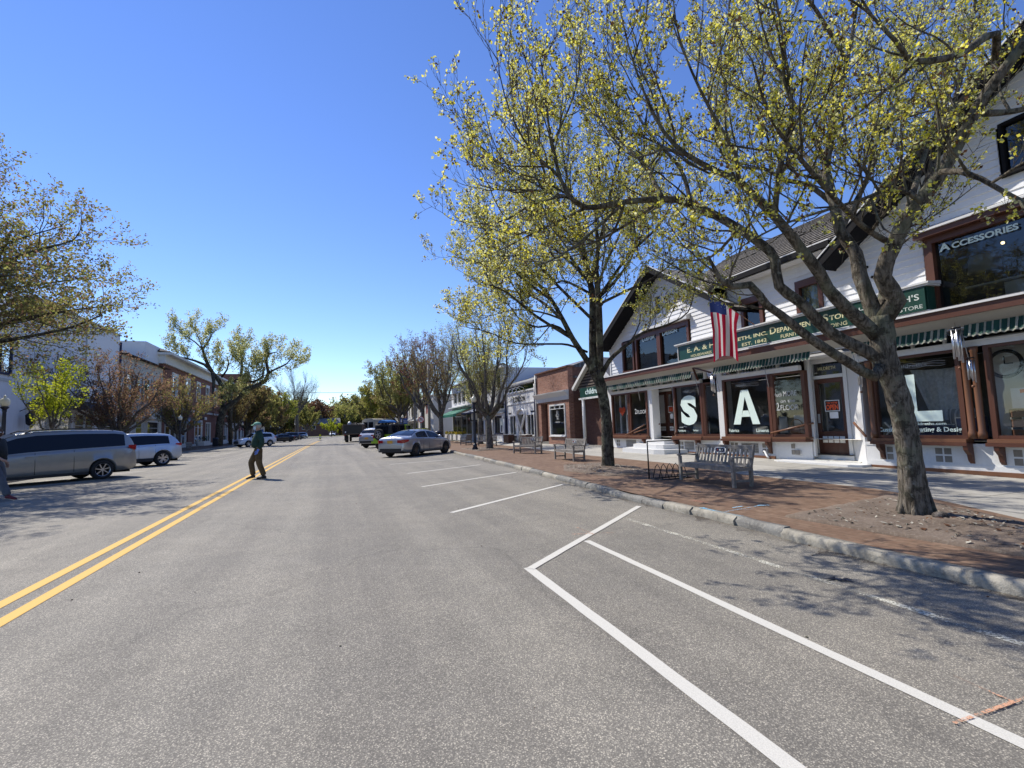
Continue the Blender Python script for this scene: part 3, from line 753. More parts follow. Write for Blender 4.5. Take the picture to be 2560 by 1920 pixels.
# roofs
def slab(mb, a, b, c, d, t, mtop, mbot, medge):
    a, b, c, d = map(Vector, (a, b, c, d)); n = (b - a).cross(d - a).normalized()
    if n.z < 0: n = -n
    k = n * t
    mb.add([a, b, c, d], [(0, 1, 2, 3)], mtop)
    lo = [p - k for p in (a, b, c, d)]
    mb.add(lo, [(3, 2, 1, 0)], mbot)
    P = [a, b, c, d]
    for i in range(4):
        j = (i + 1) % 4; mb.add([P[i], P[j], lo[j], lo[i]], [(0, 1, 2, 3)], medge)
mb = MB()
P5 = [(11.93, 8.03, 5.88), (11.93, 13.3, 5.88), (14.6, 15.97, 7.52), (16.0, 15.97, 8.35), (16.0, 4.45, 8.35)]
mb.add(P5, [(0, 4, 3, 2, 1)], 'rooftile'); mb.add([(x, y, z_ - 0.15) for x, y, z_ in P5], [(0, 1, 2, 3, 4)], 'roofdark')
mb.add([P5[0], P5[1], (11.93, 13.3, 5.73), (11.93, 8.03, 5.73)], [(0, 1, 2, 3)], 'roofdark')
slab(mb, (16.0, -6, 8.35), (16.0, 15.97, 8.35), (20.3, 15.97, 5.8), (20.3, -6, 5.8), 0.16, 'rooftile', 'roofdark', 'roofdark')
# shingle courses catching light at the eave end
nx, nz = (8.35 - EZ) / 4.07, 1
for i in range(17):
    x = 11.95 + i * 0.235; zz = EZ + 0.02 + (x - 11.93) * (8.33 - EZ) / 4.07
    ya_ = 8.03 - (x - 11.93) * 0.88 + 0.2; yb_ = min(15.9, 13.3 + (x - 11.93) - 0.2)
    mb.poly([(x, ya_, zz + 0.045), (x + 0.215, ya_ - 0.2, zz + 0.145), (x + 0.215, yb_, zz + 0.145), (x, yb_, zz + 0.045)], 'rooftile'); mb.poly([(x, ya_, zz), (x, ya_, zz + 0.045), (x, yb_, zz + 0.045), (x, yb_, zz)], 'roofdark')
mb.build('main_roof', ST)
mb = MB(); mb.box(11.86, 11.93, 8.6, 12.2, EZ - 0.13, EZ + 0.02, 'roofdark'); mb.box(11.855, 11.94, 8.6, 12.6, EZ + 0.022, EZ + 0.05, 'white')
mb.box(11.95, 12.36, 8.6, 12.2, EZ - 0.16, EZ - 0.14, 'white'); mb.build('gutter', ST)
for (c, pk, h, e, back, nm) in ((G1c, G1pk, G1h, G1e, 17.2, 'a'), (G2c, G2pk, G2h, G2e, 18.5, 'b')):
    mb = MB(); x0 = 11.75
    for s in (-1, 1):
        ye = c + s * h
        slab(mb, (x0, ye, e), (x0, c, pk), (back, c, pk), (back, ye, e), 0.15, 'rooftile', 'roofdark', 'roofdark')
        # rake board
        a = Vector((x0 - 0.02, ye, e - 0.04)); b = Vector((x0 - 0.02, c, pk - 0.04))
        mb.beam(a, b, 0.05, 0.22, 'roofdark'); mb.beam(a + Vector((-0.012, 0, 0.13)), b + Vector((-0.012, 0, 0.13)), 0.07, 0.03, 'white')
    mb.build('gable_roof', ST)

# upstairs windows
def window(parent, f, y0, y1, z0, z1, frame, glass, fw=0.1, o=0.05, mull=(), bars=(), name='window', dep=0.12, sill=True, back='interiordark', bd=0.5, mw=0.05, topw=None):
    """frame proud of the wall, a pane inside it, a dark room behind"""
    mb = MB(); tw = topw or fw
    f.box(mb, y0, y0 + fw, z0, z1, -dep, o, frame); f.box(mb, y1 - fw, y1, z0, z1, -dep, o, frame)
    f.box(mb, y0 + fw, y1 - fw, z1 - tw, z1, -dep, o + 0.004, frame); f.box(mb, y0 + fw, y1 - fw, z0, z0 + fw * 0.7, -dep, o + 0.003, frame)
    for m_ in mull: f.box(mb, m_ - mw / 2, m_ + mw / 2, z0 + fw * 0.7, z1 - tw, -dep * 0.5, o - 0.012, frame)
    for b_ in bars: f.box(mb, y0 + fw, y1 - fw, b_ - mw * 0.4, b_ + mw * 0.4, -dep * 0.5, o - 0.016, frame)
    if sill: f.box(mb, y0 - 0.03, y1 + 0.03, z0 - 0.05, z0 - 0.002, -0.02, o + 0.06, frame if sill is True else sill)
    w = mb.build(name, parent)
    mb = MB(); q = [f.p(y1 - fw, z0, -0.03), f.p(y0 + fw, z0, -0.03), f.p(y0 + fw, z1, -0.03), f.p(y1 - fw, z1, -0.03)]
    mb.poly(q, glass); g = mb.build('pane', w)
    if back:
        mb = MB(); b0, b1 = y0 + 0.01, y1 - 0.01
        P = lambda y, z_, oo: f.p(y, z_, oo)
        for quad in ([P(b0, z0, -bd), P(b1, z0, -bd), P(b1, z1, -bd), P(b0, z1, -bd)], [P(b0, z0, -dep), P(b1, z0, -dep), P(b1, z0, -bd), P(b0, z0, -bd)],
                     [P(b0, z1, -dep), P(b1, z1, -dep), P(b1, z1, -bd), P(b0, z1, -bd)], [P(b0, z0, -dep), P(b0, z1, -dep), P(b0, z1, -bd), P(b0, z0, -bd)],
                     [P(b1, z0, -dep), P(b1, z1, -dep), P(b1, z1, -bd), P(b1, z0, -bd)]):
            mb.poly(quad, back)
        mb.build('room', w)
    return w
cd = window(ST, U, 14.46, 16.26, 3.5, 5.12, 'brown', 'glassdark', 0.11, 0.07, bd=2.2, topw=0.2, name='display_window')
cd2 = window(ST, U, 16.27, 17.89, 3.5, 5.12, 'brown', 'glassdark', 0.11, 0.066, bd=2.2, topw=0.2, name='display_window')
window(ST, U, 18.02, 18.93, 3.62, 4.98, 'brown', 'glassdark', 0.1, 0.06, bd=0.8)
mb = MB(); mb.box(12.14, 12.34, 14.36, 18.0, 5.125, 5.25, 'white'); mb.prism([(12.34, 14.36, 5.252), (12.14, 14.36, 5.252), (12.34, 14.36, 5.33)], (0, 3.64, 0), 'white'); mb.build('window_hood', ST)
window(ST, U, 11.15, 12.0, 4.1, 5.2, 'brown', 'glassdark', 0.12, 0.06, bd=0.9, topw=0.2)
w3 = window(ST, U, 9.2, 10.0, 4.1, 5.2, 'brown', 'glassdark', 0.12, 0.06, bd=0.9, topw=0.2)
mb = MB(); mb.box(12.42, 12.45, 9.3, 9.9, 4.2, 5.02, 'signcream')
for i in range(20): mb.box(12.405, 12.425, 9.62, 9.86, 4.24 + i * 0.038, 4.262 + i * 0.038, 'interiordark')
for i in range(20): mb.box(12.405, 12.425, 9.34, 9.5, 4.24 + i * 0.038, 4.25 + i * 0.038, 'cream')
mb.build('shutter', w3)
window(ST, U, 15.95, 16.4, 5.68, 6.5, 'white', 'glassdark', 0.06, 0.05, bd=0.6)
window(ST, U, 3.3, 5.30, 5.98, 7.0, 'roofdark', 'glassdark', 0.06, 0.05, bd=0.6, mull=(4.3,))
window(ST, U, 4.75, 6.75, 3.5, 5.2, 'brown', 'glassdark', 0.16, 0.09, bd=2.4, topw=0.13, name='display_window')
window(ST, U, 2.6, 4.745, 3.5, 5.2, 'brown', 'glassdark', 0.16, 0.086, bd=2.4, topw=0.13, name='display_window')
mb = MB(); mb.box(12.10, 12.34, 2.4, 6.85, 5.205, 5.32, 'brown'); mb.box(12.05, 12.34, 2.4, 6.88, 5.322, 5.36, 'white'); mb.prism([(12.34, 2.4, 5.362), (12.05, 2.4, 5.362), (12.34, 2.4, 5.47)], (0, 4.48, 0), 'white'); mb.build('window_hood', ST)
# little vent pipes and flood lamps on the wall
for y, z_ in ((15.7, 6.62), (14.78, 5.55), (10.6, 5.62), (7.9, 4.72), (8.0, 5.0)):
    mb = MB(); mb.ball((12.30, y, z_), 0.035, 'roofdark', 8); mb.build('wall_vent', ST)

# cornice: brown fascia above a sloping pale cove
mb = MB(); ya, yb = -6.0, 20.3
mb.box(11.74, 12.4, ya, yb, 3.40, 3.50, 'brown'); mb.box(11.70, 11.738, ya, yb, 3.475, 3.515, 'white')
mb.box(11.735, 11.79, ya, yb, 3.30, 3.398, 'brown'); mb.box(11.72, 12.34, ya, yb, 3.502, 3.53, 'roofgrey')
mb.build('cornice', ST)
mb = MB(); mb.prism([(11.80, ya, 3.30), (12.06, ya, 3.12), (12.16, ya, 3.12), (12.16, ya, 3.30)], (0, yb - ya - 0.02, 0), 'cream'); mb.box(12.07, 12.3, ya, yb - 0.03, 3.085, 3.118, 'white')
mb.build('cove', ST)

# ground floor: pilasters, transom bars, base panels
for y0, y1, o in ((19.80, 20.25, 0.0), (16.78, 17.02, 0.0), (15.40, 15.52, 0.0), (13.0, 13.14, 0.01), (12.88, 12.995, 0.015), (9.93, 9.99, -0.28), (8.40, 8.46, -0.1)):
    mb = MB(); F.box(mb, y0, y1, 0.3, 3.08, -0.35, o, 'white'); mb.build('pilaster', ST)
mb = MB()
for y0, y1 in ((13.90, 19.80), (9.99, 12.88), (-6, 8.36)):
    F.box(mb, y0, y1, 2.70, 2.80, -0.08, 0.05, 'white'); F.box(mb, y0, y1, 2.80, 2.83, -0.06, 0.08, 'white')
mb.build('transom_bar', ST)
mb = MB()
for y0, y1, n in ((17.05, 19.80, 5), (15.52, 16.78, 2), (13.14, 15.40, 4), (9.99, 12.88, 4), (8.36, 5.9, 4), (5.9, -2, 8)):
    mb.poly([F.p(y0, 2.83, -0.03), F.p(y1, 2.83, -0.03), F.p(y1, 3.08, -0.03), F.p(y0, 3.08, -0.03)], 'glass')
    for i in range(1, n):
        y = y0 + (y1 - y0) * i / n; F.box(mb, y - 0.025, y + 0.025, 2.83, 3.08, -0.04, 0.02, 'white')
mb.build('transom_light', ST)
# shop windows
def shopwin(y0, y1, zb=0.84, zt=2.695, xo=0.0, x1=None, fw=0.09):
    """brown framed shop window, possibly swinging back to the door (x1)"""
    xa = -xo; xb = -(x1 if x1 is not None else xo)      # o at y1 (far) and at y0 (near)
    a = Vector(F.p(y1, 0, xa)); b = Vector(F.p(y0, 0, xb)); d = (b - a).normalized(); n = Vector((-abs(d.y), d.x * (1 if d.y < 0 else -1), 0)).normalized()
    if n.x > 0: n = -n
    mb = MB()
    def bar(p, q, z0, z1, w, t=0.1, m_='brown'):
        c = (p + q) / 2; mb.obox((c.x - n.x * 0.0, c.y, (z0 + z1) / 2), (q - p), n, UP, (q - p).length / 2 if (q - p).length > 1e-6 else w / 2, t / 2, (z1 - z0) / 2, m_)
    for p, s in ((a, 1), (b, -1)):
        c = p + d * (fw / 2 * s); mb.obox((c.x, c.y, (zb + zt) / 2), d, n, UP, fw / 2, 0.055, (zt - zb) / 2, 'brown')
    bar(a + d * fw, b - d * fw, zt - 0.06, zt, 0, 0.096); bar(a + d * fw, b - d * fw, zb, zb + 0.07, 0, 0.10)
    w = mb.build('shop_window', ST)
    mb = MB(); a2 = a + d * fw; b2 = b - d * fw
    mb.poly([(a2.x, a2.y, zb), (b2.x, b2.y, zb), (b2.x, b2.y, zt), (a2.x, a2.y, zt)], 'glass'); mb.build('pane', w)
    mb = MB()
    c = (a + b) / 2 + n * 0.06; mb.obox((c.x, c.y, zb - 0.035), d, n, UP, (b - a).length / 2 + 0.03, 0.13, 0.033, 'brown2')
    c = (a + b) / 2 + n * 0.10; mb.obox((c.x, c.y, zb - 0.105), d, n, UP, (b - a).length / 2 + 0.05, 0.12, 0.034, 'brown')
    mb.build('sill', w)
    return w
for args in ((18.40, 19.80), (17.06, 18.36), (13.86, 15.38), (10.98, 12.86), (6.26, 8.06), (3.75, 5.86), (1.4, 3.7), (-1.0, 1.35)): shopwin(*args)
shopwin(13.16, 13.83, x1=0.18); shopwin(10.0, 10.95, x1=0.22); shopwin(8.08, 8.36, xo=0.25, x1=0.0)
# turned posts beside the big windows
for y in (8.08, 6.16, 6.0, 3.72):
    mb = MB(); mb.lathe([(0.075, 0), (0.075, 0.12), (0.058, 0.16), (0.058, 1.72), (0.075, 1.76), (0.075, 1.85)], (12.12, y, 0.845), 'brown2', 14); mb.build('post', ST)
# base panels with cut-out squares and vents
def squares(mb, yc, zc, s=0.135, g=0.035, pat=((-1, 1), (1, 1), (-1, -1), (1, -1)), o=0.004, X=12.2):
    for i, j in pat:
        y = yc + i * (s + g) / 2; z_ = zc + j * (s + g) / 2
        mb.box(X - o, X - o + 0.01, y - s / 2, y + s / 2, z_ - s / 2, z_ + s / 2, 'interior')
for y0, y1 in ((17.06, 19.80), (13.16, 15.38), (10.99, 12.86), (-6, 8.36)):
    mb = MB(); mb.box(12.2, 12.32, y0, y1, 0.25, 0.74, 'white'); mb.box(12.16, 12.33, y0, y1, 0.0, 0.27 if y0 > 9 else 0.20, 'brown2')
    mb.box(12.185, 12.25, y0, y1, 0.27 if y0 > 9 else 0.20, 0.31, 'white'); mb.box(12.185, 12.25, y0, y1, 0.67, 0.735, 'white'); mb.build('base_panel', ST)
mb = MB()
mb.prism([(12.2, 10.985, 0.2), (12.45, 10.0, 0.2), (12.5, 10.0, 0.2), (12.5, 10.985, 0.2)], (0, 0, 0.54), 'white'); mb.build('base_panel', ST); mb = MB()
mb.prism([(12.45, 8.42, 0.2), (12.2, 8.365, 0.2), (12.5, 8.365, 0.2), (12.5, 8.42, 0.2)], (0, 0, 0.54), 'white'); mb.build('base_panel', ST)
for y in (19.45, 17.4, 15.15, 14.25, 12.55, 11.3, 7.9, 6.75, 5.45, 4.2):
    mb = MB(); squares(mb, y, 0.49, 0.13 if y < 13 else 0.115); mb.build('pierced_squares', ST)
mb = MB(); squares(mb, 10.5, 0.42, 0.13, 0.06, ((0, 1.6), (-1.6, -0.2), (0, -0.2), (1.6, -0.2)), 0.004, 12.315)
mb.build('pierced_squares', ST)
for y0, y1 in ((18.05, 18.8), (14.45, 14.95), (11.6, 12.25)):
    mb = MB(); mb.box(12.193, 12.21, y0, y1, 0.34, 0.63, 'interior')
    for i in range(6): mb.box(12.18, 12.192, y0, y1, 0.36 + i * 0.05, 0.372 + i * 0.05, 'galv')
    mb.build('vent_grille', ST)
for y in (17.3, 15.32, 14.12, 12.8, 11.12, 7.95, 6.25, 5.75, 3.9):
    mb = MB(); mb.prism([(12.19, y - 0.04, 0.70), (11.99, y - 0.04, 0.70), (12.0, y - 0.04, 0.62), (12.1, y - 0.04, 0.52), (12.13, y - 0.04, 0.40), (12.19, y - 0.04, 0.34)], (0, 0.08, 0), 'brown'); mb.build('bracket', ST)

# shop interior seen through the glass
mb = MB()
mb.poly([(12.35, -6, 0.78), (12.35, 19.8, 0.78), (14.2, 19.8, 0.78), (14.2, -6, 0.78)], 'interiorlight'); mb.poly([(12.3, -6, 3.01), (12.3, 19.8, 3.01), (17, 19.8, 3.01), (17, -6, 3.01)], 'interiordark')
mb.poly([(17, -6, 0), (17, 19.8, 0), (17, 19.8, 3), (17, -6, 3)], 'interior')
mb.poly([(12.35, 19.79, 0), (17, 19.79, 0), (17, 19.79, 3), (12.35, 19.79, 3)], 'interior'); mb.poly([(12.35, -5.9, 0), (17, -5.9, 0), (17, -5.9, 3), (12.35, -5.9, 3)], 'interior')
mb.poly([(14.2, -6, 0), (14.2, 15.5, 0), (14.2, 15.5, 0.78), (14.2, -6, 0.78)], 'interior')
for x, y, w, h in ((14.6, 19.0, 0.9, 1.5), (14.8, 17.5, 1.0, 1.2), (15.6, 14.4, 1.6, 1.6), (15.0, 13.3, 0.5, 2.0), (15.4, 11.8, 1.4, 1.9), (15.2, 7.4, 1.6, 1.4), (14.2, 5.0, 1.5, 1.1)):
    mb.box(x, x + 0.5, y - w / 2, y + w / 2, 0.3, 0.3 + h, 'interior')
mb.box(13.2, 13.3, 5.15, 5.9, 0.8, 2.98, 'interiorlight'); mb.box(12.45, 12.5, 19.0, 19.1, 0.8, 2.7, 'white'); mb.box(12.45, 12.5, 19.5, 19.6, 0.8, 2.7, 'white')
mb.build('shop_interior', ST)

# doors
def door(f, y0, y1, z0, z1, o, leaf2=False):
    d = MB(); fr = 0.11
    ws = [(y0, y1)] if not leaf2 else [(y0, (y0 + y1) / 2 - 0.01), ((y0 + y1) / 2 + 0.01, y1)]
    for a, b in ws:
        f.box(d, a, a + fr, z0, z1, o - 0.05, o, 'darkbrown'); f.box(d, b - fr, b, z0, z1, o - 0.05, o, 'darkbrown')
        f.box(d, a + fr, b - fr, z1 - 0.12, z1, o - 0.05, o - 0.002, 'brown'); f.box(d, a + fr, b - fr, z0, z0 + 0.30, o - 0.05, o - 0.002, 'darkbrown')
        f.box(d, a + fr, b - fr, z0 + 0.30, z0 + 0.5, o - 0.05, o - 0.012, 'darkbrown'); f.box(d, a + fr, b - fr, z0 + 0.5, z0 + 0.62, o - 0.05, o - 0.002, 'darkbrown')
    dr = d.build('door', ST)
    g = MB()
    for a, b in ws: g.poly([f.p(a + fr, z0 + 0.6, o - 0.02), f.p(b - fr, z0 + 0.6, o - 0.02), f.p(b - fr, z1 - 0.1, o - 0.02), f.p(a + fr, z1 - 0.1, o - 0.02)], 'glass')
    g.build('pane', dr)
    g = MB()
    for a, b in ws:
        n = 4 if not leaf2 else 3; w = (b - a - 2 * fr)
        for i in range(n):
            for j in range(2):
                yy = a + fr + w * (i + 0.08) / n; f.box(g, yy, yy + w * 0.84 / n, z0 + 0.31 + j * 0.095, z0 + 0.39 + j * 0.095, o - 0.012, o - 0.004, 'white')
    g.build('panel_lights', dr)
    g = MB(); f.box(g, y1 - 0.10, y1 - 0.06, z0 + 0.85, z0 + 1.1, o, o + 0.04, 'galv'); g.build('handle', dr)
    return dr
FD = Face(12.75, 1)
d1 = door(FD, 9.15, 10.02, 0.36, 2.42, 0.0); FE = Face(12.95, 1); d2_ = door(FE, 16.25, 17.45, 0.70, 2.62, 0.0, True)
mb = MB()       # recess round the near door
FD.box(mb, 10.02, 10.12, 0.2, 2.98, -0.05, 0.04, 'white'); FD.box(mb, 9.05, 9.15, 0.2, 2.98, -0.05, 0.04, 'white'); FD.box(mb, 9.15, 10.02, 2.43, 2.52, -0.05, 0.05, 'white')
FD.box(mb, 9.15, 10.02, 2.86, 2.98, -0.05, 0.03, 'white'); FD.box(mb, 9.0, 10.12, 0.20, 0.345, -0.05, 0.10, 'white')
mb.prism([(12.74, 9.05, 0.2), (12.28, 8.43, 0.2), (12.32, 8.40, 0.2), (12.80, 9.02, 0.2)], (0, 0, 2.78), 'white'); mb.prism([(12.45, 10.0, 0.2), (12.74, 10.10, 0.2), (12.78, 10.2, 0.2), (12.5, 10.08, 0.2)], (0, 0, 2.78), 'white')
mb.box(12.1, 12.9, 8.4, 10.1, 2.985, 3.0, 'white')
mb.build('door_recess', ST)
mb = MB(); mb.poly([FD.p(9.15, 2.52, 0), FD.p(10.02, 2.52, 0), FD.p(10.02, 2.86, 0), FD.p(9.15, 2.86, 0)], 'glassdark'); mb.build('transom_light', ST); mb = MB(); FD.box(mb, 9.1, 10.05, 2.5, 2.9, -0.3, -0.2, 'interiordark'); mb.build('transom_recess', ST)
mb = MB(); FD.box(mb, 9.02, 10.1, 0.345, 0.365, -0.05, 0.16, 'black'); mb.build('threshold', ST)
mb = MB()
FE.box(mb, 17.45, 17.60, 0.3, 2.98, -0.05, 0.04, 'white'); FE.box(mb, 16.1, 16.25, 0.3, 2.98, -0.05, 0.04, 'white'); FE.box(mb, 16.25, 17.45, 2.63, 2.72, -0.05, 0.05, 'white'); FE.box(mb, 16.1, 17.6, 0.5, 0.68, -0.05, 0.10, 'white')
mb.prism([(12.94, 17.55, 0.3), (12.2, 17.02, 0.3), (12.2, 17.06, 0.3), (12.94, 17.62, 0.3)], (0, 0, 2.68), 'white'); mb.prism([(12.94, 16.1, 0.3), (12.2, 15.52, 0.3), (12.2, 15.46, 0.3), (12.98, 16.04, 0.3)], (0, 0, 2.68), 'white')
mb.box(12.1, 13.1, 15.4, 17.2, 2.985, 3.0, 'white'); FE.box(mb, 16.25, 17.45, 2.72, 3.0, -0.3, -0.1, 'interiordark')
mb.build('door_recess', ST)
# steps
mb = MB(); mb.prism([(12.95, 15.6, 0.3), (12.2, 15.55, 0.3), (11.9, 15.75, 0.3), (11.9, 16.9, 0.3), (12.2, 17.0, 0.3), (12.95, 17.5, 0.3)], (0, 0, 0.38), 'white', False); mb.build('step', ST)
mb = MB(); mb.prism([(12.2, 15.2, 0.2), (11.62, 15.45, 0.2), (11.55, 15.8, 0.2), (11.55, 17.3, 0.2), (12.2, 17.8, 0.2)], (0, 0, 0.32), 'white'); mb.build('step', ST)
mb = MB(); mb.prism([(12.15, 14.75, 0.1), (11.35, 15.05, 0.1), (11.22, 15.5, 0.1), (11.22, 17.6, 0.1), (12.15, 18.2, 0.1)], (0, 0, 0.26), 'white'); mb.build('step', ST)
mb = MB(); mb.prism([(12.9, 10.1, 0.05), (12.2, 10.75, 0.05), (11.85, 10.75, 0.05), (11.70, 10.5, 0.05), (11.70, 8.5, 0.05), (11.85, 8.25, 0.05), (12.2, 8.25, 0.05), (12.9, 8.9, 0.05)], (0, 0, 0.15), 'white'); mb.prism([(12.85, 10.0, 0.201), (12.4, 10.0, 0.201), (12.3, 8.6, 0.201), (12.85, 8.9, 0.201)], (0, 0, 0.02), 'greywall'); mb.build('step', ST)
for a, b in (((12.08, 11.0, 0.95), (12.45, 9.9, 1.22)), ((12.55, 8.85, 1.20), (12.10, 8.28, 0.88)), ((12.02, 15.25, 0.9), (12.6, 15.75, 1.25)), ((12.02, 17.9, 0.95), (12.5, 16.75, 1.3)), ((12.05, 18.6, 0.85), (12.15, 17.3, 1.28))):
    mb = MB(); mb.tube([a, b], 0.028, 'brown2', 8); mb.build('hand_rail', ST)
mb = MB(); mb.tube([(12.14, 11.35, 0.42), (12.1, 11.28, 0.40), (12.08, 11.2, 0.28), (12.02, 11.1, 0.24)], 0.03, 'white', 8); mb.build('drain_pipe', ST)

# striped valances
MA['awngreen'] = plain('green awning canvas', (0.008, 0.048, 0.038), 0.8, var=0.2); MA['awncream'] = plain('grey cream awning canvas', (0.26, 0.265, 0.225), 0.8, var=0.2)
def valance(y1, y0, zt, zb, x=12.0, per=0.118):
    mb = MB(); n = int((y1 - y0) / per); dx = (y1 - y0) / n
    for i in range(n):
        a = y1 - i * dx
        for k, (p, q, m_) in enumerate(((0, 0.70, 'awngreen'), (0.70, 1.0, 'awncream'))):
            for j in range(4):
                t0 = p + (q - p) * j / 4; t1 = p + (q - p) * (j + 1) / 4
                def xb(t): return x + 0.012 * math.sin(t * 6.28 + i)
                def zz(t): return zb + 0.028 * abs(math.cos(math.pi * (t + 0.19)))
                ya_, yb_ = a - t0 * dx, a - t1 * dx
                mb.add([(xb(t0) + 0.06, ya_, zt), (xb(t1) + 0.06, yb_, zt), (xb(t1), yb_, zz(t1) + 0.03), (xb(t0), ya_, zz(t0) + 0.03), (xb(t1), yb_, zz(t1)), (xb(t0), ya_, zz(t0))], [(0, 3, 2, 1)], m_)
                mb.add([(xb(t0), ya_, zz(t0) + 0.03), (xb(t1), yb_, zz(t1) + 0.03), (xb(t1), yb_, zz(t1)), (xb(t0), ya_, zz(t0))], [(0, 3, 2, 1)], 'awncream')
    return mb.build('awning_valance', ST)
valance(20.25, 17.5, 3.11, 2.86, 11.84); valance(17.46, 14.0, 3.13, 2.87, 11.84); valance(12.95, 9.4, 3.13, 2.88, 11.88); valance(8.3, 6.32, 3.13, 2.86, 11.9); valance(6.02, 1.0, 3.13, 2.86, 11.9)
for y in (17.48, 13.97, 12.97, 11.0, 8.35, 6.2, 6.1):
    mb = MB(); mb.tube([(11.98, y, 3.14), (12.10, y - 0.04, 2.3)], 0.010, 'galv', 6); mb.build('awning_rod', ST)
mb = MB(); mb.beam((11.9, 13.9, 3.25), (11.95, 13.1, 2.98), 0.05, 0.05, 'darkbrown'); mb.beam((11.9, 13.92, 3.27), (12.1, 13.92, 2.8), 0.05, 0.05, 'darkbrown'); mb.build('awning_arm', ST)

# vinyl lettering on the glass
def deco(y, z_, segs, w=None, h=None, mat='decal', X=12.19, bold=0.015, name='lettering'):
    mb = MB(); put_text(mb, segs, (X, y, z_), YR, UP, mat, w, h, bold, 0.006); return mb.build(name, ST)
deco(15.03, 1.23, 'S', 0.86, 1.08, bold=0.06); mb = MB()
ya0, ya1, za0, za1, X_ = 12.50, 11.45, 1.22, 2.30, 12.183
def AQ(*q): mb.poly([(X_, ya0 - u * (ya0 - ya1), za0 + v_ * (za1 - za0)) for u, v_ in q], 'decal')
AQ((0, 0), (0.27, 0), (0.5, 0.80), (0.64, 1), (0.36, 1)); AQ((1, 0), (0.64, 1), (0.5, 0.80), (0.73, 0)); AQ((0.335, 0.22), (0.665, 0.22), (0.60, 0.40), (0.40, 0.40)); mb.build('lettering', ST)
mb = MB(); X_ = 12.183; mb.poly([(X_, 7.40, 1.21), (X_, 6.68, 1.21), (X_, 6.68, 1.44), (X_, 7.15, 1.44), (X_, 7.15, 2.26), (X_, 7.40, 2.26)], 'decal'); mb.build('lettering', ST)
deco(10.90, 2.0, [('Much ', 0.8), ('MORE', 1)], 0.76, 0.15, 'decalgrey', 12.20); deco(10.72, 1.82, 'on the', 0.48, 0.10, 'decalgrey', 12.24); deco(10.86, 1.60, [('2', 1.5), ('FLOOR', 1)], 0.74, 0.23, 'decalgrey', 12.21)
deco(18.0, 1.75, [('2', 1.4), ('FLOOR', 1)], 0.85, 0.22, 'decalgrey')
deco(15.25, 0.99, 'Furniture', 0.42, 0.09, 'decal'); deco(14.42, 0.99, 'Lamps', 0.26, 0.09, 'decal'); deco(12.72, 0.98, 'Fabrics', 0.42, 0.10, 'decal'); deco(11.62, 0.98, 'Linens', 0.46, 0.10, 'decal')
deco(8.02, 0.955, 'Custom Decorating & Design', 1.72, 0.13, 'decal', 12.185, 0.02); deco(7.25, 1.13, "hildreths.com", 0.62, 0.06, 'decal')
for y, w in ((7.5, 0.62), (12.3, 0.42), (14.85, 0.35)):
    deco(y, 2.42, "Hildreth's", w, 0.085, 'decalgrey', bold=0.0)
    mb = MB()
    for k in range(3):
        P = [Vector((12.185, y - w * 0.3 - i * 0.06, 2.50 - k * 0.045 + 0.014 * math.sin(i * 0.8 + k))) for i in range(14)]
        mb.tube(P, 0.004, 'decalgrey', 4)
    mb.build('lettering', ST)
deco(17.42, 4.77, [('C', 1.35), ('USTOM', 1)], 0.86, 0.20, 'decal', 12.335, 0.03); deco(16.04, 4.78, [('D', 1.35), ('ESIGN', 1)], 0.88, 0.20, 'decal', 12.335, 0.03)
deco(6.50, 4.84, [('A', 1.35), ('CCESSORIES', 1)], 1.32, 0.17, 'decal', 12.335, 0.035)
mb = MB(); put_text(mb, 'HILDRETH', (12.74, 9.85, 2.66), YR, UP, 'gold', 0.5, 0.09, 0.0); mb.build('lettering', ST)
# open signs and notes in the doors
for (y, z_, x, w) in ((9.74, 1.52, 12.735, 0.42), (16.72, 1.75, 12.94, 0.36)):
    h = w * 0.72
    t = thing('open_sign', 'orange and black OPEN sign in the %s door of the white store' % ('single glass' if x < 12.8 else 'far double'), 'sign', (x, y, z_), 0, 'open signs in the store doors')
    mb = MB(); mb.box(x - 0.006, x + 0.002, y - w, y, z_, z_ + h, 'paper'); mb.build('card', t)
    mb = MB(); mb.box(x - 0.008, x - 0.0061, y - w + 0.02, y - 0.02, z_ + 0.02, z_ + h - 0.02, 'black'); put_text(mb, 'OPEN', (x - 0.0075, y - 0.035, z_ + 0.04), YR, UP, 'redpaper', w - 0.07, h * 0.48, 0.04, 0.002)
    put_text(mb, "YES WE'RE", (x - 0.0075, y - 0.05, z_ + h * 0.68), YR, UP, 'redpaper', w - 0.1, h * 0.17, 0.03, 0.002); mb.build('lettering', t)
mb = MB(); mb.box(12.73, 12.736, 9.38, 9.62, 1.33, 1.50, 'paper'); tag(mb.build('notice'), 'white sheet taped under the OPEN sign on the single glass door', 'notice')
mb = MB(); mb.box(12.93, 12.936, 16.42, 16.62, 1.50, 1.70, 'paper'); tag(mb.build('notice'), 'white sheet taped on the far double door above the white steps', 'notice')

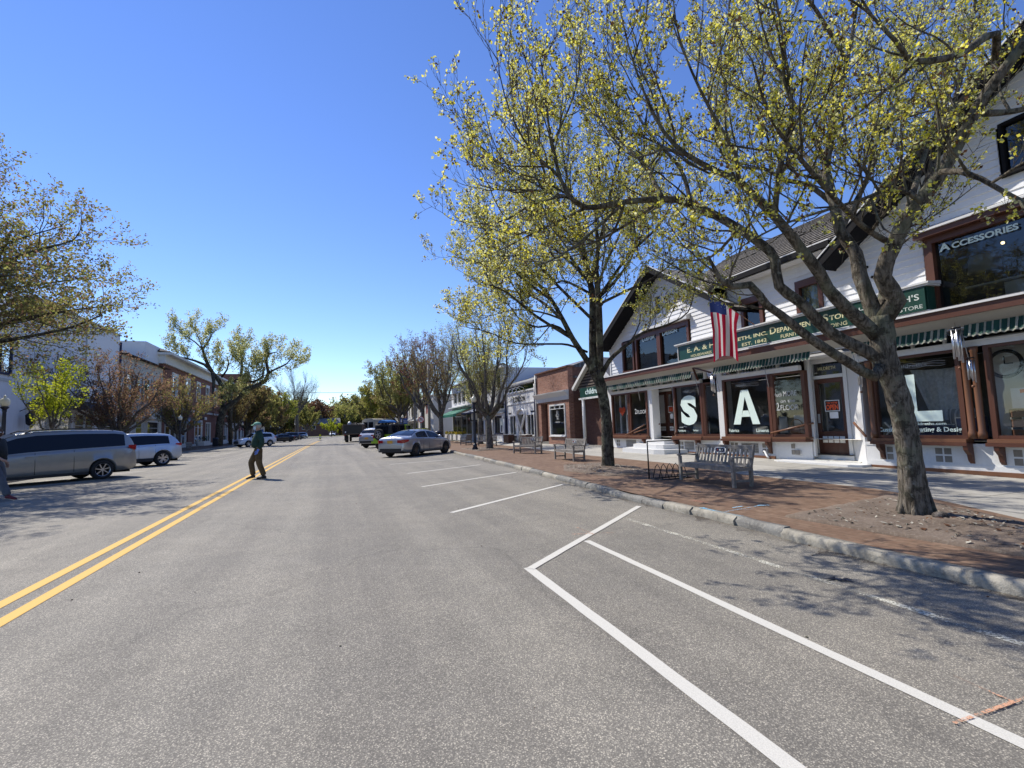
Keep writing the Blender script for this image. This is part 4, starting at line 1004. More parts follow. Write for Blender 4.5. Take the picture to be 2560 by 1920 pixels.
# signboard above the cornice
SG = thing('store_signboard', 'long dark green signboard with cream lettering above the brown cornice of the white store', 'sign', (12.1, 10.7, 3.6))
mb = MB(); mb.box(12.0, 12.3, 6.62, 14.72, 3.60, 4.12, 'green'); mb.build('board', SG)
mb = MB(); mb.box(11.975, 12.3, 6.60, 14.75, 3.55, 3.598, 'white'); mb.box(11.97, 11.998, 14.722, 14.75, 3.60, 4.12, 'white')
mb.box(11.94, 12.34, 6.55, 14.82, 4.121, 4.16, 'white'); mb.prism([(11.90, 6.53, 4.162), (12.34, 6.53, 4.162), (12.34, 6.53, 4.24), (11.90, 6.53, 4.20)], (0, 8.31, 0), 'white'); mb.build('frame', SG)
mb = MB()
def sg(y, z_, segs, w, h, m_='gold', b=0.012): put_text(mb, segs, (11.998, y * 0.976, 1.4 + (z_ - 1.4) * 0.976), YR, UP, m_, w, h, b, 0.003)
sg(14.60, 3.88, [('E. A. & H. ', 1)], 1.42, 0.19); sg(12.96, 3.88, [('HILDRETH, ', 1.0), ('INC.', 1)], 1.88, 0.13, b=0.02)
sg(10.94, 3.88, [('D', 1.45), ('EPARTMENT', 1)], 1.44, 0.20, b=0.02); sg(9.24, 3.89, [('S', 1.5), ('TORE', 1)], 0.74, 0.20, b=0.02)
sg(14.42, 3.69, 'HOUSEWARES', 1.02, 0.09); sg(13.22, 3.69, 'DRY GOODS', 0.80, 0.09); sg(12.03, 3.70, 'EST. 1842', 0.93, 0.10); sg(10.58, 3.70, 'FURNITURE', 0.80, 0.10); sg(9.38, 3.70, 'BEDDING', 0.76, 0.10)
mb.build('lettering', SG)
SG2 = thing('end_signboard', 'short green signboard at the right end of the long one, half behind the nearest trunk', 'sign', (11.96, 7.4, 3.6))
mb = MB(); mb.box(11.945, 11.966, 6.64, 8.35, 3.60, 4.11, 'green'); mb.build('board', SG2)
mb = MB(); put_text(mb, "HILDRETH'S", (11.943, 8.05, 3.84), YR, UP, 'signcream', 1.3, 0.14, 0.01, 0.002); put_text(mb, [('D', 1.3), ('EPARTMENT ', 1), ('S', 1.3), ('TORE', 1)], (11.943, 8.2, 3.65), YR, UP, 'signcream', 1.5, 0.11, 0.0, 0.002); mb.build('lettering', SG2)

# flag
MA['flagred'] = leafmat('flag red', (0.36, 0.015, 0.04), (0.42, 0.02, 0.05), 0.4); MA['flagwhite'] = leafmat('flag white', (0.62, 0.60, 0.58), (0.66, 0.64, 0.62), 0.4); MA['flagblue'] = leafmat('flag blue', (0.03, 0.045, 0.14), (0.04, 0.06, 0.18), 0.3)
def make_flag(tip, foot, h0, h1, length, label, wmax=0.5, seed=1, blue=True):
    t = thing('flag', label, 'flag', foot); R = random.Random(seed); tip, foot = Vector(tip), Vector(foot)
    mb = MB(); mb.tube([foot, tip], 0.014, 'brown2', 8); mb.ball(tip, 0.03, 'gold', 8); mb.build('flag_pole', t)
    mb = MB(); nh, nv = 26, 34; P = []
    a = foot.lerp(tip, h1); b = foot.lerp(tip, h0); mid = a.lerp(b, 0.42)
    for i in range(nv + 1):
        v = i / nv; row = []
        sq = 1 - 0.22 * min(1, v * 2.2) + 0.05 * v
        for j in range(nh + 1):
            h = j / nh; p = a.lerp(b, h)
            base = mid + (p - mid) * sq
            drop = length * v * (1 - 0.12 * math.sin(h * 3.1)); fold = 0.055 * math.sin(h * 13 + v * 1.5) * min(1, v * 3 + 0.15) + 0.04 * math.sin(h * 5 + 2 + v * 3) * v
            z_ = p.z * (1 - min(1, v * 3)) + mid.z * min(1, v * 3) + 0.0
            row.append((base.x + fold * 0.35, base.y + fold * 0.9 + 0.07 * v, z_ - drop))
        P.append(row)
    for i in range(nv):
        for j in range(nh):
            blueq = blue and i < nv * 0.19 and j > nh * 0.42
            m_ = 'flagblue' if blueq else ('flagred' if (j // 3) % 2 == 0 else 'flagwhite')
            mb.add([P[i][j], P[i][j + 1], P[i + 1][j + 1], P[i + 1][j]], [(0, 1, 2, 3)], m_, True)
    if blue:
        for i in range(1, 5, 2):
            for j in range(12, 26, 3):
                q = Vector(P[i][j]); mb.add([q + Vector((-0.012, 0.014, -.014)), q + Vector((-0.012, -0.014, -.014)), q + Vector((-0.012, -0.014, .014)), q + Vector((-0.012, 0.014, .014))], [(0, 1, 2, 3)], 'flagwhite')
    mb.build('banner', t, merge=True); return t
tipv = at_x(1752, 718, 10.55); footv = at_x(1885, 811, 12.0)
make_flag(tipv, footv, 0.86, 0.28, 1.75, 'stars and stripes hanging limp from a slanting pole over the green signboard')

# wind chimes
def chime(x, y, z_, n, L, lab, r=0.016, sp=0.05):
    t = thing('wind_chime', lab, 'wind chime', (x, y, z_), 0, 'wind chimes under the store cornice')
    mb = MB(); mb.lathe([(sp * 1.3, 0), (sp * 1.3, 0.02)], (x, y, z_), 'black', 12); mb.tube([(x, y, z_ + 0.02), (x, y, z_ + 0.12)], 0.003, 'black', 4); mb.build('top_disc', t)
    for i in range(n):
        a = 6.283 * i / n + 0.7; px, py = x + sp * math.cos(a), y + sp * math.sin(a); l = L * (0.8 + 0.06 * i)
        mb = MB(); mb.tube([(px, py, z_ - 0.03), (px, py, z_ - l)], r, 'metal', 10); mb.tube([(px, py, z_), (px, py, z_ - 0.03)], 0.002, 'black', 4); mb.build('chime_tube', t)
    mb = MB(); mb.tube([(x, y, z_), (x, y, z_ - L * 1.1)], 0.002, 'black', 4); mb.ball((x, y, z_ - L * 1.12), 0.03, 'brown2', 8); mb.build('striker', t)
chime(11.86, 6.12, 3.08, 4, 0.72, 'large silver wind chime hanging left of the brown double post', 0.022, 0.06)
chime(11.95, 5.98, 2.45, 4, 0.50, 'silver wind chime hanging low against the brown double post', 0.016, 0.05)
chime(11.95, 13.05, 2.90, 4, 0.62, 'silver wind chime hanging at the white pilaster right of the S window', 0.016, 0.05)
chime(11.98, 8.2, 2.62, 3, 0.6, 'thin silver wind chime hanging beside the near door, just left of the nearest trunk', 0.014, 0.04)

# things standing in the windows
def T(name, lab, cat, loc, group=None): return thing(name, lab, cat, loc, 0, group)
t = T('stool', 'pale wooden stool standing in the upstairs Design window', 'stool', (12.9, 15.6, 3.5)); mb = MB(); mb.lathe([(0.2, 0.62), (0.22, 0.64), (0.2, 0.67)], (12.9, 15.6, 3.5), 'cream', 14); mb.build('seat', t)
for i in range(4):
    a = 0.785 + i * 1.571; mb = MB(); mb.tube([(12.9 + 0.1 * math.cos(a), 15.6 + 0.1 * math.sin(a), 4.12), (12.9 + 0.2 * math.cos(a), 15.6 + 0.2 * math.sin(a), 3.55)], 0.018, 'cream', 6); mb.build('leg', t)
mb = MB(); mb.tube([(12.9 + 0.2 * math.cos(a), 15.6 + 0.2 * math.sin(a), 4.14 + 0.22 * math.sin((a + 1.2) / 5 * 3.14)) for a in [-1.2 + 0.3 * k for k in range(9)]], 0.02, 'cream', 6); mb.build('back_rail', t)
for (y, z0, lab) in ((15.0, 3.56, 'white pierced pot stack at the right side of the upstairs Design window'), (15.05, 3.9, 'upper white fluted pot stacked on the pierced pot upstairs')):
    mb = MB(); mb.lathe([(0.08, 0), (0.13, 0.03), (0.16, 0.15), (0.15, 0.28), (0.17, 0.31)], (12.75, y, z0 + 0.01), 'white', 16); tag(mb.build('pot'), lab, 'pot')
mb = MB(); mb.box(12.6, 12.62, 16.85, 17.1, 3.6, 3.8, 'postblack'); mb.box(12.58, 12.6, 16.9, 17.2, 3.58, 3.6, 'postblack'); tag(mb.build('dark_box'), 'small dark box on the ledge of the upstairs Custom window', 'box')
def lamp_(x, y, z0, lab, s=1.0):
    t = T('table_lamp', lab, 'lamp', (x, y, z0), 'lamps in the Accessories window')
    mb = MB(); mb.lathe([(0.08 * s, 0), (0.08 * s, 0.02), (0.03 * s, 0.05), (0.06 * s, 0.2 * s), (0.03 * s, 0.4 * s), (0.015 * s, 0.55 * s)], (x, y, z0), 'darkbrown', 12); mb.build('base', t)
    mb = MB(); mb.lathe([(0.24 * s, 0.5 * s), (0.20 * s, 0.8 * s)], (x, y, z0), 'cream', 16); mb.build('lamp_shade', t)
lamp_(12.95, 6.05, 3.75, 'drum shaded lamp at the left of the Accessories window', 1.15); lamp_(12.95, 5.1, 3.85, 'drum shaded lamp at the right of the Accessories window', 1.15)
mb = MB(); mb.box(12.7, 13.3, 4.2, 6.3, 4.0, 4.04, 'cream'); mb.box(12.8, 13.2, 4.9, 5.7, 3.6, 3.98, 'interiorlight'); tag(mb.build('display_shelf'), 'pale shelf with white boxes in the Accessories window', 'shelf')
t = T('wall_clock', 'round black rimmed clock on the pale wall behind the right shop window', 'clock', (13.12, 5.98, 2.38))
mb = MB(); mb.tube([(13.16, 6.0 + 0.27 * math.cos(a), 2.36 + 0.27 * math.sin(a)) for a in [6.2832 * k / 24 for k in range(25)]], 0.04, 'black', 8); mb.build('rim', t)
n = 24; mb = MB(); mb.poly([(13.15, 6.0 + 0.25 * math.cos(6.2832 * k / n), 2.36 + 0.25 * math.sin(6.2832 * k / n)) for k in range(n)], 'interiorlight'); mb.build('face', t)
mb = MB(); mb.box(13.13, 13.14, 5.99, 6.01, 2.36, 2.52, 'black'); mb.box(13.125, 13.135, 5.86, 6.0, 2.35, 2.37, 'black'); mb.build('hands', t)
mb = MB(); mb.box(13.155, 13.2, 5.6, 6.3, 0.8, 2.98, 'interiorlight'); mb.build('clock_wall', ST)
def crate(x, y, z0, w, h, lab):
    t = T('wooden_crate', lab, 'crate', (x, y, z0), 'wooden crates in the right shop window'); mb = MB()
    for zz in (z0, z0 + h * 0.36, z0 + h * 0.72): 
        mb.box(x, x + 0.012, y - w / 2, y + w / 2, zz, zz + h * 0.28, 'brown2')
    for yy in (y - w / 2, y + w / 2 - 0.02): mb.box(x, x + 0.35, yy, yy + 0.02, z0, z0 + h, 'cream')
    mb.box(x, x + 0.35, y - w / 2, y + w / 2, z0 + h - 0.02, z0 + h, 'cream'); mb.build('slats', t)
crate(12.5, 5.55, 0.86, 0.35, 0.55, 'weathered crate standing on end at the left of the right shop window'); crate(12.5, 5.12, 0.86, 0.38, 0.55, 'open pale crate next to the weathered one in the right shop window')
mb = MB(); mb.box(12.48, 12.5, 5.28, 5.66, 1.43, 1.82, 'paper'); mb.box(12.476, 12.479, 5.42, 5.52, 1.72, 1.79, 'redpaper'); tag(mb.build('print'), 'white printed card with a red mark standing on the crates', 'card')
t = T('curtain', 'sheer white curtain swag hanging in the window behind the big letter L', 'curtain', (12.9, 7.1, 1.5))
mb = MB(); P = []
for i in range(20):
    v = i / 19; row = []
    for j in range(34):
        h = j / 33; w = 0.62 - 0.34 * min(1, v * 1.1); y = 7.0 + (0.5 - h) * 2 * w; row.append((12.85 + 0.035 * math.sin(h * 40), y, 2.42 - 1.15 * v - 0.05 * math.sin(h * 3.14)))
    P.append(row)
mb.grid(P, 'decalgrey'); mb.build('cloth', t)
def cushion(c, sx, sy, sz, m_, lab, nm='cushion', stripes=None):
    mb = MB(); nn = 14
    for s in (-1, 1):
        P = [[(c[0] + s * sx * (1 - abs(2 * i / nn - 1) ** 3) * (1 - abs(2 * j / nn - 1) ** 3), c[1] + sy * (2 * j / nn - 1), c[2] + sz * (2 * i / nn - 1)) for j in range(nn + 1)] for i in range(nn + 1)]
        for i in range(nn):
            for j in range(nn):
                mm = m_ if not stripes or j % 3 else stripes
                mb.add([P[i][j], P[i][j + 1], P[i + 1][j + 1], P[i + 1][j]], [(0, 1, 2, 3)], mm, True)
    tag(mb.build(nm), lab, 'cushion')
cushion((12.75, 6.6, 1.26), 0.12, 0.28, 0.2, 'interior', 'brown and cream striped cushion behind the glass right of the letter L', stripes='cream')
cushion((12.7, 11.95, 0.98), 0.14, 0.3, 0.16, 'cream', 'crumpled pale linen bundle at the foot of the letter A window'); cushion((12.85, 11.35, 1.18), 0.15, 0.28, 0.24, 'white', 'white pillow in the letter A window'); cushion((12.8, 10.45, 1.3), 0.14, 0.35, 0.16, 'white', 'white folded bedding behind the faded floor lettering')
cushion((12.8, 14.7, 1.12), 0.16, 0.42, 0.22, 'white', 'white bolster low in the letter S window'); cushion((12.8, 19.3, 0.98), 0.1, 0.16, 0.12, 'cream', 'small cream parcel at the left of the leftmost shop window')
for (y, w, z1, lab) in ((6.45, 0.36, 1.28, 'dark navy box with a pale edge at the right of the letter L window'), (7.3, 1.3, 1.14, 'low navy cabinet behind the Custom Decorating lettering')):
    mb = MB(); mb.box(12.5, 12.9, y - w / 2, y + w / 2, 0.80, z1, 'navy'); mb.box(12.49, 12.499, y - w / 2, y + w / 2, z1 - 0.02, z1, 'decalgrey'); mb.box(12.49, 12.499, y + w / 2 - 0.012, y + w / 2, 0.8, z1 - 0.02, 'decalgrey'); mb.box(12.485, 12.499, y - 0.06, y + 0.06, 0.95, 0.97, 'metal'); tag(mb.build('cabinet'), lab, 'cabinet')
t = T('trestle', 'white crossed folding rack at the left of the letter L window', 'rack', (12.5, 7.95, 0.8)); mb = MB()
for a, b in (((12.45, 8.05, 0.86), (12.45, 7.75, 1.2)), ((12.47, 7.75, 0.86), (12.47, 8.05, 1.2)), ((12.45, 7.8, 0.86), (12.45, 7.55, 1.15)), ((12.47, 7.55, 0.86), (12.47, 7.8, 1.15))): mb.beam(a, b, 0.03, 0.03, 'white')
mb.build('slats', t)
mb = MB(); n = 28; pts = []
for k in range(n):
    a = 6.2832 * k / n; pts.append((12.30, 19.15 - 0.017 * 16 * math.sin(a) ** 3, 1.93 + 0.0145 * (13 * math.cos(a) - 5 * math.cos(2 * a) - 2 * math.cos(3 * a) - math.cos(4 * a))))
mb.poly(pts, 'redheart' if 'redheart' in MA else 'redpaper'); tag(mb.build('paper_heart'), 'red paper heart stuck inside the leftmost shop window', 'decoration')
mb = MB(); mb.box(12.3, 12.305, 18.55, 18.78, 1.75, 1.98, 'paper'); tag(mb.build('notice'), 'white sheet beside the red heart in the leftmost shop window', 'notice')
t = T('basket', 'woven basket on the ledge behind the faded floor lettering', 'basket', (12.6, 10.5, 0.85)); mb = MB(); mb.lathe([(0.14, 0), (0.19, 0.14), (0.2, 0.28)], (12.6, 10.55, 0.85), 'brown2', 14); mb.build('body', t)
mb = MB(); mb.tube([(12.6, 10.55 + 0.19 * math.cos(a), 1.13 + 0.2 * math.sin(a)) for a in [3.1416 * k / 10 for k in range(11)]], 0.012, 'brown2', 6); mb.build('handle', t)
# spot lights inside, lit in the photograph
m, nt, b, o = nmat('lit bulb'); b.inputs['Emission Color'].default_value = (1, 0.75, 0.4, 1); b.inputs['Emission Strength'].default_value = 4; MA['bulb'] = m
for (x, y, z_, lab) in ((13.5, 14.25, 2.45, 'small warm spot light glowing above the letter S window'), (13.6, 6.0, 5.0, 'small warm ceiling light in the Accessories window')):
    mb = MB(); mb.ball((x, y, z_), 0.035, 'bulb', 8); tag(mb.build('spot_light'), lab, 'light')
# ---------------------------------------------------------------- shops further along the right side
RF = Face(12.3, 1)
def shell(mb, f, y0, y1, z1, depth, mat, z0=0.0, roof='roofgrey', side=None):
    """closed body of a building behind a facade line"""
    f.box(mb, y0, y1, z0, z1, -depth, -2.3, side or mat); f.box(mb, y0, y0 + 0.2, z0, z1, -2.3, -0.32, side or mat); f.box(mb, y1 - 0.2, y1, z0, z1, -2.3, -0.32, side or mat); f.box(mb, y0 + 0.2, y1 - 0.2, z1 - 0.2, z1, -2.3, -0.32, side or mat)
def bldg(name, label, f, y0, y1, cat='building', group=None):
    return thing(name, label, cat, (f.X, (y0 + y1) / 2, 0.1), 0, group)
def front(mb, f, y0, y1, z0, z1, holes, mat, t=0.3):
    """a wall sheet with rectangular openings cut out (holes: y0,y1,z0,z1)"""
    ysn = sorted({y0, y1, *[h[0] for h in holes], *[h[1] for h in holes]}); zs = sorted({z0, z1, *[h[2] for h in holes], *[h[3] for h in holes]})
    for zi in range(len(zs) - 1):
        run = None
        for yi in range(len(ysn) - 1):
            cy, cz = (ysn[yi] + ysn[yi + 1]) / 2, (zs[zi] + zs[zi + 1]) / 2
            solid = not any(a < cy < b and c < cz < d for a, b, c, d in holes)
            if solid: run = (run[0], ysn[yi + 1]) if run else (ysn[yi], ysn[yi + 1])
            if run and (not solid or yi == len(ysn) - 2):
                f.box(mb, run[0], run[1], zs[zi], zs[zi + 1], -t, 0, mat); run = None
# small green gabled shop between the store and the brick building
B = bldg('gabled_shop', 'small dark shop with a steep green gable and white posts beside the white department store', RF, 20.3, 24.3, 'shop')
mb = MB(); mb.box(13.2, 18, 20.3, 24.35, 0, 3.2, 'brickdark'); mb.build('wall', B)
mb = MB(); pk = (22.15, 4.75); 
for a, b in (((20.3, 3.35), pk), ((24.2, 3.3), pk)):
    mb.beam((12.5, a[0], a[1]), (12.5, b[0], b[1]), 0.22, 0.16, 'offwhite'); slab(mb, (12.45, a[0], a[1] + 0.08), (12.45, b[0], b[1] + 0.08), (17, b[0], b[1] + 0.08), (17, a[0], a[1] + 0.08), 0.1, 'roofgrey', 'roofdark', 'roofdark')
mb.build('roof', B)
mb = MB(); z = 3.25
while z < 4.7:
    k = (z - 3.3) / 1.45; mb.box(12.62, 12.66, 24.1 - max(0, k) * 1.95, 20.35 + max(0, k) * 1.8, z, z + 0.13, 'soil'); mb.box(12.60, 12.62, 24.1 - max(0, k) * 1.95, 20.35 + max(0, k) * 1.8, z, z + 0.03, 'roofdark'); z += 0.15
mb.build('gable_boards', B)
mb = MB(); mb.box(12.4, 12.5, 20.4, 23.3, 2.78, 3.28, 'green'); mb.box(12.36, 12.52, 20.3, 23.4, 2.68, 2.775, 'offwhite'); mb.build('fascia_board', B)
mb = MB(); put_text(mb, "children's", (12.395, 22.7, 2.92), YR, UP, 'decal', 1.75, 0.30, 0.03, 0.003); mb.build('lettering', B)
for y in (23.05, 20.45):
    mb = MB(); mb.tube([(12.45, y, 0.2), (12.45, y, 2.68)], 0.09, 'offwhite', 10); mb.box(12.32, 12.58, y - 0.13, y + 0.13, 0.15, 0.35, 'offwhite'); mb.build('porch_post', B)
mb = MB(); mb.box(13.1, 13.2, 21.25, 22.35, 0.2, 2.25, 'brown'); mb.box(13.08, 13.1, 21.4, 22.2, 0.5, 2.1, 'interiordark'); mb.box(13.07, 13.08, 21.72, 21.9, 1.35, 1.6, 'paper'); mb.box(13.07, 13.09, 21.28, 21.36, 0.2, 2.2, 'brown2'); mb.build('door', B)
mb = MB(); mb.box(13.14, 13.2, 21.5, 22.6, 2.3, 2.66, 'offwhite'); mb.box(13.12, 13.14, 21.6, 22.5, 2.36, 2.6, 'glassdark'); mb.build('window', B)
t = thing('wall_lamp', 'round white lamp on the shaded side wall of the brick shop', 'lamp', (13.0, 24.26, 3.2)); mb = MB(); mb.ball((12.9, 24.1, 3.2), 0.09, 'paper', 10); mb.build('globe', t); mb = MB(); mb.tube([(12.9, 24.12, 3.2), (12.95, 24.31, 3.22)], 0.02, 'black', 6); mb.build('arm', t)

# brick shop
B = bldg('brick_shop', 'narrow red brown brick shop with a white cornice and one white framed window', RF, 24.3, 29.0, 'shop')
mb = MB(); front(mb, RF, 24.45, 28.95, 0.15, 4.62, [(27.35, 28.35, 0.15, 2.72), (24.9, 27.1, 0.72, 2.62)], 'brick')
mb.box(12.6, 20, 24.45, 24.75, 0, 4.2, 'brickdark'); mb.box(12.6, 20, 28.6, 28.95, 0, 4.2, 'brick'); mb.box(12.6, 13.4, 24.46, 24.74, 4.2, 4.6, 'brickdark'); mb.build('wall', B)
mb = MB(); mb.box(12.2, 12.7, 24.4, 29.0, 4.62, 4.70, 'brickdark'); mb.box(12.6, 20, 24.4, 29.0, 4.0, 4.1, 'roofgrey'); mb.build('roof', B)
mb = MB(); mb.prism([(12.29, 24.4, 2.80), (12.24, 24.4, 2.80), (12.22, 24.4, 3.02), (12.02, 24.4, 3.25), (12.0, 24.4, 3.32), (12.29, 24.4, 3.34)], (0, 4.6, 0), 'white'); mb.build('cornice', B)
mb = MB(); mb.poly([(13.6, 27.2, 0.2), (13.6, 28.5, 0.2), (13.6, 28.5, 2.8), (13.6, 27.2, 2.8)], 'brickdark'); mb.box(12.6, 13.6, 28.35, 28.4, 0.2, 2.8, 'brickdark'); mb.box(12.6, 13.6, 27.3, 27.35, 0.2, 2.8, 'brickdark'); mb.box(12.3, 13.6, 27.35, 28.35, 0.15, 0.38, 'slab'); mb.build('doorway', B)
w = window(B, RF, 24.95, 27.05, 0.76, 2.60, 'white', 'glass', 0.09, 0.04, mull=(), bars=(2.33,), bd=1.6, name='shop_window', back='interior', sill='white')
mb = MB(); 
for y in (25.65, 26.35): RF.box(mb, y - 0.03, y + 0.03, 2.36, 2.53, -0.06, 0.02, 'white')
for k in range(3):
    n = 16; mb.tube([(12.30, 26.0 + (0.17 + 0.05 * math.cos(6 * a)) * math.cos(a) * (1 - 0.3 * k), 1.95 + (0.25 + 0.06 * math.cos(6 * a)) * math.sin(a) * (1 - 0.3 * k)) for a in [6.2832 * i / 32 for i in range(33)]], 0.012, 'decalgrey', 5)
put_text(mb, 'BESPOKE', (12.31, 26.3, 1.52), YR, UP, 'decalgrey', 0.55, 0.07, 0.0) if False else None
mb.box(12.30, 12.305, 25.72, 26.3, 1.54, 1.58, 'decalgrey'); mb.build('window_emblem', w)
mb = MB(); mb.tube([(12.22, 28.97, 0.2), (12.22, 28.97, 4.6)], 0.05, 'offwhite', 8); mb.build('downpipe', B)

# London jewellers: white boarded front with an arched doorway
B = bldg('jewellers_shop', 'white panelled jewellers shop reading LONDON with an arched doorway', RF, 29.1, 34.8, 'shop')
mb = MB(); front(mb, RF, 29.15, 34.75, 0.2, 3.75, [(31.1, 32.5, 0.2, 2.2), (29.5, 30.8, 0.75, 2.2), (32.9, 34.2, 0.75, 2.2)], 'white'); shell(mb, RF, 29.1, 34.8, 4.6, 9, 'greywall')
for z_ in (2.95,): RF.box(mb, 29.15, 34.75, z_, z_ + 0.07, 0, 0.05, 'white')
for i in range(9): RF.box(mb, 29.5 + i * 0.62, 29.515 + i * 0.62, 2.3, 2.95, 0, 0.012, 'greywall')
RF.box(mb, 29.15, 34.75, 3.75, 3.85, -0.3, 0.08, 'white'); mb.build('wall', B)
mb = MB(); pts = [Vector((12.25, 31.8 + 0.75 * math.cos(a), 2.15 + 0.42 * math.sin(a))) for a in [3.1416 * k / 12 for k in range(13)]]
mb.tube([(12.25, 32.55, 0.25)] + pts[::-1] + [(12.25, 31.05, 0.25)], 0.09, 'white', 8); mb.build('door_arch', B)
mb = MB(); mb.poly([(12.9, 31.0, 0.2), (12.9, 32.6, 0.2), (12.9, 32.6, 2.4), (12.9, 31.0, 2.4)], 'interiordark'); mb.box(12.6, 12.66, 31.5, 32.1, 0.25, 2.15, 'brown'); mb.build('door', B)
for y0, y1 in ((29.5, 30.8), (32.9, 34.2)): window(B, RF, y0, y1, 0.75, 2.2, 'white', 'glass', 0.08, 0.03, mull=((y0 + y1) / 2,), bd=1.0, back='interior')
mb = MB(); mb.box(12.24, 12.3, 29.2, 34.7, 3.72, 3.76, 'white'); mb.prism([(12.1, 29.1, 4.22), (12.1, 29.1, 4.32), (17, 29.1, 6.0), (21, 29.1, 4.22)], (0, 5.7, 0), 'roofgrey'); mb.box(12.5, 12.6, 29.1, 34.8, 3.8, 4.25, 'evergreen'); mb.build('roof', B)
mb = MB(); put_text(mb, [('L', 1.15), ('ONDON', 1)], (12.28, 33.3, 3.10), YR, UP, 'black', 2.3, 0.42, 0.03, 0.01); put_text(mb, 'JEWELERS', (12.28, 33.2, 2.98), YR, UP, 'decalgrey', 2.2, 0.1, 0.0, 0.01)
put_text(mb, 'CHANEL', (12.28, 30.2, 2.28), YR, UP, 'black', 0.7, 0.12, 0.03, 0.008) if False else None
mb.box(12.285, 12.292, 29.5, 30.1, 2.28, 2.38, 'black'); mb.box(12.285, 12.292, 33.9, 34.4, 2.28, 2.38, 'black'); mb.build('lettering', B)
for i in range(4):
    y = 30.9 + i * 0.75; t = thing('gooseneck_lamp', 'white gooseneck lamp over the LONDON lettering, %s from the left' % ['fourth', 'third', 'second', 'first'][i], 'lamp', (12.28, y, 3.8), 0, 'gooseneck lamps over the LONDON sign')
    mb = MB(); mb.tube([(12.3, y, 3.7), (12.15, y, 4.0), (11.85, y, 4.08), (11.65, y, 3.9), (11.62, y, 3.72)], 0.022, 'white', 6); mb.build('arm', t)
    mb = MB(); mb.lathe([(0.16, 0), (0.05, 0.16), (0.02, 0.2)], (11.62, y, 3.58), 'white', 10); mb.build('lamp_shade', t)
for y in (33.4, 30.0):
    t = thing('planter', 'dark brown square planter at the foot of the %s LONDON shop window' % ('left' if y > 32 else 'right'), 'planter', (11.9, y, 0.25), 0, 'planters at the jewellers'); mb = MB(); mb.box(11.65, 12.1, y - 0.55, y + 0.55, 0.24, 0.80, 'darkbrown'); mb.box(11.62, 12.13, y - 0.58, y + 0.58, 0.8, 0.84, 'greywall'); mb.build('body', t)
mb = MB(); mb.tube([(12.2, 34.85, 0.2), (12.2, 34.85, 3.9)], 0.06, 'navy', 8); mb.build('downpipe', B)
mb = MB(); mb.tube([(12.2, 29.1, 0.2), (12.2, 29.1, 4.1)], 0.06, 'navy', 8); mb.build('downpipe', B)

# white columned front
B = bldg('columned_shop', 'tall white boarded shop with paired columns behind the second street trunk', RF, 34.9, 40.3, 'shop')
mb = MB(); front(mb, RF, 34.95, 40.25, 2.5, 5.9, [(35.3, 36.6, 2.75, 3.35), (38.9, 39.5, 2.75, 3.35), (38.6, 39.6, 4.4, 5.5), (36, 37, 4.4, 5.5)], 'white'); shell(mb, RF, 34.9, 40.3, 5.9, 9, 'siding'); RF.box(mb, 34.95, 37.9, 0.25, 0.85, -0.3, 0, 'white'); mb.build('wall', B)
mb = MB(); RF.box(mb, 34.9, 40.4, 2.25, 2.5, -0.3, 0.25, 'white'); RF.box(mb, 34.9, 40.4, 2.42, 2.5, 0, 0.4, 'white'); RF.box(mb, 34.9, 40.3, 5.9, 6.05, -0.4, 0.3, 'white'); mb.build('cornice', B)
for y in (40.15, 38.7, 37.95, 35.05):
    mb = MB(); mb.tube([(12.15, y, 0.3), (12.15, y, 2.05)], 0.1, 'white', 10); mb.box(12.0, 12.3, y - 0.15, y + 0.15, 2.05, 2.25, 'white'); mb.box(12.0, 12.3, y - 0.15, y + 0.15, 0.2, 0.5, 'white'); mb.build('column', B)
mb = MB(); mb.box(12.7, 12.75, 38.7, 40.1, 0.25, 2.25, 'greywall'); mb.build('door', B)
window(B, RF, 35.2, 37.8, 0.85, 2.2, 'navy', 'glass', 0.08, 0.0, mull=(36.5,), bd=0.8, back='interior')
for (a, b, c, d) in ((35.3, 36.6, 2.75, 3.35), (38.9, 39.5, 2.75, 3.35), (38.6, 39.6, 4.4, 5.5), (36, 37, 4.4, 5.5)): window(B, RF, a, b, c, d, 'white', 'glassdark', 0.06, 0.03, bd=0.5)
t = thing('poster', 'pale blue poster with dark figures in the window of the columned shop', 'poster', (12.2, 35.9, 1.0)); mb = MB(); mb.box(12.2, 12.22, 35.45, 36.3, 0.95, 2.05, 'paper'); mb.build('sheet', t); mb = MB(); mb.box(12.195, 12.2, 35.5, 36.25, 1.2, 2.0, 'blue_spray' if False else 'signcream'); mb.box(12.19, 12.195, 35.7, 36.0, 1.0, 1.5, 'navy'); mb.build('print', t)

# navy shop
B = bldg('navy_shop', 'white gabled building with dark shutters over a navy shopfront and awning', RF, 40.4, 44.5, 'shop')
ups = [(41.0 + 1.15 * i, 41.75 + 1.15 * i, 4.0, 5.1) for i in range(3)]
mb = MB(); front(mb, RF, 40.4, 44.5, 3.6, 6.2, ups, 'siding'); shell(mb, RF, 40.4, 44.5, 6.2, 9, 'siding'); RF.box(mb, 40.4, 44.5, 2.75, 3.6, -0.3, 0, 'navy'); RF.box(mb, 40.4, 44.5, 0.2, 0.8, -0.3, 0.0, 'greywall'); RF.box(mb, 40.4, 40.6, 0.8, 2.8, -0.3, 0, 'white'); mb.build('wall', B)
for w_ in ups:
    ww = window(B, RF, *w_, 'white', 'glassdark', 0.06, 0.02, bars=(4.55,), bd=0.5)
    for a_, b_ in ((w_[0] - 0.22, w_[0] - 0.01), (w_[1] + 0.01, w_[1] + 0.22)): mb = MB(); RF.box(mb, a_, b_, 4.0, 5.1, 0, 0.04, 'black'); mb.build('shutter', ww)
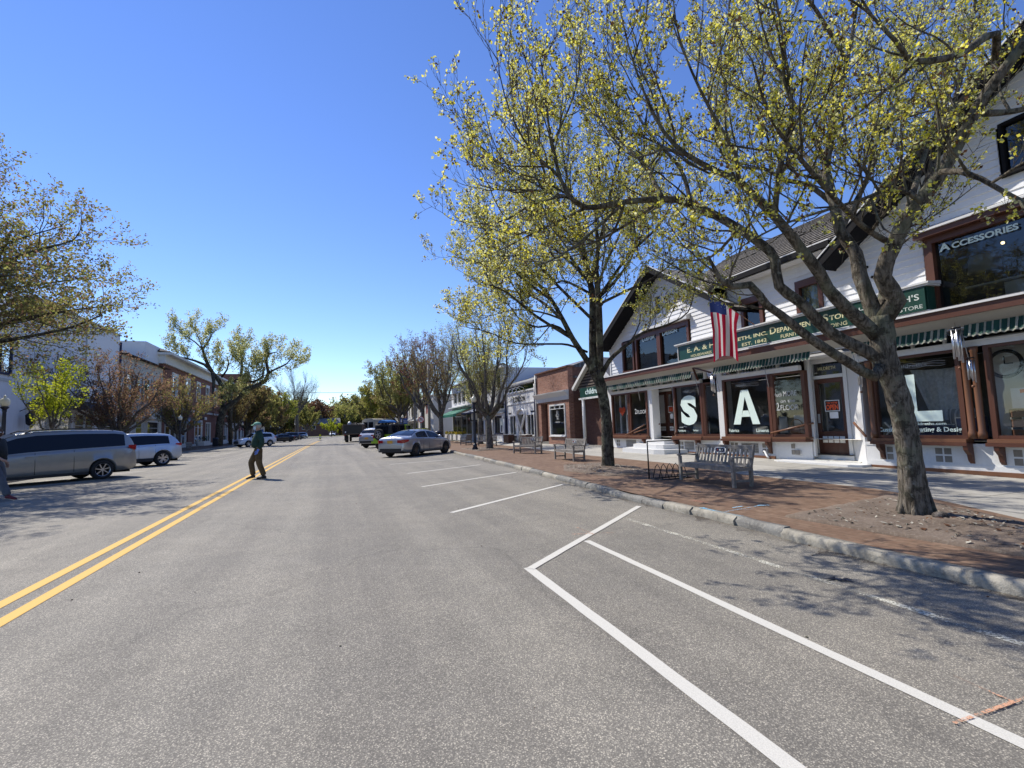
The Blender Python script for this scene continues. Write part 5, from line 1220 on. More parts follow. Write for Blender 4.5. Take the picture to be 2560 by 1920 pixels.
window(B, RF, 40.7, 44.3, 0.85, 2.7, 'black', 'glass', 0.1, 0.0, mull=(42.4,), bd=1.2, back='interior')
mb = MB(); mb.prism([(12.3, 40.5, 3.1), (11.2, 40.5, 2.75), (11.2, 40.5, 2.72), (12.3, 40.5, 3.0)], (0, 3.9, 0), 'white'); mb.box(11.18, 11.2, 40.5, 44.4, 2.6, 2.75, 'navy'); mb.build('awning', B)
mb = MB(); RF.box(mb, 41.4, 43.6, 3.15, 3.6, 0.01, 0.06, 'interiordark'); RF.box(mb, 41.6, 43.4, 3.32, 3.42, 0.061, 0.07, 'decalgrey'); mb.build('name_board', B)
t = thing('hanging_sign', 'square black framed sign board hanging from a bracket over the footway', 'sign', (11.6, 41.2, 2.0)); mb = MB(); mb.box(11.15, 12.05, 41.2, 41.24, 1.95, 2.75, 'black'); mb.box(11.25, 11.95, 41.19, 41.25, 2.05, 2.65, 'greywall'); mb.build('board', t); mb = MB(); mb.box(11.1, 12.3, 41.19, 41.25, 2.75, 2.8, 'black'); mb.build('bracket', t)
# green awning shop
B = bldg('awning_shop', 'white shuttered building with a long green awning and flowers on the pavement', RF, 44.6, 53.0, 'shop')
ups = [(45.6 + 1.75 * i, 46.4 + 1.75 * i, 4.0, 5.1) for i in range(4)]
mb = MB(); front(mb, RF, 44.6, 53.0, 2.9, 5.8, ups, 'siding'); shell(mb, RF, 44.6, 53.0, 5.8, 9, 'siding'); RF.box(mb, 44.6, 53, 0.2, 0.7, -0.3, 0.0, 'offwhite'); mb.box(11.9, 12.3, 44.6, 53, 3.5, 3.6, 'white'); mb.prism([(11.9, 44.6, 5.8), (15.5, 44.6, 7.6), (19, 44.6, 5.8)], (0, 8.4, 0), 'roofgrey'); mb.build('wall', B)
for w_ in ups:
    ww = window(B, RF, *w_, 'white', 'glassdark', 0.06, 0.02, bars=(4.55,), bd=0.5)
    for a_, b_ in ((w_[0] - 0.25, w_[0] - 0.01), (w_[1] + 0.01, w_[1] + 0.25)): mb = MB(); RF.box(mb, a_, b_, 4.0, 5.1, 0, 0.04, 'black'); mb.build('shutter', ww)
window(B, RF, 44.8, 52.8, 0.72, 2.85, 'offwhite', 'glass', 0.1, 0.0, mull=(46.8, 48.8, 50.8), bd=1.6, back='interior')
MA['canopy'] = paint('green canopy', (0.01, 0.14, 0.09), 0.6, 0.3, 0.2)
mb = MB(); mb.prism([(12.3, 44.8, 3.35), (10.8, 44.8, 2.75), (10.8, 44.8, 2.70), (12.3, 44.8, 3.28)], (0, 8.0, 0), 'canopy')
for i in range(40): mb.box(10.79, 10.8, 44.8 + i * 0.2, 44.98 + i * 0.2, 2.50, 2.72, 'canopy')
mb.build('awning', B)
for i in range(4):
    t = thing('flower_box', 'white box of yellow flowers before the green awning shop, %s from the near end' % ['first', 'second', 'third', 'fourth'][i], 'planter', (11.4, 45.5 + i * 1.9, 0.2), 0, 'flower boxes under the green awning')
    mb = MB(); mb.box(11.2, 11.6, 45.0 + i * 1.9, 46.1 + i * 1.9, 0.24, 0.75, 'offwhite'); mb.build('box', t)
    mb = MB(); R = random.Random(i)
    for k in range(60): mb.ball((11.4 + R.uniform(-.2, .2), 45.55 + i * 1.9 + R.uniform(-.55, .55), 0.8 + R.uniform(0, .28)), 0.045, R.choice(['leafbright', 'leafgreen', 'leafyel', 'evergreen', 'yellow_line']), 5)
    mb.build('flowers', t)
# long grey side wall, then further fronts
B = bldg('grey_wall_building', 'blank pale grey rendered building end beyond the green awning', Face(11.3, 1), 53.2, 60)
mb = MB(); mb.box(11.3, 24, 58.5, 66, 0, 5.4, 'greywall'); mb.box(11.2, 24.1, 58.4, 66.1, 5.4, 5.55, 'offwhite'); mb.build('wall', B)
R = random.Random(11)
fr = [(66, 76, 5.6, 'offwhite', 'white', 'pale two storey shop beyond the grey end wall'), (76.5, 88, 6.4, 'siding', 'navy', 'white shop with a navy and white striped awning'), (88.5, 100, 5.2, 'brickL', 'white', 'low red brick shop far along the right side'), (101, 116, 6.6, 'cream', 'green', 'cream building at the far end of the right side')]
for y0, y1, h, m_, tr, lab in fr:
    f = Face(12.4, 1); B = bldg('shop_building', lab, f, y0, y1, 'shop', 'shops far along the right side')
    n = int((y1 - y0) / 2.6); ups = [(y0 + 0.9 + i * 2.5, y0 + 1.9 + i * 2.5, 3.7, 4.9) for i in range(n)]
    lows = [(y0 + 0.5 + i * 2.5, y0 + 2.5 + i * 2.5, 0.8, 2.5) for i in range(n)]
    mb = MB(); front(mb, f, y0, y1, 0.2, h, ups + lows, m_); shell(mb, f, y0, y1, h, 10, m_); f.box(mb, y0, y1, h, h + 0.2, -0.4, 0.3, tr); mb.build('wall', B)
    for w_ in ups: window(B, f, *w_, 'white', 'glassdark', 0.08, 0.03, bars=(4.3,), bd=0.5)
    for w_ in lows: window(B, f, *w_, 'white', 'glassdark', 0.1, 0.03, bd=0.9, name='shop_window')
    mb = MB()
    for k in range(int((y1 - y0 - 1) / 0.5)):
        a = y0 + 0.5 + k * 0.5; mb.prism([(12.4, a, 3.2), (11.2, a, 2.7), (11.2, a, 2.66), (12.4, a, 3.14)], (0, 0.5, 0), tr if k % 2 else 'white')
    mb.build('awning', B)
# ---------------------------------------------------------------- left side of the street
LF = Face(-17.0, -1); YL = Vector((0, 1, 0))
# arched white building
B = bldg('arched_building', 'white stucco building with a deep round arch and dark upstairs windows at the far left', LF, 22, 36.9)
mb = MB(); front(mb, LF, 24.0, 36.9, 0.15, 8.8, [(31.6, 34.9, 0.15, 2.3), (33.4, 35.4, 5.2, 7.3), (28.4, 30.4, 5.2, 7.3)], 'stuccoL', 0.5); shell(mb, Face(-17.3, -1), 24.0, 36.9, 8.8, 10, 'stuccoL'); mb.build('wall', B)
mb = MB(); n = 14; arc = [(33.25 + 1.65 * math.cos(3.1416 * k / n), 2.3 + 0.95 * math.sin(3.1416 * k / n)) for k in range(n + 1)]
# spandrel over the arch
for k in range(n): pass
mb.tube([(-16.98, 34.95, 0.2)] + [(-16.98, y, z_) for y, z_ in arc] + [(-16.98, 31.55, 0.2)], 0.16, 'stuccoL', 10); mb.box(-17.9, -17.8, 31.4, 35.1, 0.2, 3.4, 'interior'); mb.build('arch', B)
for y0 in (33.4, 28.4): window(B, LF, y0, y0 + 2.0, 5.2, 7.3, 'navy', 'glassdark', 0.12, 0.03, mull=(y0 + 1,), bars=(6.3,), bd=0.6)
mb = MB(); put_text(mb, 'Old Stone', (-16.97, 34.2, 4.75), YL, UP, 'greywall', 1.6, 0.22, 0.0, 0.01) if False else mb.box(-16.97, -16.96, 34.3, 35.4, 4.78, 4.95, 'greywall'); mb.build('worn_sign', B)
t = thing('wall_lantern', 'black iron wall lantern hanging on the corner of the white arched building', 'lantern', (-16.6, 36.3, 2.4))
mb = MB(); mb.lathe([(0.02, 0), (0.16, 0.1), (0.2, 0.55), (0.22, 0.6), (0.05, 0.78), (0.02, 0.9)], (-16.55, 36.35, 2.35), 'black', 6, False); mb.build('lantern_body', t); mb = MB(); mb.tube([(-17, 36.35, 3.2), (-16.7, 36.35, 3.35), (-16.55, 36.35, 3.22)], 0.02, 'black', 6); mb.build('bracket', t)
# white boutique
B = bldg('white_boutique', 'tall plain white building reading CHASER with a black hood roof over its shop windows', LF, 37, 50.1, 'shop')
h1 = [(37.2, 39.6, 0.6, 3.4), (39.95, 42.3, 0.6, 3.35), (42.7, 45.9, 0.2, 3.35), (46.3, 49.2, 0.6, 3.35)]
mb = MB(); front(mb, LF, 36.95, 50.05, 0.15, 10.15, h1, 'stuccoL', 0.4); shell(mb, Face(-17.3, -1), 36.95, 50.05, 10.1, 12, 'stuccoL'); LF.box(mb, 36.9, 50.1, 10.15, 10.25, -0.4, 0.1, 'greywall'); LF.box(mb, 37, 50, 5.35, 5.42, 0, 0.06, 'stuccoL'); mb.build('wall', B)
for a in h1:
    window(B, LF, *a, 'white', 'glass', 0.12, 0.04, mull=((a[0] + a[1]) / 2,) if a[0] > 42 and a[0] < 43 else (), bars=(2.45,), bd=1.6, back='interiorlight', name='shop_window', sill=False)
mb = MB(); mb.add([(-17, 36.9, 3.66), (-17, 49.9, 3.66), (-15.9, 49.9, 3.5), (-15.9, 36.9, 3.5), (-17, 38.3, 4.2), (-17, 48.6, 4.2)], [(0, 3, 4), (3, 2, 5, 4), (2, 1, 5), (0, 1, 2, 3)], 'slate'); mb.box(-15.92, -15.86, 36.85, 49.95, 3.44, 3.5, 'black'); mb.build('hood_roof', B)
mb = MB(); put_text(mb, 'CHASER', (-16.99, 42.3, 4.55), YL, UP, 'navy', 2.5, 0.34, 0.02, 0.03, 1.25); mb.build('lettering', B)
mb = MB(); mb.tube([(-16.93, 50.05, 0.2), (-16.93, 50.05, 9.6)], 0.08, 'navy', 8); mb.build('downpipe', B); mb = MB(); mb.tube([(-16.95, 44.0, 5.5), (-16.95, 44.0, 10)], 0.05, 'greywall', 6); mb.build('downpipe', B)
# grey building with the hipped dark roof
B = bldg('hip_roofed_building', 'grey white building with a low dark hipped roof right of the CHASER front', LF, 50.2, 61.5)
ups = [(51.6 + i * 2.5, 52.7 + i * 2.5, 5.0, 7.2) for i in range(4)]; lows = [(50.6, 53.2, 0.6, 3.1), (54.0, 56.0, 0.2, 3.1), (57, 60.6, 0.6, 3.1)]
mb = MB(); front(mb, LF, 50.15, 61.4, 0.15, 8.7, ups + lows, 'greywall', 0.4); shell(mb, Face(-17.3, -1), 50.15, 61.4, 8.7, 10, 'greywall'); LF.box(mb, 50.2, 61.4, 3.3, 3.6, 0, 0.3, 'offwhite'); mb.build('wall', B)
mb = MB(); a, b_, c, d = (-16.4, 49.9, 8.7), (-16.4, 62.0, 8.7), (-27, 62.0, 8.7), (-27, 49.9, 8.7); r1, r2 = (-20, 52.8, 10.3), (-24, 58.5, 10.3); mb.add([a, b_, c, d, r1, r2], [(0, 1, 5, 4), (1, 2, 5), (2, 3, 4, 5), (3, 0, 4), (0, 3, 2, 1)], 'slate'); mb.box(-20.2, -17.4, 57.5, 61.6, 8.9, 11.0, 'stuccoL'); mb.build('roof', B)
for a in ups:
    ww = window(B, LF, *a, 'white', 'glassdark', 0.09, 0.03, bars=(6.1,), bd=0.5); 
    for p_, q_ in ((a[0] - 0.4, a[0] - 0.02), (a[1] + 0.02, a[1] + 0.4)): mb = MB(); LF.box(mb, p_, q_, 5.0, 7.2, 0, 0.05, 'darkbrown'); mb.build('shutter', ww)
for a in lows: window(B, LF, *a, 'offwhite', 'glass', 0.12, 0.04, bars=(2.4,), bd=1.2, name='shop_window', back='interior')
# red brick corner building with the heavy cornice
B = bldg('brick_corner_building', 'dark red brick building with white windows, heavy cornice and blue shop awning', LF, 61.5, 98)
ups = [(64.5 + i * 5.2, 66.6 + i * 5.2, 6.0, 8.7) for i in range(6)]; lows = [(62.4, 66.4, 0.5, 3.2), (67.0, 70.6, 0.5, 3.2), (74.5, 78.5, 0.3, 3.6), (80.5, 83.5, 0.3, 3.4), (87, 90.5, 0.3, 3.6), (93, 96, 0.3, 3.6)]
mb = MB(); front(mb, LF, 61.5, 97.8, 0.15, 9.3, ups + lows, 'brickL', 0.4); shell(mb, Face(-17.4, -1), 61.5, 97.8, 9.3, 12, 'brickL'); LF.box(mb, 61.5, 97.8, 4.55, 4.8, 0, 0.12, 'white'); LF.box(mb, 71.3, 72.9, 0.2, 4.5, 0, 0.08, 'brickL'); LF.box(mb, 61.5, 97.8, 0.1, 0.45, 0, 0.05, 'white'); mb.build('wall', B)
mb = MB(); LF.box(mb, 61.2, 98.1, 9.3, 10.2, -0.4, 0.25, 'offwhite'); LF.box(mb, 60.9, 98.4, 10.2, 10.45, -0.6, 0.9, 'offwhite'); mb.build('cornice', B)
mb = MB(); mb.add([(-16.1, 60.8, 10.46), (-16.1, 98.6, 10.46), (-18.8, 96, 12.0), (-18.8, 63, 11.6), (-29, 98, 11.8), (-29, 61, 11.8)], [(0, 1, 2, 3), (3, 2, 4, 5), (0, 3, 5), (1, 4, 2)], 'slate'); mb.build('roof', B)
for a in ups: window(B, LF, *a, 'white', 'glassdark', 0.16, 0.1, bars=(7.3,), bd=0.6, topw=0.4)
for a in lows: window(B, LF, *a, 'white', 'glass', 0.16, 0.06, mull=((a[0] + a[1]) / 2,), bars=(2.6,), bd=1.3, name='shop_window', back='interior')
mb = MB(); LF.box(mb, 79.3, 80.3, 3.7, 4.1, 0.1, 0.2, 'paper'); LF.box(mb, 74.5, 79.0, 3.75, 4.0, 0.02, 0.1, 'interiordark'); mb.build('name_board', B)
t = thing('shop_awning', 'slack blue canvas awning with a faded orange mark on the brick corner building', 'awning', (-16.5, 66.5, 3.4))
mb = MB(); P = [[(-17 + 1.5 * u, 62.2 + 8.6 * v, 3.95 - 0.55 * u - 0.25 * math.sin(3.14 * v) * u) for v in [i / 12 for i in range(13)]] for u in (0, 0.5, 1.0)]; P.append([(x, y, z_ - 0.35 - 0.08 * (i % 2)) for i, (x, y, z_) in enumerate(P[-1])]); mb.grid(P, 'navyblue' if 'navyblue' in MA else 'navy'); mb.build('canvas', t)
mb = MB(); mb.box(-15.48, -15.46, 66, 67.2, 3.05, 3.3, 'redpaper'); mb.build('mark', t)
# further houses
fr = [(99, 116, 8.2, 'stuccoL', 'white plastered building just past the brick corner building'), (118, 126, 14.5, 'brickdark', 'tall narrow brown brick tower block beyond the street trees'), (128, 150, 7.5, 'cream', 'long low cream building at the far left end of the street')]
for y0, y1, h, m_, lab in fr:
    f = Face(-17.6, -1); B = bldg('far_building', lab, f, y0, y1, 'building', 'buildings far along the left side'); n = int((y1 - y0) / 3.5)
    ups = [(y0 + 1.2 + i * 3.4, y0 + 2.6 + i * 3.4, zz, zz + 1.7) for i in range(n) for zz in ([4.4] if h < 10 else [4.4, 7.6, 10.8])]; lows = [(y0 + 0.9 + i * 3.4, y0 + 3.2 + i * 3.4, 0.6, 2.9) for i in range(n)]
    mb = MB(); front(mb, f, y0, y1, 0.15, h, ups + lows, m_); shell(mb, f, y0, y1, h, 11, m_); f.box(mb, y0, y1, h, h + 0.3, -0.4, 0.4, 'offwhite'); mb.build('wall', B)
    for a in ups: window(B, f, *a, 'white', 'glassdark', 0.12, 0.03, bd=0.5)
    for a in lows: window(B, f, *a, 'white', 'glassdark', 0.12, 0.03, bd=0.8, name='shop_window')
# the end of the street: houses half hidden by the wood
B = bldg('end_house', 'grey shingled house among the trees where the street ends', Face(-4, 1), 200, 214, 'house'); mb = MB(); mb.box(-14, 2, 222, 230, 0, 5, 'brickdark'); mb.add([(-15, 221, 5), (3, 221, 5), (3, 231, 5), (-15, 231, 5), (-15, 226, 7.5), (3, 226, 7.5)], [(0, 1, 5, 4), (2, 3, 4, 5), (3, 0, 4), (1, 2, 5)], 'roofgrey'); mb.build('wall', B)
for x in (-12, -8, -3, 0):
    mb = MB(); mb.box(x, x + 1.1, 221.93, 221.95, 3.0, 4.4, 'interiordark'); mb.box(x - 0.1, x + 1.2, 221.96, 222.02, 2.9, 4.5, 'white'); mb.build('window', B)
# ---------------------------------------------------------------- street trees: trunks and limbs follow the photograph, twigs and blossom grow from them
def trace(px, d):
    """pixel polyline with a distance for every point -> points in space"""
    if not hasattr(d, '__len__'): d = [d] * len(px)
    return [at_d(x, y, dd) for (x, y), dd in zip(px, d)]
def lin(a, b, n): return [a + (b - a) * i / (n - 1) for i in range(n)]

# nearest tree
t1 = Tree(21, 'bark', [('leafyel', 5), ('leafpale', 4), ('bud', 2.2), ('leafgreen', 1)], 0.035, 8, upb=0.4)
t1.rmin = 0.0034
KS = 0.76
_limb = t1.limb
t1.limb = lambda pts, rad, n=8, step=0.25, knobs=0.0: _limb(pts, [x * KS for x in rad], n, step, knobs)
base = on_ground(2292, 1289, 0.13); D0 = (ROT.transposed() @ (base - Vector((0, 0, CAMH)))).z
tr = trace([(2292, 1296), (2288, 1270), (2270, 1110), (2243, 985), (2212, 900), (2205, 840), (2200, 790)], D0)
P, r = t1.limb(tr, [0.215, 0.20, 0.172, 0.165, 0.18, 0.18, 0.165], 20, 0.07, 0.06)
for k in range(7):       # root flare
    a = k * 0.9; t1.limb([base + Vector((0.11 * math.cos(a), 0.11 * math.sin(a), 0.35)), base + Vector((0.16 * math.cos(a), 0.16 * math.sin(a), 0.10)), base + Vector((0.215 * math.cos(a), 0.215 * math.sin(a), -0.06))], [0.05, 0.05, 0.04], 7, 0.1)
LV1 = [(0.235, 1.25, 0.013, 5, 52), (0.13, 0.52, 0.008, 3, 48), (0.085, 0.20, 0.006, 3, 45)]
LVt = LV1[1:]
def big(T, px, d, r, n=9, lv=LV1, start=0.12, knobs=0.05, step=0.15):
    P, rr = T.limb(trace(px, d), r, n, step, knobs); T.spawn(P, rr, lv, start); return P
big(t1, [(2212, 905), (2186, 941), (2120, 905), (2025, 845), (1950, 785), (1917, 763), (1875, 712), (1830, 717), (1800, 698), (1770, 640)], lin(D0, D0 - 1.0, 10), [0.10, 0.085, 0.075, 0.07, 0.062, 0.06, 0.055, 0.045, 0.035, 0.018], start=0.55)
big(t1, [(2208, 900), (2169, 880), (2077, 831), (2000, 755), (1948, 715), (1938, 650), (1925, 628), (1847, 571), (1727, 509), (1659, 498), (1562, 505), (1466, 519), (1419, 486), (1400, 444), (1381, 359), (1365, 270), (1355, 170), (1340, 90)], lin(D0, D0 + 0.6, 18),
    [0.12, 0.105, 0.095, 0.088, 0.082, 0.078, 0.075, 0.07, 0.062, 0.056, 0.050, 0.045, 0.038, 0.032, 0.026, 0.02, 0.012, 0.006], start=0.30)
big(t1, [(1466, 519), (1412, 492), (1319, 517), (1270, 548), (1215, 560), (1170, 556)], lin(D0 + 0.4, D0 - 0.2, 6), [0.026, 0.022, 0.018, 0.014, 0.009, 0.004], start=0.1)
big(t1, [(1400, 444), (1355, 405), (1310, 350), (1275, 280), (1250, 190), (1240, 110)], lin(D0 + 0.5, D0 - 0.7, 6), [0.026, 0.021, 0.016, 0.012, 0.008, 0.004])
big(t1, [(1419, 486), (1340, 445), (1275, 430), (1230, 395), (1195, 320)], lin(D0 + 0.5, D0 + 0.2, 5), [0.02, 0.016, 0.012, 0.008, 0.004])
big(t1, [(1381, 359), (1430, 250), (1450, 150), (1440, 50)], lin(D0 + 0.5, D0 + 1.0, 4), [0.02, 0.016, 0.01, 0.005])
big(t1, [(2205, 850), (2150, 800), (2120, 775), (2069, 721), (2047, 680), (2004, 625), (1970, 579), (1936, 540), (1885, 490), (1847, 451), (1793, 428), (1716, 386), (1660, 330), (1610, 230), (1570, 110), (1550, 20)], lin(D0, D0 - 0.9, 16),
    [0.12, 0.105, 0.098, 0.092, 0.086, 0.078, 0.072, 0.066, 0.058, 0.05, 0.043, 0.034, 0.026, 0.018, 0.012, 0.006], start=0.35)
big(t1, [(1847, 451), (1835, 380), (1790, 300), (1730, 180), (1690, 60), (1680, -60)], lin(D0 - 0.7, D0 - 1.3, 6), [0.034, 0.028, 0.022, 0.016, 0.010, 0.005])
big(t1, [(1716, 386), (1660, 370), (1590, 395), (1520, 330), (1470, 230)], lin(D0 - 0.8, D0 - 0.3, 5), [0.022, 0.018, 0.014, 0.009, 0.004])
big(t1, [(2203, 830), (2178, 764), (2150, 690), (2140, 635), (2101, 579), (2086, 513), (2067, 455), (2070, 386), (2086, 309), (2098, 239), (2117, 154), (2130, 90), (2150, -40), (2160, -160)], lin(D0, D0 + 1.1, 14),
    [0.13, 0.12, 0.11, 0.10, 0.09, 0.08, 0.07, 0.064, 0.056, 0.048, 0.04, 0.034, 0.02, 0.01], start=0.35)
big(t1, [(2086, 513), (2024, 463), (1966, 451), (1908, 420), (1851, 417), (1800, 350), (1770, 240), (1800, 130), (1830, 20)], lin(D0 + 0.5, D0 + 1.6, 9), [0.05, 0.045, 0.038, 0.03, 0.025, 0.02, 0.014, 0.009, 0.004])
big(t1, [(2117, 154), (2044, 31), (1990, -40), (1900, -140)], lin(D0 + 0.9, D0 + 0.2, 4), [0.04, 0.03, 0.018, 0.008])
big(t1, [(2205, 800), (2240, 750), (2205, 690), (2234, 612), (2263, 549), (2305, 498), (2360, 422), (2411, 329), (2462, 236), (2504, 181), (2560, 105), (2620, 0), (2680, -140)], lin(D0, D0 - 1.0, 13),
    [0.16, 0.155, 0.125, 0.115, 0.108, 0.10, 0.09, 0.082, 0.075, 0.068, 0.06, 0.04, 0.02], start=0.3)
big(t1, [(2491, 150), (2491, 84), (2462, 93), (2402, 135), (2327, 152), (2272, 148), (2238, 101), (2180, 40), (2120, -60)], lin(D0 - 0.9, D0 - 1.6, 9), [0.05, 0.05, 0.05, 0.046, 0.04, 0.034, 0.026, 0.016, 0.008], start=0.3)
big(t1, [(2462, 283), (2520, 280), (2600, 262), (2700, 220)], lin(D0 - 0.8, D0 - 0.2, 4), [0.05, 0.042, 0.032, 0.02])
big(t1, [(2350, 430), (2400, 428), (2453, 447), (2510, 480), (2600, 520), (2700, 540)], lin(D0 - 0.6, D0 - 1.6, 6), [0.045, 0.04, 0.034, 0.028, 0.02, 0.01])
big(t1, [(2300, 505), (2240, 470), (2150, 500), (2050, 530), (1960, 560), (1880, 600), (1820, 640)], lin(D0 - 0.5, D0 - 1.5, 7), [0.03, 0.026, 0.022, 0.018, 0.014, 0.01, 0.005])
# limbs over the camera side and behind, filling the crown's depth
for (px, dd, rr) in (
    ([(2205, 800), (2230, 640), (2330, 420), (2420, 120), (2460, -200)], lin(D0, D0 + 2.4, 5), [0.09, 0.075, 0.055, 0.035, 0.012]),
    ([(2101, 579), (2180, 420), (2250, 230), (2300, 20)], lin(D0 + 0.4, D0 + 1.8, 4), [0.05, 0.04, 0.025, 0.01]),
    ([(1936, 540), (1950, 420), (1980, 280), (1960, 120), (1930, -60)], lin(D0 - 0.6, D0 - 1.6, 5), [0.045, 0.036, 0.028, 0.018, 0.008]),
    ([(1727, 509), (1700, 420), (1620, 330), (1560, 220), (1500, 90)], lin(D0 + 0.2, D0 + 1.3, 5), [0.04, 0.032, 0.022, 0.014, 0.006]),
    ([(2234, 612), (2150, 560), (2020, 420), (1930, 300), (1880, 150)], lin(D0, D0 - 1.9, 5), [0.05, 0.042, 0.032, 0.02, 0.008]),
    ([(1562, 505), (1520, 600), (1430, 640), (1330, 640)], lin(D0 + 0.3, D0 + 1.2, 4), [0.025, 0.02, 0.013, 0.005]),
    ([(1659, 498), (1600, 400), (1500, 300), (1440, 180)], lin(D0 + 0.3, D0 + 2.2, 4), [0.04, 0.03, 0.02, 0.006]),
    ([(1400, 444), (1330, 380), (1275, 340), (1235, 265)], lin(D0 + 0.5, D0 + 1.7, 4), [0.026, 0.02, 0.013, 0.005]),
    ([(1466, 519), (1380, 560), (1300, 600), (1230, 635)], lin(D0 + 0.4, D0 + 0.9, 4), [0.03, 0.024, 0.016, 0.006]),
    ([(1562, 505), (1480, 580), (1400, 640), (1330, 670)], lin(D0 + 0.3, D0 - 0.2, 4), [0.03, 0.024, 0.016, 0.006]),
    ([(1412, 490), (1330, 475), (1250, 475), (1190, 460)], lin(D0 + 0.4, D0 + 0.7, 4), [0.026, 0.02, 0.014, 0.006]),
    ([(1659, 498), (1560, 565), (1470, 610), (1400, 600)], lin(D0 + 0.3, D0 + 1.0, 4), [0.034, 0.026, 0.018, 0.006]),
    ([(1847, 571), (1780, 640), (1700, 650), (1620, 620)], lin(D0 + 0.2, D0 + 1.6, 4), [0.03, 0.022, 0.014, 0.005]),
    ([(2101, 579), (2060, 400), (1980, 250), (1900, 90), (1850, -50)], lin(D0 + 0.4, D0 + 4.2, 5), [0.06, 0.05, 0.036, 0.02, 0.008]),
    ([(2086, 309), (2160, 220), (2230, 160), (2290, 60)], lin(D0 + 1.2, D0 + 4.5, 4), [0.045, 0.036, 0.022, 0.008]),
    ([(2263, 549), (2330, 330), (2390, 200), (2440, 60)], lin(D0 + 0.2, D0 + 3.6, 4), [0.06, 0.045, 0.03, 0.01]),
    ([(2067, 455), (1960, 330), (1820, 200), (1700, 130)], lin(D0 + 0.8, D0 + 3.8, 4), [0.045, 0.036, 0.022, 0.008])):
    big(t1, px, dd, rr, 7)
def settle(T, base):
    """move everything so that the tree's own origin is at its foot"""
    T.wood.v = [(x - base.x, y - base.y, z - base.z) for x, y, z in T.wood.v]; T.tips = [(p - base, d) for p, d in T.tips]
settle(t1, base)
TREE1 = t1.finish('street_tree', 'nearest big maple with yellow green blossom and lichened trunk, in front of the white store', base, 'street trees in blossom', keep=0.48, jitter=0.016, aspect=0.75, maxn=32000)

# second tree
base2 = on_ground(1520, 1169, 0.115); D2 = (ROT.transposed() @ (base2 - Vector((0, 0, CAMH)))).z
t2 = Tree(8, 'barkdark', [('leafyel', 3), ('leafpale', 3.5), ('leafgreen', 2), ('bud', 1.5)], 0.047, 7, upb=0.35)
t2.rmin = 0.0045
LV2 = [(0.26, 1.5, 0.012, 4, 52), (0.145, 0.62, 0.008, 3, 48), (0.11, 0.22, 0.007, 3, 45)]
P, r = t2.limb(trace([(1521, 1178), (1519, 1120), (1516, 1050), (1507, 988), (1499, 955), (1488, 930)], D2), [0.195, 0.175, 0.155, 0.15, 0.16, 0.17], 14, 0.10, 0.035)
for k in range(5):
    a = k * 1.25; t2.limb([base2 + Vector((0.08 * math.cos(a), 0.08 * math.sin(a), 0.25)), base2 + Vector((0.2 * math.cos(a), 0.2 * math.sin(a), -0.05))], [0.07, 0.03], 6, 0.1)
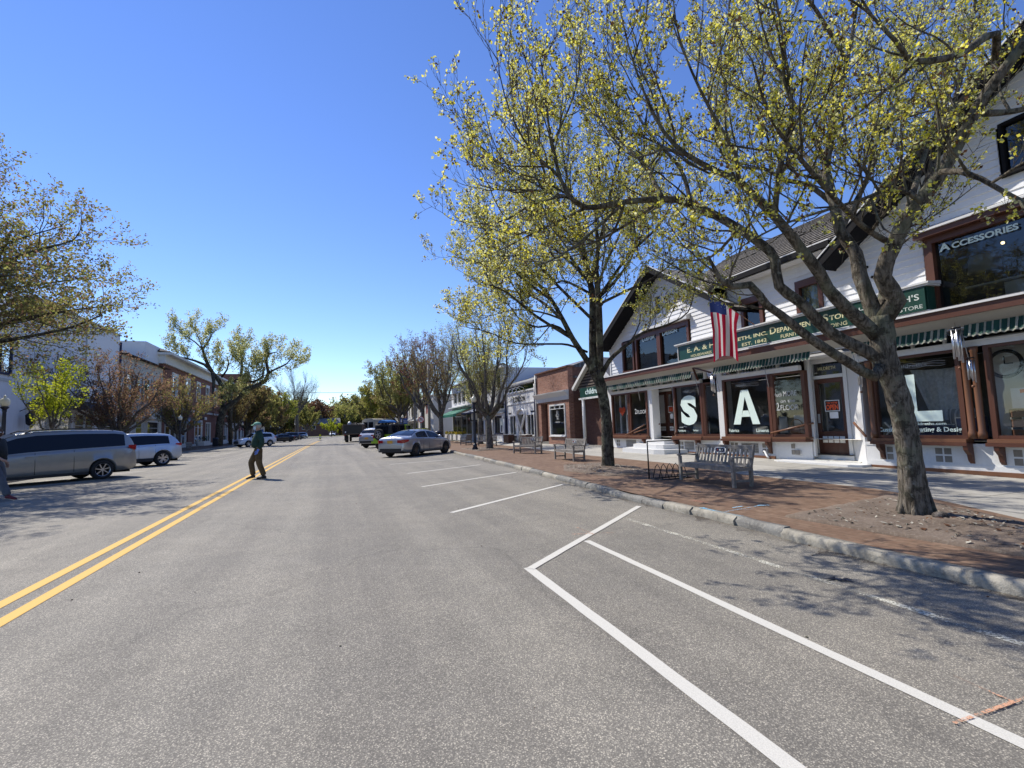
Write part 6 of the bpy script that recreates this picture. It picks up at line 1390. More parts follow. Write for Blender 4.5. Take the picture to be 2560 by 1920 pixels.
for px, dd, rr in (
    ([(1498, 955), (1468, 902), (1432, 847), (1407, 799), (1379, 750), (1346, 711), (1285, 675), (1227, 666), (1170, 650), (1120, 640)], lin(D2, D2 + 1.0, 10), [0.10, 0.09, 0.08, 0.07, 0.06, 0.05, 0.04, 0.03, 0.018, 0.006]),
    ([(1484, 935), (1482, 846), (1482, 750), (1476, 708), (1462, 639), (1451, 583), (1430, 500), (1410, 400), (1400, 300)], lin(D2, D2 + 0.6, 9), [0.13, 0.12, 0.105, 0.095, 0.08, 0.065, 0.05, 0.03, 0.01]),
    ([(1500, 940), (1499, 832), (1496, 745), (1490, 668), (1496, 620), (1490, 555), (1500, 470), (1490, 360)], lin(D2, D2 - 1.5, 8), [0.11, 0.10, 0.088, 0.075, 0.06, 0.045, 0.028, 0.01]),
    ([(1500, 945), (1523, 902), (1552, 874), (1607, 832), (1660, 815), (1720, 780), (1740, 700)], lin(D2, D2 - 0.6, 7), [0.075, 0.065, 0.055, 0.042, 0.03, 0.018, 0.008]),
    ([(1432, 847), (1400, 820), (1380, 812), (1345, 818), (1300, 800), (1270, 760), (1230, 740)], lin(D2 + 0.4, D2 - 0.8, 7), [0.045, 0.04, 0.034, 0.028, 0.02, 0.012, 0.006]),
    ([(1468, 880), (1420, 862), (1370, 860), (1290, 858), (1220, 830), (1150, 815)], lin(D2 + 0.2, D2 - 1.6, 6), [0.035, 0.032, 0.028, 0.022, 0.014, 0.006]),
    ([(1482, 738), (1440, 715), (1405, 702), (1370, 720), (1320, 760)], lin(D2 + 0.2, D2 + 1.6, 5), [0.045, 0.04, 0.03, 0.02, 0.008]),
    ([(1496, 745), (1540, 700), (1580, 640), (1600, 560), (1640, 480)], lin(D2 - 0.5, D2 + 0.8, 5), [0.05, 0.042, 0.032, 0.02, 0.008]),
    ([(1499, 760), (1560, 730), (1640, 690), (1700, 640)], lin(D2 - 0.5, D2 - 2.0, 4), [0.045, 0.036, 0.022, 0.008]),
    ([(1462, 639), (1420, 600), (1370, 540), (1330, 470), (1310, 400)], lin(D2 + 0.4, D2 + 1.8, 5), [0.045, 0.036, 0.026, 0.016, 0.006]),
    ([(1476, 708), (1420, 650), (1350, 600), (1270, 570), (1200, 560)], lin(D2 + 0.4, D2 - 1.2, 5), [0.045, 0.036, 0.026, 0.016, 0.006]),
    ([(1346, 711), (1300, 640), (1250, 600), (1190, 580)], lin(D2 + 0.7, D2 + 0.2, 4), [0.03, 0.024, 0.016, 0.006]),
    ([(1407, 799), (1350, 780), (1280, 775), (1220, 790), (1170, 780)], lin(D2 + 0.5, D2 + 1.8, 5), [0.034, 0.028, 0.02, 0.012, 0.005]),
    ([(1432, 847), (1340, 790), (1265, 730), (1200, 705)], lin(D2, D2 - 2.6, 4), [0.05, 0.04, 0.026, 0.008]),
    ([(1379, 750), (1300, 690), (1240, 610), (1190, 550)], lin(D2, D2 - 1.8, 4), [0.05, 0.04, 0.026, 0.008]),
    ([(1407, 799), (1330, 740), (1240, 720), (1180, 690)], lin(D2, D2 + 3.2, 4), [0.05, 0.04, 0.026, 0.008]),
    ([(1476, 708), (1390, 600), (1300, 500), (1230, 450)], lin(D2, D2 + 2.6, 4), [0.05, 0.04, 0.026, 0.008]),
    ([(1482, 800), (1400, 720), (1330, 650), (1240, 640)], lin(D2, D2 - 3.4, 4), [0.05, 0.04, 0.026, 0.008]),
    ([(1476, 708), (1510, 560), (1540, 420), (1560, 300)], lin(D2, D2 - 2.4, 4), [0.06, 0.045, 0.03, 0.01]),
    ([(1496, 745), (1570, 640), (1650, 560), (1700, 460)], lin(D2, D2 - 2.8, 4), [0.05, 0.04, 0.026, 0.008]),
    ([(1462, 639), (1400, 520), (1350, 400), (1330, 300)], lin(D2, D2 - 2.6, 4), [0.045, 0.036, 0.024, 0.008]),
    ([(1482, 846), (1500, 700), (1560, 560), (1600, 430)], lin(D2, D2 + 2.2, 4), [0.06, 0.045, 0.03, 0.01])):
    big(t2, px, dd, rr, 7, LV2, 0.3, 0.04, 0.2)
settle(t2, base2)
t2.finish('street_tree', 'second street maple with a dark straight trunk, left of the green children\'s shop sign', base2, 'street trees in blossom', keep=0.9, jitter=0.026, aspect=0.75, maxn=27000)

# generic grown tree: vase of limbs from a trunk
def grown(seed, H, trunk_h, spread, bark, leaves, lsize, lper, r0, nlimb=7, lv=None, upb=0.35, lean=(0, 0), maxn=9000, keep=1.0, name='street_tree', label='', loc=(0, 0, 0), group=None, jit=0.06, up0=0.75, droop=0.0, sides=6, limb_wander=0.16):
    T = Tree(seed, bark, leaves, lsize, lper, upb=upb, droop=droop); R = T.R
    top = Vector((lean[0], lean[1], trunk_h))
    T.limb([(0, 0, -0.1), (0, 0, 0.15), (top.x * 0.5, top.y * 0.5, trunk_h * 0.5), top], [r0 * 1.5, r0 * 1.12, r0 * 0.9, r0 * 0.85], 9, 0.4, 0.04)
    lv = lv or [(0.45, H * 0.20, 0.010, 4, 46), (0.28, H * 0.10, 0.006, 3, 45), (0.20, H * 0.05, 0.005, 3, 45)]
    for i in range(nlimb):
        a = 6.2832 * (i + R.uniform(-0.3, 0.3)) / nlimb; inner = i % 3 == 0
        out = 0.82 * spread * (0.35 if inner else R.uniform(0.75, 1.05)); zt = 0.84 * (H - trunk_h) * (R.uniform(0.92, 1.0) if inner else R.uniform(0.5, 0.9) * up0 / 0.75)
        st = top - Vector((0, 0, R.uniform(0, trunk_h * 0.15))); pts = [st]; n = 6
        for k in range(1, n + 1):
            f = k / n; p = st + Vector((math.cos(a) * out * f ** 0.85, math.sin(a) * out * f ** 0.85, zt * f ** 1.15 if up0 >= 0.6 else zt * f))
            w = limb_wander * out * 0.5; pts.append(p + Vector((R.uniform(-w, w), R.uniform(-w, w), R.uniform(-w, w) * 0.6)))
        P, rr = T.limb(pts, [r0 * 0.55 * (1 - 0.9 * k / n) + 0.008 for k in range(n + 1)], sides, 0.4, 0.03); T.spawn(P, rr, lv, 0.15)
    return T.finish(name, label, loc, group, jitter=jit, aspect=0.75, maxn=maxn, keep=keep)

GR = 'street trees further along'
# right side
tb = on_ground(1248, 1116, 0.16)
grown(31, 8.6, 2.0, 3.3, 'barkgrey', [('leafolive', 2), ('leafgreen', 2), ('bud', 1)], 0.055, 2, 0.2, 9, loc=(8.6, 27.6, 0.11), label='upright nearly bare tree just right of the near black street lamp', group=GR, maxn=7000, lv=[(0.30, 1.9, 0.011, 4, 40), (0.22, 0.8, 0.008, 3, 40), (0.18, 0.3, 0.006, 3, 40)], up0=1.0)
grown(32, 11.0, 2.6, 4.0, 'barkgrey', [('leafolive', 3), ('bud', 2), ('leafred', 1)], 0.08, 2, 0.24, 10, loc=(9.6, 46.0, 0.11), label='tall vase shaped bare tree standing behind the silver sedan', group=GR, maxn=9000, lv=[(0.42, 2.4, 0.012, 4, 38), (0.30, 1.0, 0.008, 3, 38), (0.24, 0.4, 0.006, 3, 40)], up0=1.05)
grown(33, 14.0, 4.0, 5.0, 'barkgrey', [('leafcrimson', 4), ('bud', 1), ('leafolive', 2)], 0.13, 2, 0.34, 8, loc=(10.6, 62.0, 0.11), label='tall tree with crimson seed clusters at its top, over the right hand row', group=GR, maxn=6000)
grown(34, 13.0, 3.5, 5.6, 'barkgrey', [('leafgreen', 3), ('leafolive', 2), ('leafpale', 1)], 0.16, 3, 0.32, 8, loc=(9.4, 74.0, 0.11), label='green hazy tree rising over the silver sport utility car and truck', group=GR, maxn=9000)
grown(35, 11.0, 2.5, 5.5, 'barkgrey', [('leafgreen', 3), ('leafbright', 1), ('leafolive', 2)], 0.18, 3, 0.3, 8, loc=(8.8, 92.0, 0.11), label='yellow green tree above the flatbed truck', group=GR, maxn=9000)
grown(36, 11.0, 2.5, 5.0, 'barkgrey', [('leafolive', 3), ('leafred', 1), ('leafgreen', 2)], 0.18, 3, 0.3, 8, loc=(10.2, 82.0, 0.11), label='brownish green tree between the two green ones right of the road', group=GR, maxn=8000)
grown(37, 10.5, 2.5, 5.0, 'barkgrey', [('leafgreen', 3), ('leafolive', 3)], 0.22, 3, 0.3, 8, loc=(8.4, 112.0, 0.11), label='olive tree at the far end of the right hand row', group=GR, maxn=7000)
grown(38, 9.0, 2.0, 3.4, 'barkgrey', [('leafpale', 3), ('leafgreen', 3), ('bud', 1)], 0.09, 3, 0.2, 7, loc=(10.8, 37.0, 0.11), label='slim pale green tree in front of the columned white shop', group=GR, maxn=6000, up0=1.0)
# left side
tl = Tree(41, 'barkdark', [('leafolive', 4), ('leafred', 1.5), ('leafgreen', 3)], 0.08, 3, upb=0.15); R = tl.R
tl.limb([(0, 0, -0.1), (0, 0, 0.2), (0.1, 0, 2.4), (0.1, 0.1, 4.8), (0.0, 0, 7.0)], [0.5, 0.36, 0.3, 0.22, 0.1], 12, 0.3, 0.05)
LVL = [(0.36, 2.4, 0.010, 4, 46), (0.18, 0.95, 0.007, 3, 45), (0.12, 0.36, 0.006, 3, 45)]
for i in range(46):
    f = (i + 0.5) / 46; a = i * 2.39996; el = math.radians(6 + 76 * f ** 1.4); ln = 7.5 * (1 - 0.30 * f) * R.uniform(0.85, 1.05); z0 = 3.9 + 2.0 * f
    if math.cos(a) < -0.3 and f > 0.15: ln *= 0.7
    dv = Vector((math.cos(a) * math.cos(el), math.sin(a) * math.cos(el), math.sin(el))); pts = [Vector((0.05, 0, z0))]
    for k in range(1, 7):
        t_ = k / 6; pts.append(pts[0] + dv * ln * t_ + Vector((R.uniform(-.3, .3), R.uniform(-.3, .3), R.uniform(-.2, .2) + 0.7 * t_ * t_ * (1 - f))))
    P, rr = tl.limb(pts, [0.12 * (1 - 0.93 * k / 6) + 0.006 for k in range(7)], 6, 0.35, 0.03); tl.spawn(P, rr, LVL, 0.15)
tl.finish('street_tree', 'wide spreading tree whose brown green crown reaches in from the left edge', (-13.9, 19.6, 0.15), GR, jitter=0.05, aspect=0.75, maxn=60000)
grown(42, 5.6, 2.0, 1.7, 'barkgrey', [('leafbright', 5), ('leafgreen', 1)], 0.10, 4, 0.07, 7, loc=(-12.6, 29.5, 0.11), label='small lime green young tree behind the silver minivan', group=GR, maxn=2600, lv=[(0.25, 0.9, 0.012, 4, 45), (0.16, 0.35, 0.008, 3, 45)], up0=0.9)
grown(43, 7.2, 1.5, 4.2, 'barkgrey', [('leafred', 6), ('bud', 1), ('leafolive', 1)], 0.09, 3, 0.2, 12, loc=(-13.6, 40.0, 0.11), label='reddish brown budding tree before the grey hip roofed building', group=GR, maxn=22000, lv=[(0.35, 1.7, 0.012, 4, 48), (0.24, 0.8, 0.008, 3, 45), (0.18, 0.3, 0.006, 3, 45)], up0=0.85)
grown(44, 7.5, 1.8, 4.0, 'barkgrey', [('leafred', 3), ('leafolive', 3), ('leafgreen', 2)], 0.12, 3, 0.2, 11, loc=(-14.0, 55.5, 0.11), label='rusty olive tree in front of the red brick corner building', group=GR, maxn=14000, up0=0.85)
# the gnarled old tree, traced
bg_ = on_ground(548, 1113, 0.15); bg_ = Vector((-14.3, 72.0, 0.15)); Dg = (ROT.transposed() @ (bg_ - Vector((0, 0, CAMH)))).z
t6 = Tree(5, 'barkdark', [('leafgreen', 3), ('leafpale', 3), ('leafolive', 1)], 0.17, 3, upb=0.45)
_l6 = t6.limb
t6.limb = lambda pts, rad, n=8, step=0.25, knobs=0.0: _l6(pts, [x * 0.72 for x in rad], n, step, knobs)
def c6(x, y): return (380 + x / 3.95, 780 + y / 3.95)
LV6 = [(0.6, 3.4, 0.010, 4, 50), (0.38, 1.6, 0.007, 3, 45), (0.32, 0.7, 0.006, 3, 42)]
for px, dd, rr in (
    ([c6(655, 1315), c6(665, 1200), c6(680, 1050), c6(720, 960), c6(840, 870), c6(930, 765), c6(1040, 725), c6(1120, 680), c6(1150, 600), c6(1125, 480), c6(1150, 410), c6(1240, 395)], [Dg] * 12, [0.75, 0.6, 0.55, 0.5, 0.45, 0.42, 0.38, 0.34, 0.3, 0.25, 0.18, 0.06]),
    ([c6(1145, 600), c6(1230, 560), c6(1330, 510), c6(1400, 430)], lin(Dg, Dg - 3, 4), [0.22, 0.17, 0.12, 0.04]),
    ([c6(690, 1040), c6(700, 900), c6(700, 780), c6(670, 690), c6(600, 600), c6(530, 470), c6(500, 370), c6(560, 280), c6(600, 200)], lin(Dg, Dg + 2, 9), [0.5, 0.45, 0.42, 0.38, 0.34, 0.28, 0.22, 0.14, 0.05]),
    ([c6(610, 610), c6(520, 520), c6(420, 480), c6(300, 450), c6(200, 430)], lin(Dg + 1, Dg - 2, 5), [0.28, 0.24, 0.18, 0.12, 0.05]),
    ([c6(700, 740), c6(760, 690), c6(860, 665), c6(890, 560), c6(885, 420), c6(920, 330)], lin(Dg + 1, Dg + 3, 6), [0.34, 0.32, 0.28, 0.22, 0.14, 0.05]),
    ([c6(690, 640), c6(740, 570), c6(760, 500), c6(730, 430)], lin(Dg + 1, Dg - 2, 4), [0.2, 0.16, 0.1, 0.04]),
    ([c6(500, 370), c6(430, 300), c6(350, 250), c6(280, 220)], lin(Dg + 1, Dg + 4, 4), [0.16, 0.12, 0.08, 0.03]),
    ([c6(500, 370), c6(460, 260), c6(420, 180)], lin(Dg + 1, Dg - 1, 3), [0.12, 0.08, 0.03]),
    ([c6(860, 665), c6(940, 680), c6(1000, 690), c6(1090, 650), c6(1110, 540), c6(1060, 570), c6(940, 600)], lin(Dg + 1, Dg, 7), [0.24, 0.22, 0.2, 0.17, 0.14, 0.12, 0.06]),
    ([c6(600, 600), c6(610, 700), c6(600, 800), c6(640, 850)], lin(Dg, Dg - 1.5, 4), [0.3, 0.24, 0.16, 0.1])):
    big(t6, px, dd, rr, 7, LV6, 0.35, 0.12, 0.8)
bg_ = trace([c6(655, 1315)], Dg)[0]; settle(t6, bg_)
t6.finish('old_tree', 'gnarled old tree with a leaning forked trunk on the left pavement', bg_, None, jitter=0.12, aspect=0.7, maxn=8500)
grown(46, 8.0, 2.0, 3.6, 'barkgrey', [('bud', 2), ('leafolive', 2)], 0.12, 2, 0.18, 8, loc=(-13.8, 84.0, 0.11), label='bare pale twigged tree just right of the old gnarled tree', group=GR, maxn=3500)
LG = [('olive brown tree over the dark parked cars', (-14.2, 97), [('leafolive', 3), ('leafred', 1)], 11, 5.0), ('green brown tree left of the bare treetop', (-14, 110), [('leafgreen', 2), ('leafolive', 3)], 12, 5.5),
      ('reddish tree above the far parked cars', (-13.5, 124), [('leafred', 2), ('leafolive', 4)], 11, 5.5), ('yellow green rounded tree near the end of the left row', (-13.5, 140), [('leafgreen', 3), ('leafbright', 1), ('leafolive', 1)], 12.5, 6.5)]
for i, (lab, (x, y), lv_, h, sp) in enumerate(LG):
    grown(50 + i, h, 2.4, sp, 'barkdark', lv_, 0.24, 3, 0.3, 8, loc=(x, y, 0.11), label=lab, group=GR, maxn=7000)
grown(60, 19, 7.5, 8.0, 'barkgrey', [('bud', 3)], 0.12, 1, 0.5, 9, loc=(-9.5, 150, 0.1), label='big bare tree silhouetted against the sky where the road ends', group=None, maxn=2500, name='bare_tree')
grown(61, 9.5, 2.5, 6.0, 'barkgrey', [('leafgreen', 3), ('leafolive', 2)], 0.26, 3, 0.3, 8, loc=(-7.5, 162, 0.1), label='rounded green tree below the big bare one', group=GR, maxn=7000)
grown(62, 6.0, 1.2, 4.0, 'barkgrey', [('leafbright', 5), ('leafgreen', 1)], 0.26, 3, 0.2, 8, loc=(-0.5, 172, 0.1), label='low bright lime tree at the end of the road left of the white cars', group=GR, maxn=4500)
# the wood that closes the view
R = random.Random(77)
protos = []
for i in range(4):
    protos.append(grown(70 + i, 15, 0.8, 7.5, 'barkgrey', [[('leafolive', 3), ('bud', 2)], [('leafred', 2), ('bud', 3)], [('leafolive', 2), ('leafgreen', 2)], [('leafgreen', 3), ('leafolive', 1)]][i], 0.6, 4, 0.35, 10, loc=(-30 + i * 18, 246, 0), label='', group='woodland trees beyond the end of the street', maxn=4500, jit=0.5, sides=4,
                        lv=[(1.5, 3.6, 0.012, 3, 48), (0.9, 1.8, 0.008, 3, 45)], name='woodland_tree', keep=1.0))
kinds = ['brown olive', 'rusty bare', 'olive green', 'green']
k = 0
for row, (y, hh) in enumerate(((214, 0.8), (234, 1.0), (258, 1.2))):
    for x in range(-60, 110, 5):
        if row == 0 and (x < 12 or x > 60): continue
        if abs(to_px((x, y, 2))[0] - 1100) > 620: continue
        xx = x + R.uniform(-3, 3); yy = y + R.uniform(-5, 5) + (max(0, x) * 0.10); i = R.randrange(4); s_ = hh * R.uniform(0.8, 1.2)
        o = protos[i] if k < 4 and False else dup(protos[i], (xx, yy, 0), R.uniform(0, 6.28), '%s woodland tree in row %s, place %s of the belt that closes the street' % (kinds[i], ['near', 'middle', 'far'][row], k + 1) if False else '%s woodland tree in the belt that closes the street' % kinds[i], scale=(s_, s_, s_)); k += 1
for i, p in enumerate(protos): p['label'] = '%s woodland tree in the belt that closes the street' % kinds[i]
# shrubs at the end of the street

# trees added unseen behind the right hand shops to darken reflections in windows opposite
for i in range(11):
    o = dup(protos[i % 4], (46 + R.uniform(-5, 5), 8 + i * 13, 0), R.uniform(0, 6.28), 'added tree hidden behind the right hand shops to darken window reflections', 'added trees that darken window reflections', (0.55, 0.55, 0.55))

R = random.Random(12); mb = MB()
for k in range(9000):
    x = R.uniform(-45, 75); y = R.uniform(238, 252); z_ = R.uniform(0, 5.5) * R.random() ** 0.5; a = R.random() * 6.28; l = R.uniform(0.4, 0.9)
    mb.poly([(x, y, z_), (x + l * math.cos(a), y + l * math.sin(a) * .4, z_ + l * .3), (x + l * .8 * math.cos(a), y, z_ + l), (x - .2, y, z_ + l * .7)], R.choice(['leafolive', 'bud', 'evergreen', 'leafgreen', 'leafred', 'leafolive']))
mb.build('undergrowth')['kind'] = 'stuff'
# ---------------------------------------------------------------- vehicles
def carpaint(name, col, metal=0.6, rough=0.28):
    m, nt, b, o = nmat(name)
    f = noise(nt, coords(nt), 5, 4, 0.6)
    c = ramp(nt, f, [(0.3, tuple(x * 0.93 for x in col)), (0.7, col)])
    # road dust low on the body
    t = nt.nodes.new('ShaderNodeTexCoord'); sep = nt.nodes.new('ShaderNodeSeparateXYZ'); nt.links.new(t.outputs['Object'], sep.inputs[0])
    c = mixrgb(nt, ramp(nt, sep.outputs[2], [(0.2, 0.35), (0.6, 0.0)]), c, (0.22, 0.20, 0.17))
    nt.links.new(c, b.inputs['Base Color']); b.inputs['Metallic'].default_value = metal; b.inputs['Roughness'].default_value = rough
    sock(b, 'Coat Weight').default_value = 0.8; sock(b, 'Coat Roughness').default_value = 0.05
    MA[name] = m; return name
carpaint('silver paint', (0.42, 0.43, 0.45)); carpaint('beige silver paint', (0.33, 0.325, 0.31)); carpaint('white car paint', (0.72, 0.74, 0.77), 0.1); carpaint('black car paint', (0.012, 0.013, 0.018), 0.2)
carpaint('silver blue paint', (0.50, 0.56, 0.64), 0.4); carpaint('charcoal paint', (0.06, 0.065, 0.075), 0.5); carpaint('lime paint', (0.30, 0.48, 0.03), 0.1); carpaint('cream car paint', (0.50, 0.47, 0.38), 0.0, 0.5); carpaint('navy car paint', (0.02, 0.03, 0.07), 0.4)
m, nt, b, o = nmat('car glass'); b.inputs['Base Color'].default_value = (0.008, 0.010, 0.016, 1); b.inputs['Roughness'].default_value = 0.05; sock(b, 'Specular IOR Level', 'Specular').default_value = 0.35; MA['carglass'] = m
MA['tyre'] = plain('tyre rubber', (0.018, 0.018, 0.02), 0.85); MA['rim'] = plain('alloy wheel', (0.50, 0.50, 0.52), 0.3, 0.9); MA['rimdark'] = plain('dark alloy wheel', (0.12, 0.12, 0.13), 0.35, 0.8)
MA['trim'] = plain('black plastic trim', (0.02, 0.02, 0.022), 0.6); MA['under'] = plain('underbody', (0.01, 0.01, 0.01), 0.9); MA['tail'] = plain('red tail lamp', (0.30, 0.008, 0.012), 0.15, coat=0.6); MA['headl'] = plain('head lamp', (0.6, 0.62, 0.66), 0.08, 0.3, coat=1.0)
MA['plate'] = plain('orange licence plate', (0.62, 0.33, 0.05), 0.5, var=0.2, scale=30)

def wheel_part(car, x, y, r, w, rim='rim', spokes=5, front=False):
    s = 1 if y > 0 else -1; yo = y + s * w / 2
    mb = MB(); n = 28; prof = [(r * 0.60, -w / 2), (r * 0.93, -w / 2), (r * 0.985, -w * 0.36), (r, -w * 0.2), (r, w * 0.2), (r * 0.985, w * 0.36), (r * 0.93, w / 2), (r * 0.66, w / 2 + 0.004), (r * 0.66, -w / 2)]
    G_ = [[(x + pr * math.cos(6.28318 * k / n), y + py, r + pr * math.sin(6.28318 * k / n)) for k in range(n)] for pr, py in prof]
    mb.grid(G_, 'tyre', True, close=True); t = mb.build('tyre' if False else 'wheel', car, world_off=False)
    mb = MB(); rr = r * 0.67; yf = yo - s * 0.035
    ring = lambda rad, yy: [(x + rad * math.cos(6.28318 * k / n), yy, r + rad * math.sin(6.28318 * k / n)) for k in range(n)]
    mb.grid([ring(rr, yo - s * 0.002), ring(rr * 0.93, yo - s * 0.006), ring(rr * 0.92, yf - s * 0.05)], rim, True, close=True)
    mb.poly(ring(rr * 0.95, yf - s * 0.06), 'under')
    for k in range(spokes):
        for dd in ((-0.10, 0.10) if spokes <= 6 else (0,)):
            a = 6.28318 * k / spokes + dd * 1.1 + 0.2; a2 = 6.28318 * k / spokes + dd * 2.2 + 0.2
            p = Vector((x + rr * 0.15 * math.cos(a), yf, r + rr * 0.15 * math.sin(a))); q = Vector((x + rr * 0.93 * math.cos(a2), yf + s * 0.01, r + rr * 0.93 * math.sin(a2)))
            mb.beam(p, q, 0.03 + 0.02 * (spokes < 7), 0.04, rim, up=(0, s, 0))
    mb.tube([(x, yf - s * 0.02, r), (x, yf + s * 0.012, r)], rr * 0.2, rim, 12, smooth=False); mb.build('rim', t, world_off=False)

def make_car(spec, name, label, loc, rz, paint_, group=None):
    """spec: L, W, wheel x positions, r, and profile tables; x runs from the tail (0) to the nose (L), shifted so that the rear axle is at 0"""
    L, W = spec['L'], spec['W']; xw = spec['xw']; r = spec['r']; x0 = xw[0]
    car = thing(name, label, spec.get('cat', 'car'), loc, rz, group)
    tab = lambda key, x: float(np.interp(x, [p[0] for p in spec[key]], [p[1] for p in spec[key]]))
    xs = sorted(set([round(i * L / 92, 4) for i in range(93)] + [0.02, L - 0.02]))
    def halfw(x):
        e = 1.0
        if x < 0.55: e = 0.80 + 0.20 * math.sin(min(1, (x + 0.02) / 0.57) * math.pi / 2) ** 0.6
        if x > L - 0.8: e = 0.72 + 0.28 * math.sin(min(1, (L - x + 0.02) / 0.82) * math.pi / 2) ** 0.7
        return W / 2 * e
    def ring(x):
        w = halfw(x); zb = tab('bot', x); zs = tab('belt', x); zt = max(tab('top', x), zs + 0.005); arch = 0
        for xc in xw:
            R_ = r * 1.16
            if abs(x - xc) < R_: arch = max(arch, r + math.sqrt(R_ * R_ - (x - xc) ** 2))
        zl = max(zb, arch); zm = max(zb + (zs - zb) * 0.5, zl + 0.02); zs2 = max(zs - 0.11, zm + 0.03)
        fl = 0.012 if arch > 0 else 0
        return [(0, zb), (w * 0.78, max(zb, arch * 0.9)), (w * 0.985 + fl, zl), (w * 1.0 + fl * 0.8, (zl + zm) / 2), (w * 1.0, zm), (w * 0.985, zs2), (w * 0.955, zs - 0.03), (w * 0.92, zs), (w * 0.72, zs + (zt - zs) * 0.65), (w * 0.35, zt + 0.008), (0, zt + 0.015)]
    rows = []
    for x in xs:
        h = ring(x); rows.append([(x - x0, y, z_) for y, z_ in h] + [(x - x0, -y, z_) for y, z_ in h[-2:0:-1]])
    mb = MB(); mb.grid(rows, paint_, True, close=True); mb.poly(rows[0], paint_); mb.poly(rows[-1][::-1], paint_)
    # cabin
    gm = MB(); cx = [p[0] for p in spec['roof']]; ca, cb = cx[0], cx[-1]; N = 60; CR = []
    wt = spec.get('wt', 0.60) ; st, en = spec['glass_side']; ws = spec['windshield']; rw = spec['rearglass']
    zbase = lambda x: tab('belt', x) - 0.02
    for i in range(N + 1):
        x = ca + (cb - ca) * i / N; zr = tab('roof', x); z0 = zbase(x); hh = max(0.0, zr - z0); f = min(1, hh / spec['cabh']); wB = halfw(x) * 0.925; wT = wB - (wB - wt) * f ** 1.0
        zg = z0 + hh * 0.80; w_g = wB + (wT - wB) * 0.80
        CR.append([(x - x0, wB, z0), (x - x0, wB + (w_g - wB) * 0.06, z0 + hh * 0.06), (x - x0, w_g + 0.005, zg), (x - x0, wT, zr - 0.018 * f - 0.02 * (1 - f)), (x - x0, wT * 0.88, zr), (x - x0, 0, zr + 0.03)] )
    for i in range(N):
        xm = ca + (cb - ca) * (i + 0.5) / N
        for sgn in (1, -1):
            A_, B_ = [[(p[0], p[1] * sgn, p[2]) for p in row] for row in (CR[i], CR[i + 1])]
            for j in range(5):
                isg = False
                if j == 1 and st < xm < en and not any(a < xm < b_ for a, b_ in spec.get('pillars', [])): isg = True
                if j >= 4 and (ws[0] < xm < ws[1] or rw[0] < xm < rw[1]): isg = True
                if j == 3 and (ws[0] + 0.06 < xm < ws[1] - 0.05 or rw[0] + 0.04 < xm < rw[1] - 0.04): isg = True
                q = [A_[j], A_[j + 1], B_[j + 1], B_[j]]
                if sgn < 0: q = q[::-1]
                (gm if isg else mb).add(q, [(0, 1, 2, 3)], 'carglass' if isg else paint_, True)
    mb.build('body', car, world_off=False, merge=True); gm.build('window_glass', car, world_off=False)
    mb = MB(); mb.box(0.15 - x0, L - 0.2 - x0, -W * 0.36, W * 0.36, 0.2, 0.55, 'under'); 
    for xc in xw: mb.box(xc - x0 - r * 1.12, xc - x0 + r * 1.12, -W * 0.44, W * 0.44, 0.5, r * 2.05, 'under')
    mb.build('underbody', car, world_off=False)
    for xc in xw:
        for s in (1, -1): wheel_part(car, xc - x0, s * (W / 2 - 0.125), r, 0.235, spec.get('rim', 'rim'), spec.get('spokes', 5))
    # trims
    mb = MB(); bz = tab('bot', 0.3)
    w = halfw(0.05)
    pts = [(0.02 - x0, -w * 0.96), (-0.012 - x0, -w * 0.7), (-0.02 - x0, 0), (-0.012 - x0, w * 0.7), (0.02 - x0, w * 0.96)]
    for zz0, zz1, m_ in spec['rearbands']:
        mb.grid([[(x - 0.004, y, zz0) for x, y in pts], [(x - 0.008, y, zz1) for x, y in pts]], m_, False)
    mb.build('rear_bumper', car, world_off=False)
    mb = MB(); w2 = halfw(L - 0.06); mb.box(L - 0.07 - x0, L + 0.012 - x0, -w2 * 0.62, w2 * 0.62, tab('bot', L) + 0.05, tab('bot', L) + 0.28, 'trim'); mb.box(L - 0.1 - x0, L + 0.008 - x0, -w2 * 0.45, w2 * 0.45, tab('bot', L) + 0.33, tab('bot', L) + 0.45, 'trim'); mb.build('grille', car, world_off=False)
    # door seams, handles, sill
    mb = MB(); xa, xb = xw[0] + r * 1.2, xw[1] - r * 1.2
    for s in (1, -1):
        for xd in spec['seams']:
            mb.tube([(xd - x0, s * (halfw(xd) * 1.003), tab('bot', xd) + 0.1), (xd - x0, s * halfw(xd) * 1.006, tab('belt', xd) * 0.62), (xd - x0, s * halfw(xd) * 0.965, tab('belt', xd) - 0.02)], 0.006, 'under', 4)
        mb.box(xa - x0, xb - x0, s * W / 2 * 0.93, s * (W / 2 * 1.0), tab('bot', (xa + xb) / 2) - 0.02, tab('bot', (xa + xb) / 2) + spec.get('sill', 0.05), 'trim')
    mb.build('door_seams', car, world_off=False)
    for s in (1, -1):
        for xd in spec['handles']:
            mb = MB(); zb_ = tab('belt', xd) - 0.13; mb.beam((xd - 0.09 - x0, s * (halfw(xd) + 0.012), zb_), (xd + 0.09 - x0, s * (halfw(xd) + 0.012), zb_ - 0.005), 0.022, 0.028, spec.get('handlemat', paint_)); mb.build('door_handle', car, world_off=False)
        xm_, zm_ = spec['mirror']; mb = MB(); mb.ball((xm_ - x0, s * (W / 2 + 0.10), zm_), 0.11, paint_, 10, (0.55, 1.0, 0.7)); mb.beam((xm_ - x0, s * (W / 2 - 0.1), zm_ - 0.04), (xm_ - x0, s * (W / 2 + 0.05), zm_ - 0.02), 0.05, 0.04, 'trim'); mb.build('mirror', car, world_off=False)
        # lamps
        xl, zl, lx, lz = spec['tail']; mb = MB(); w_ = halfw(xl)
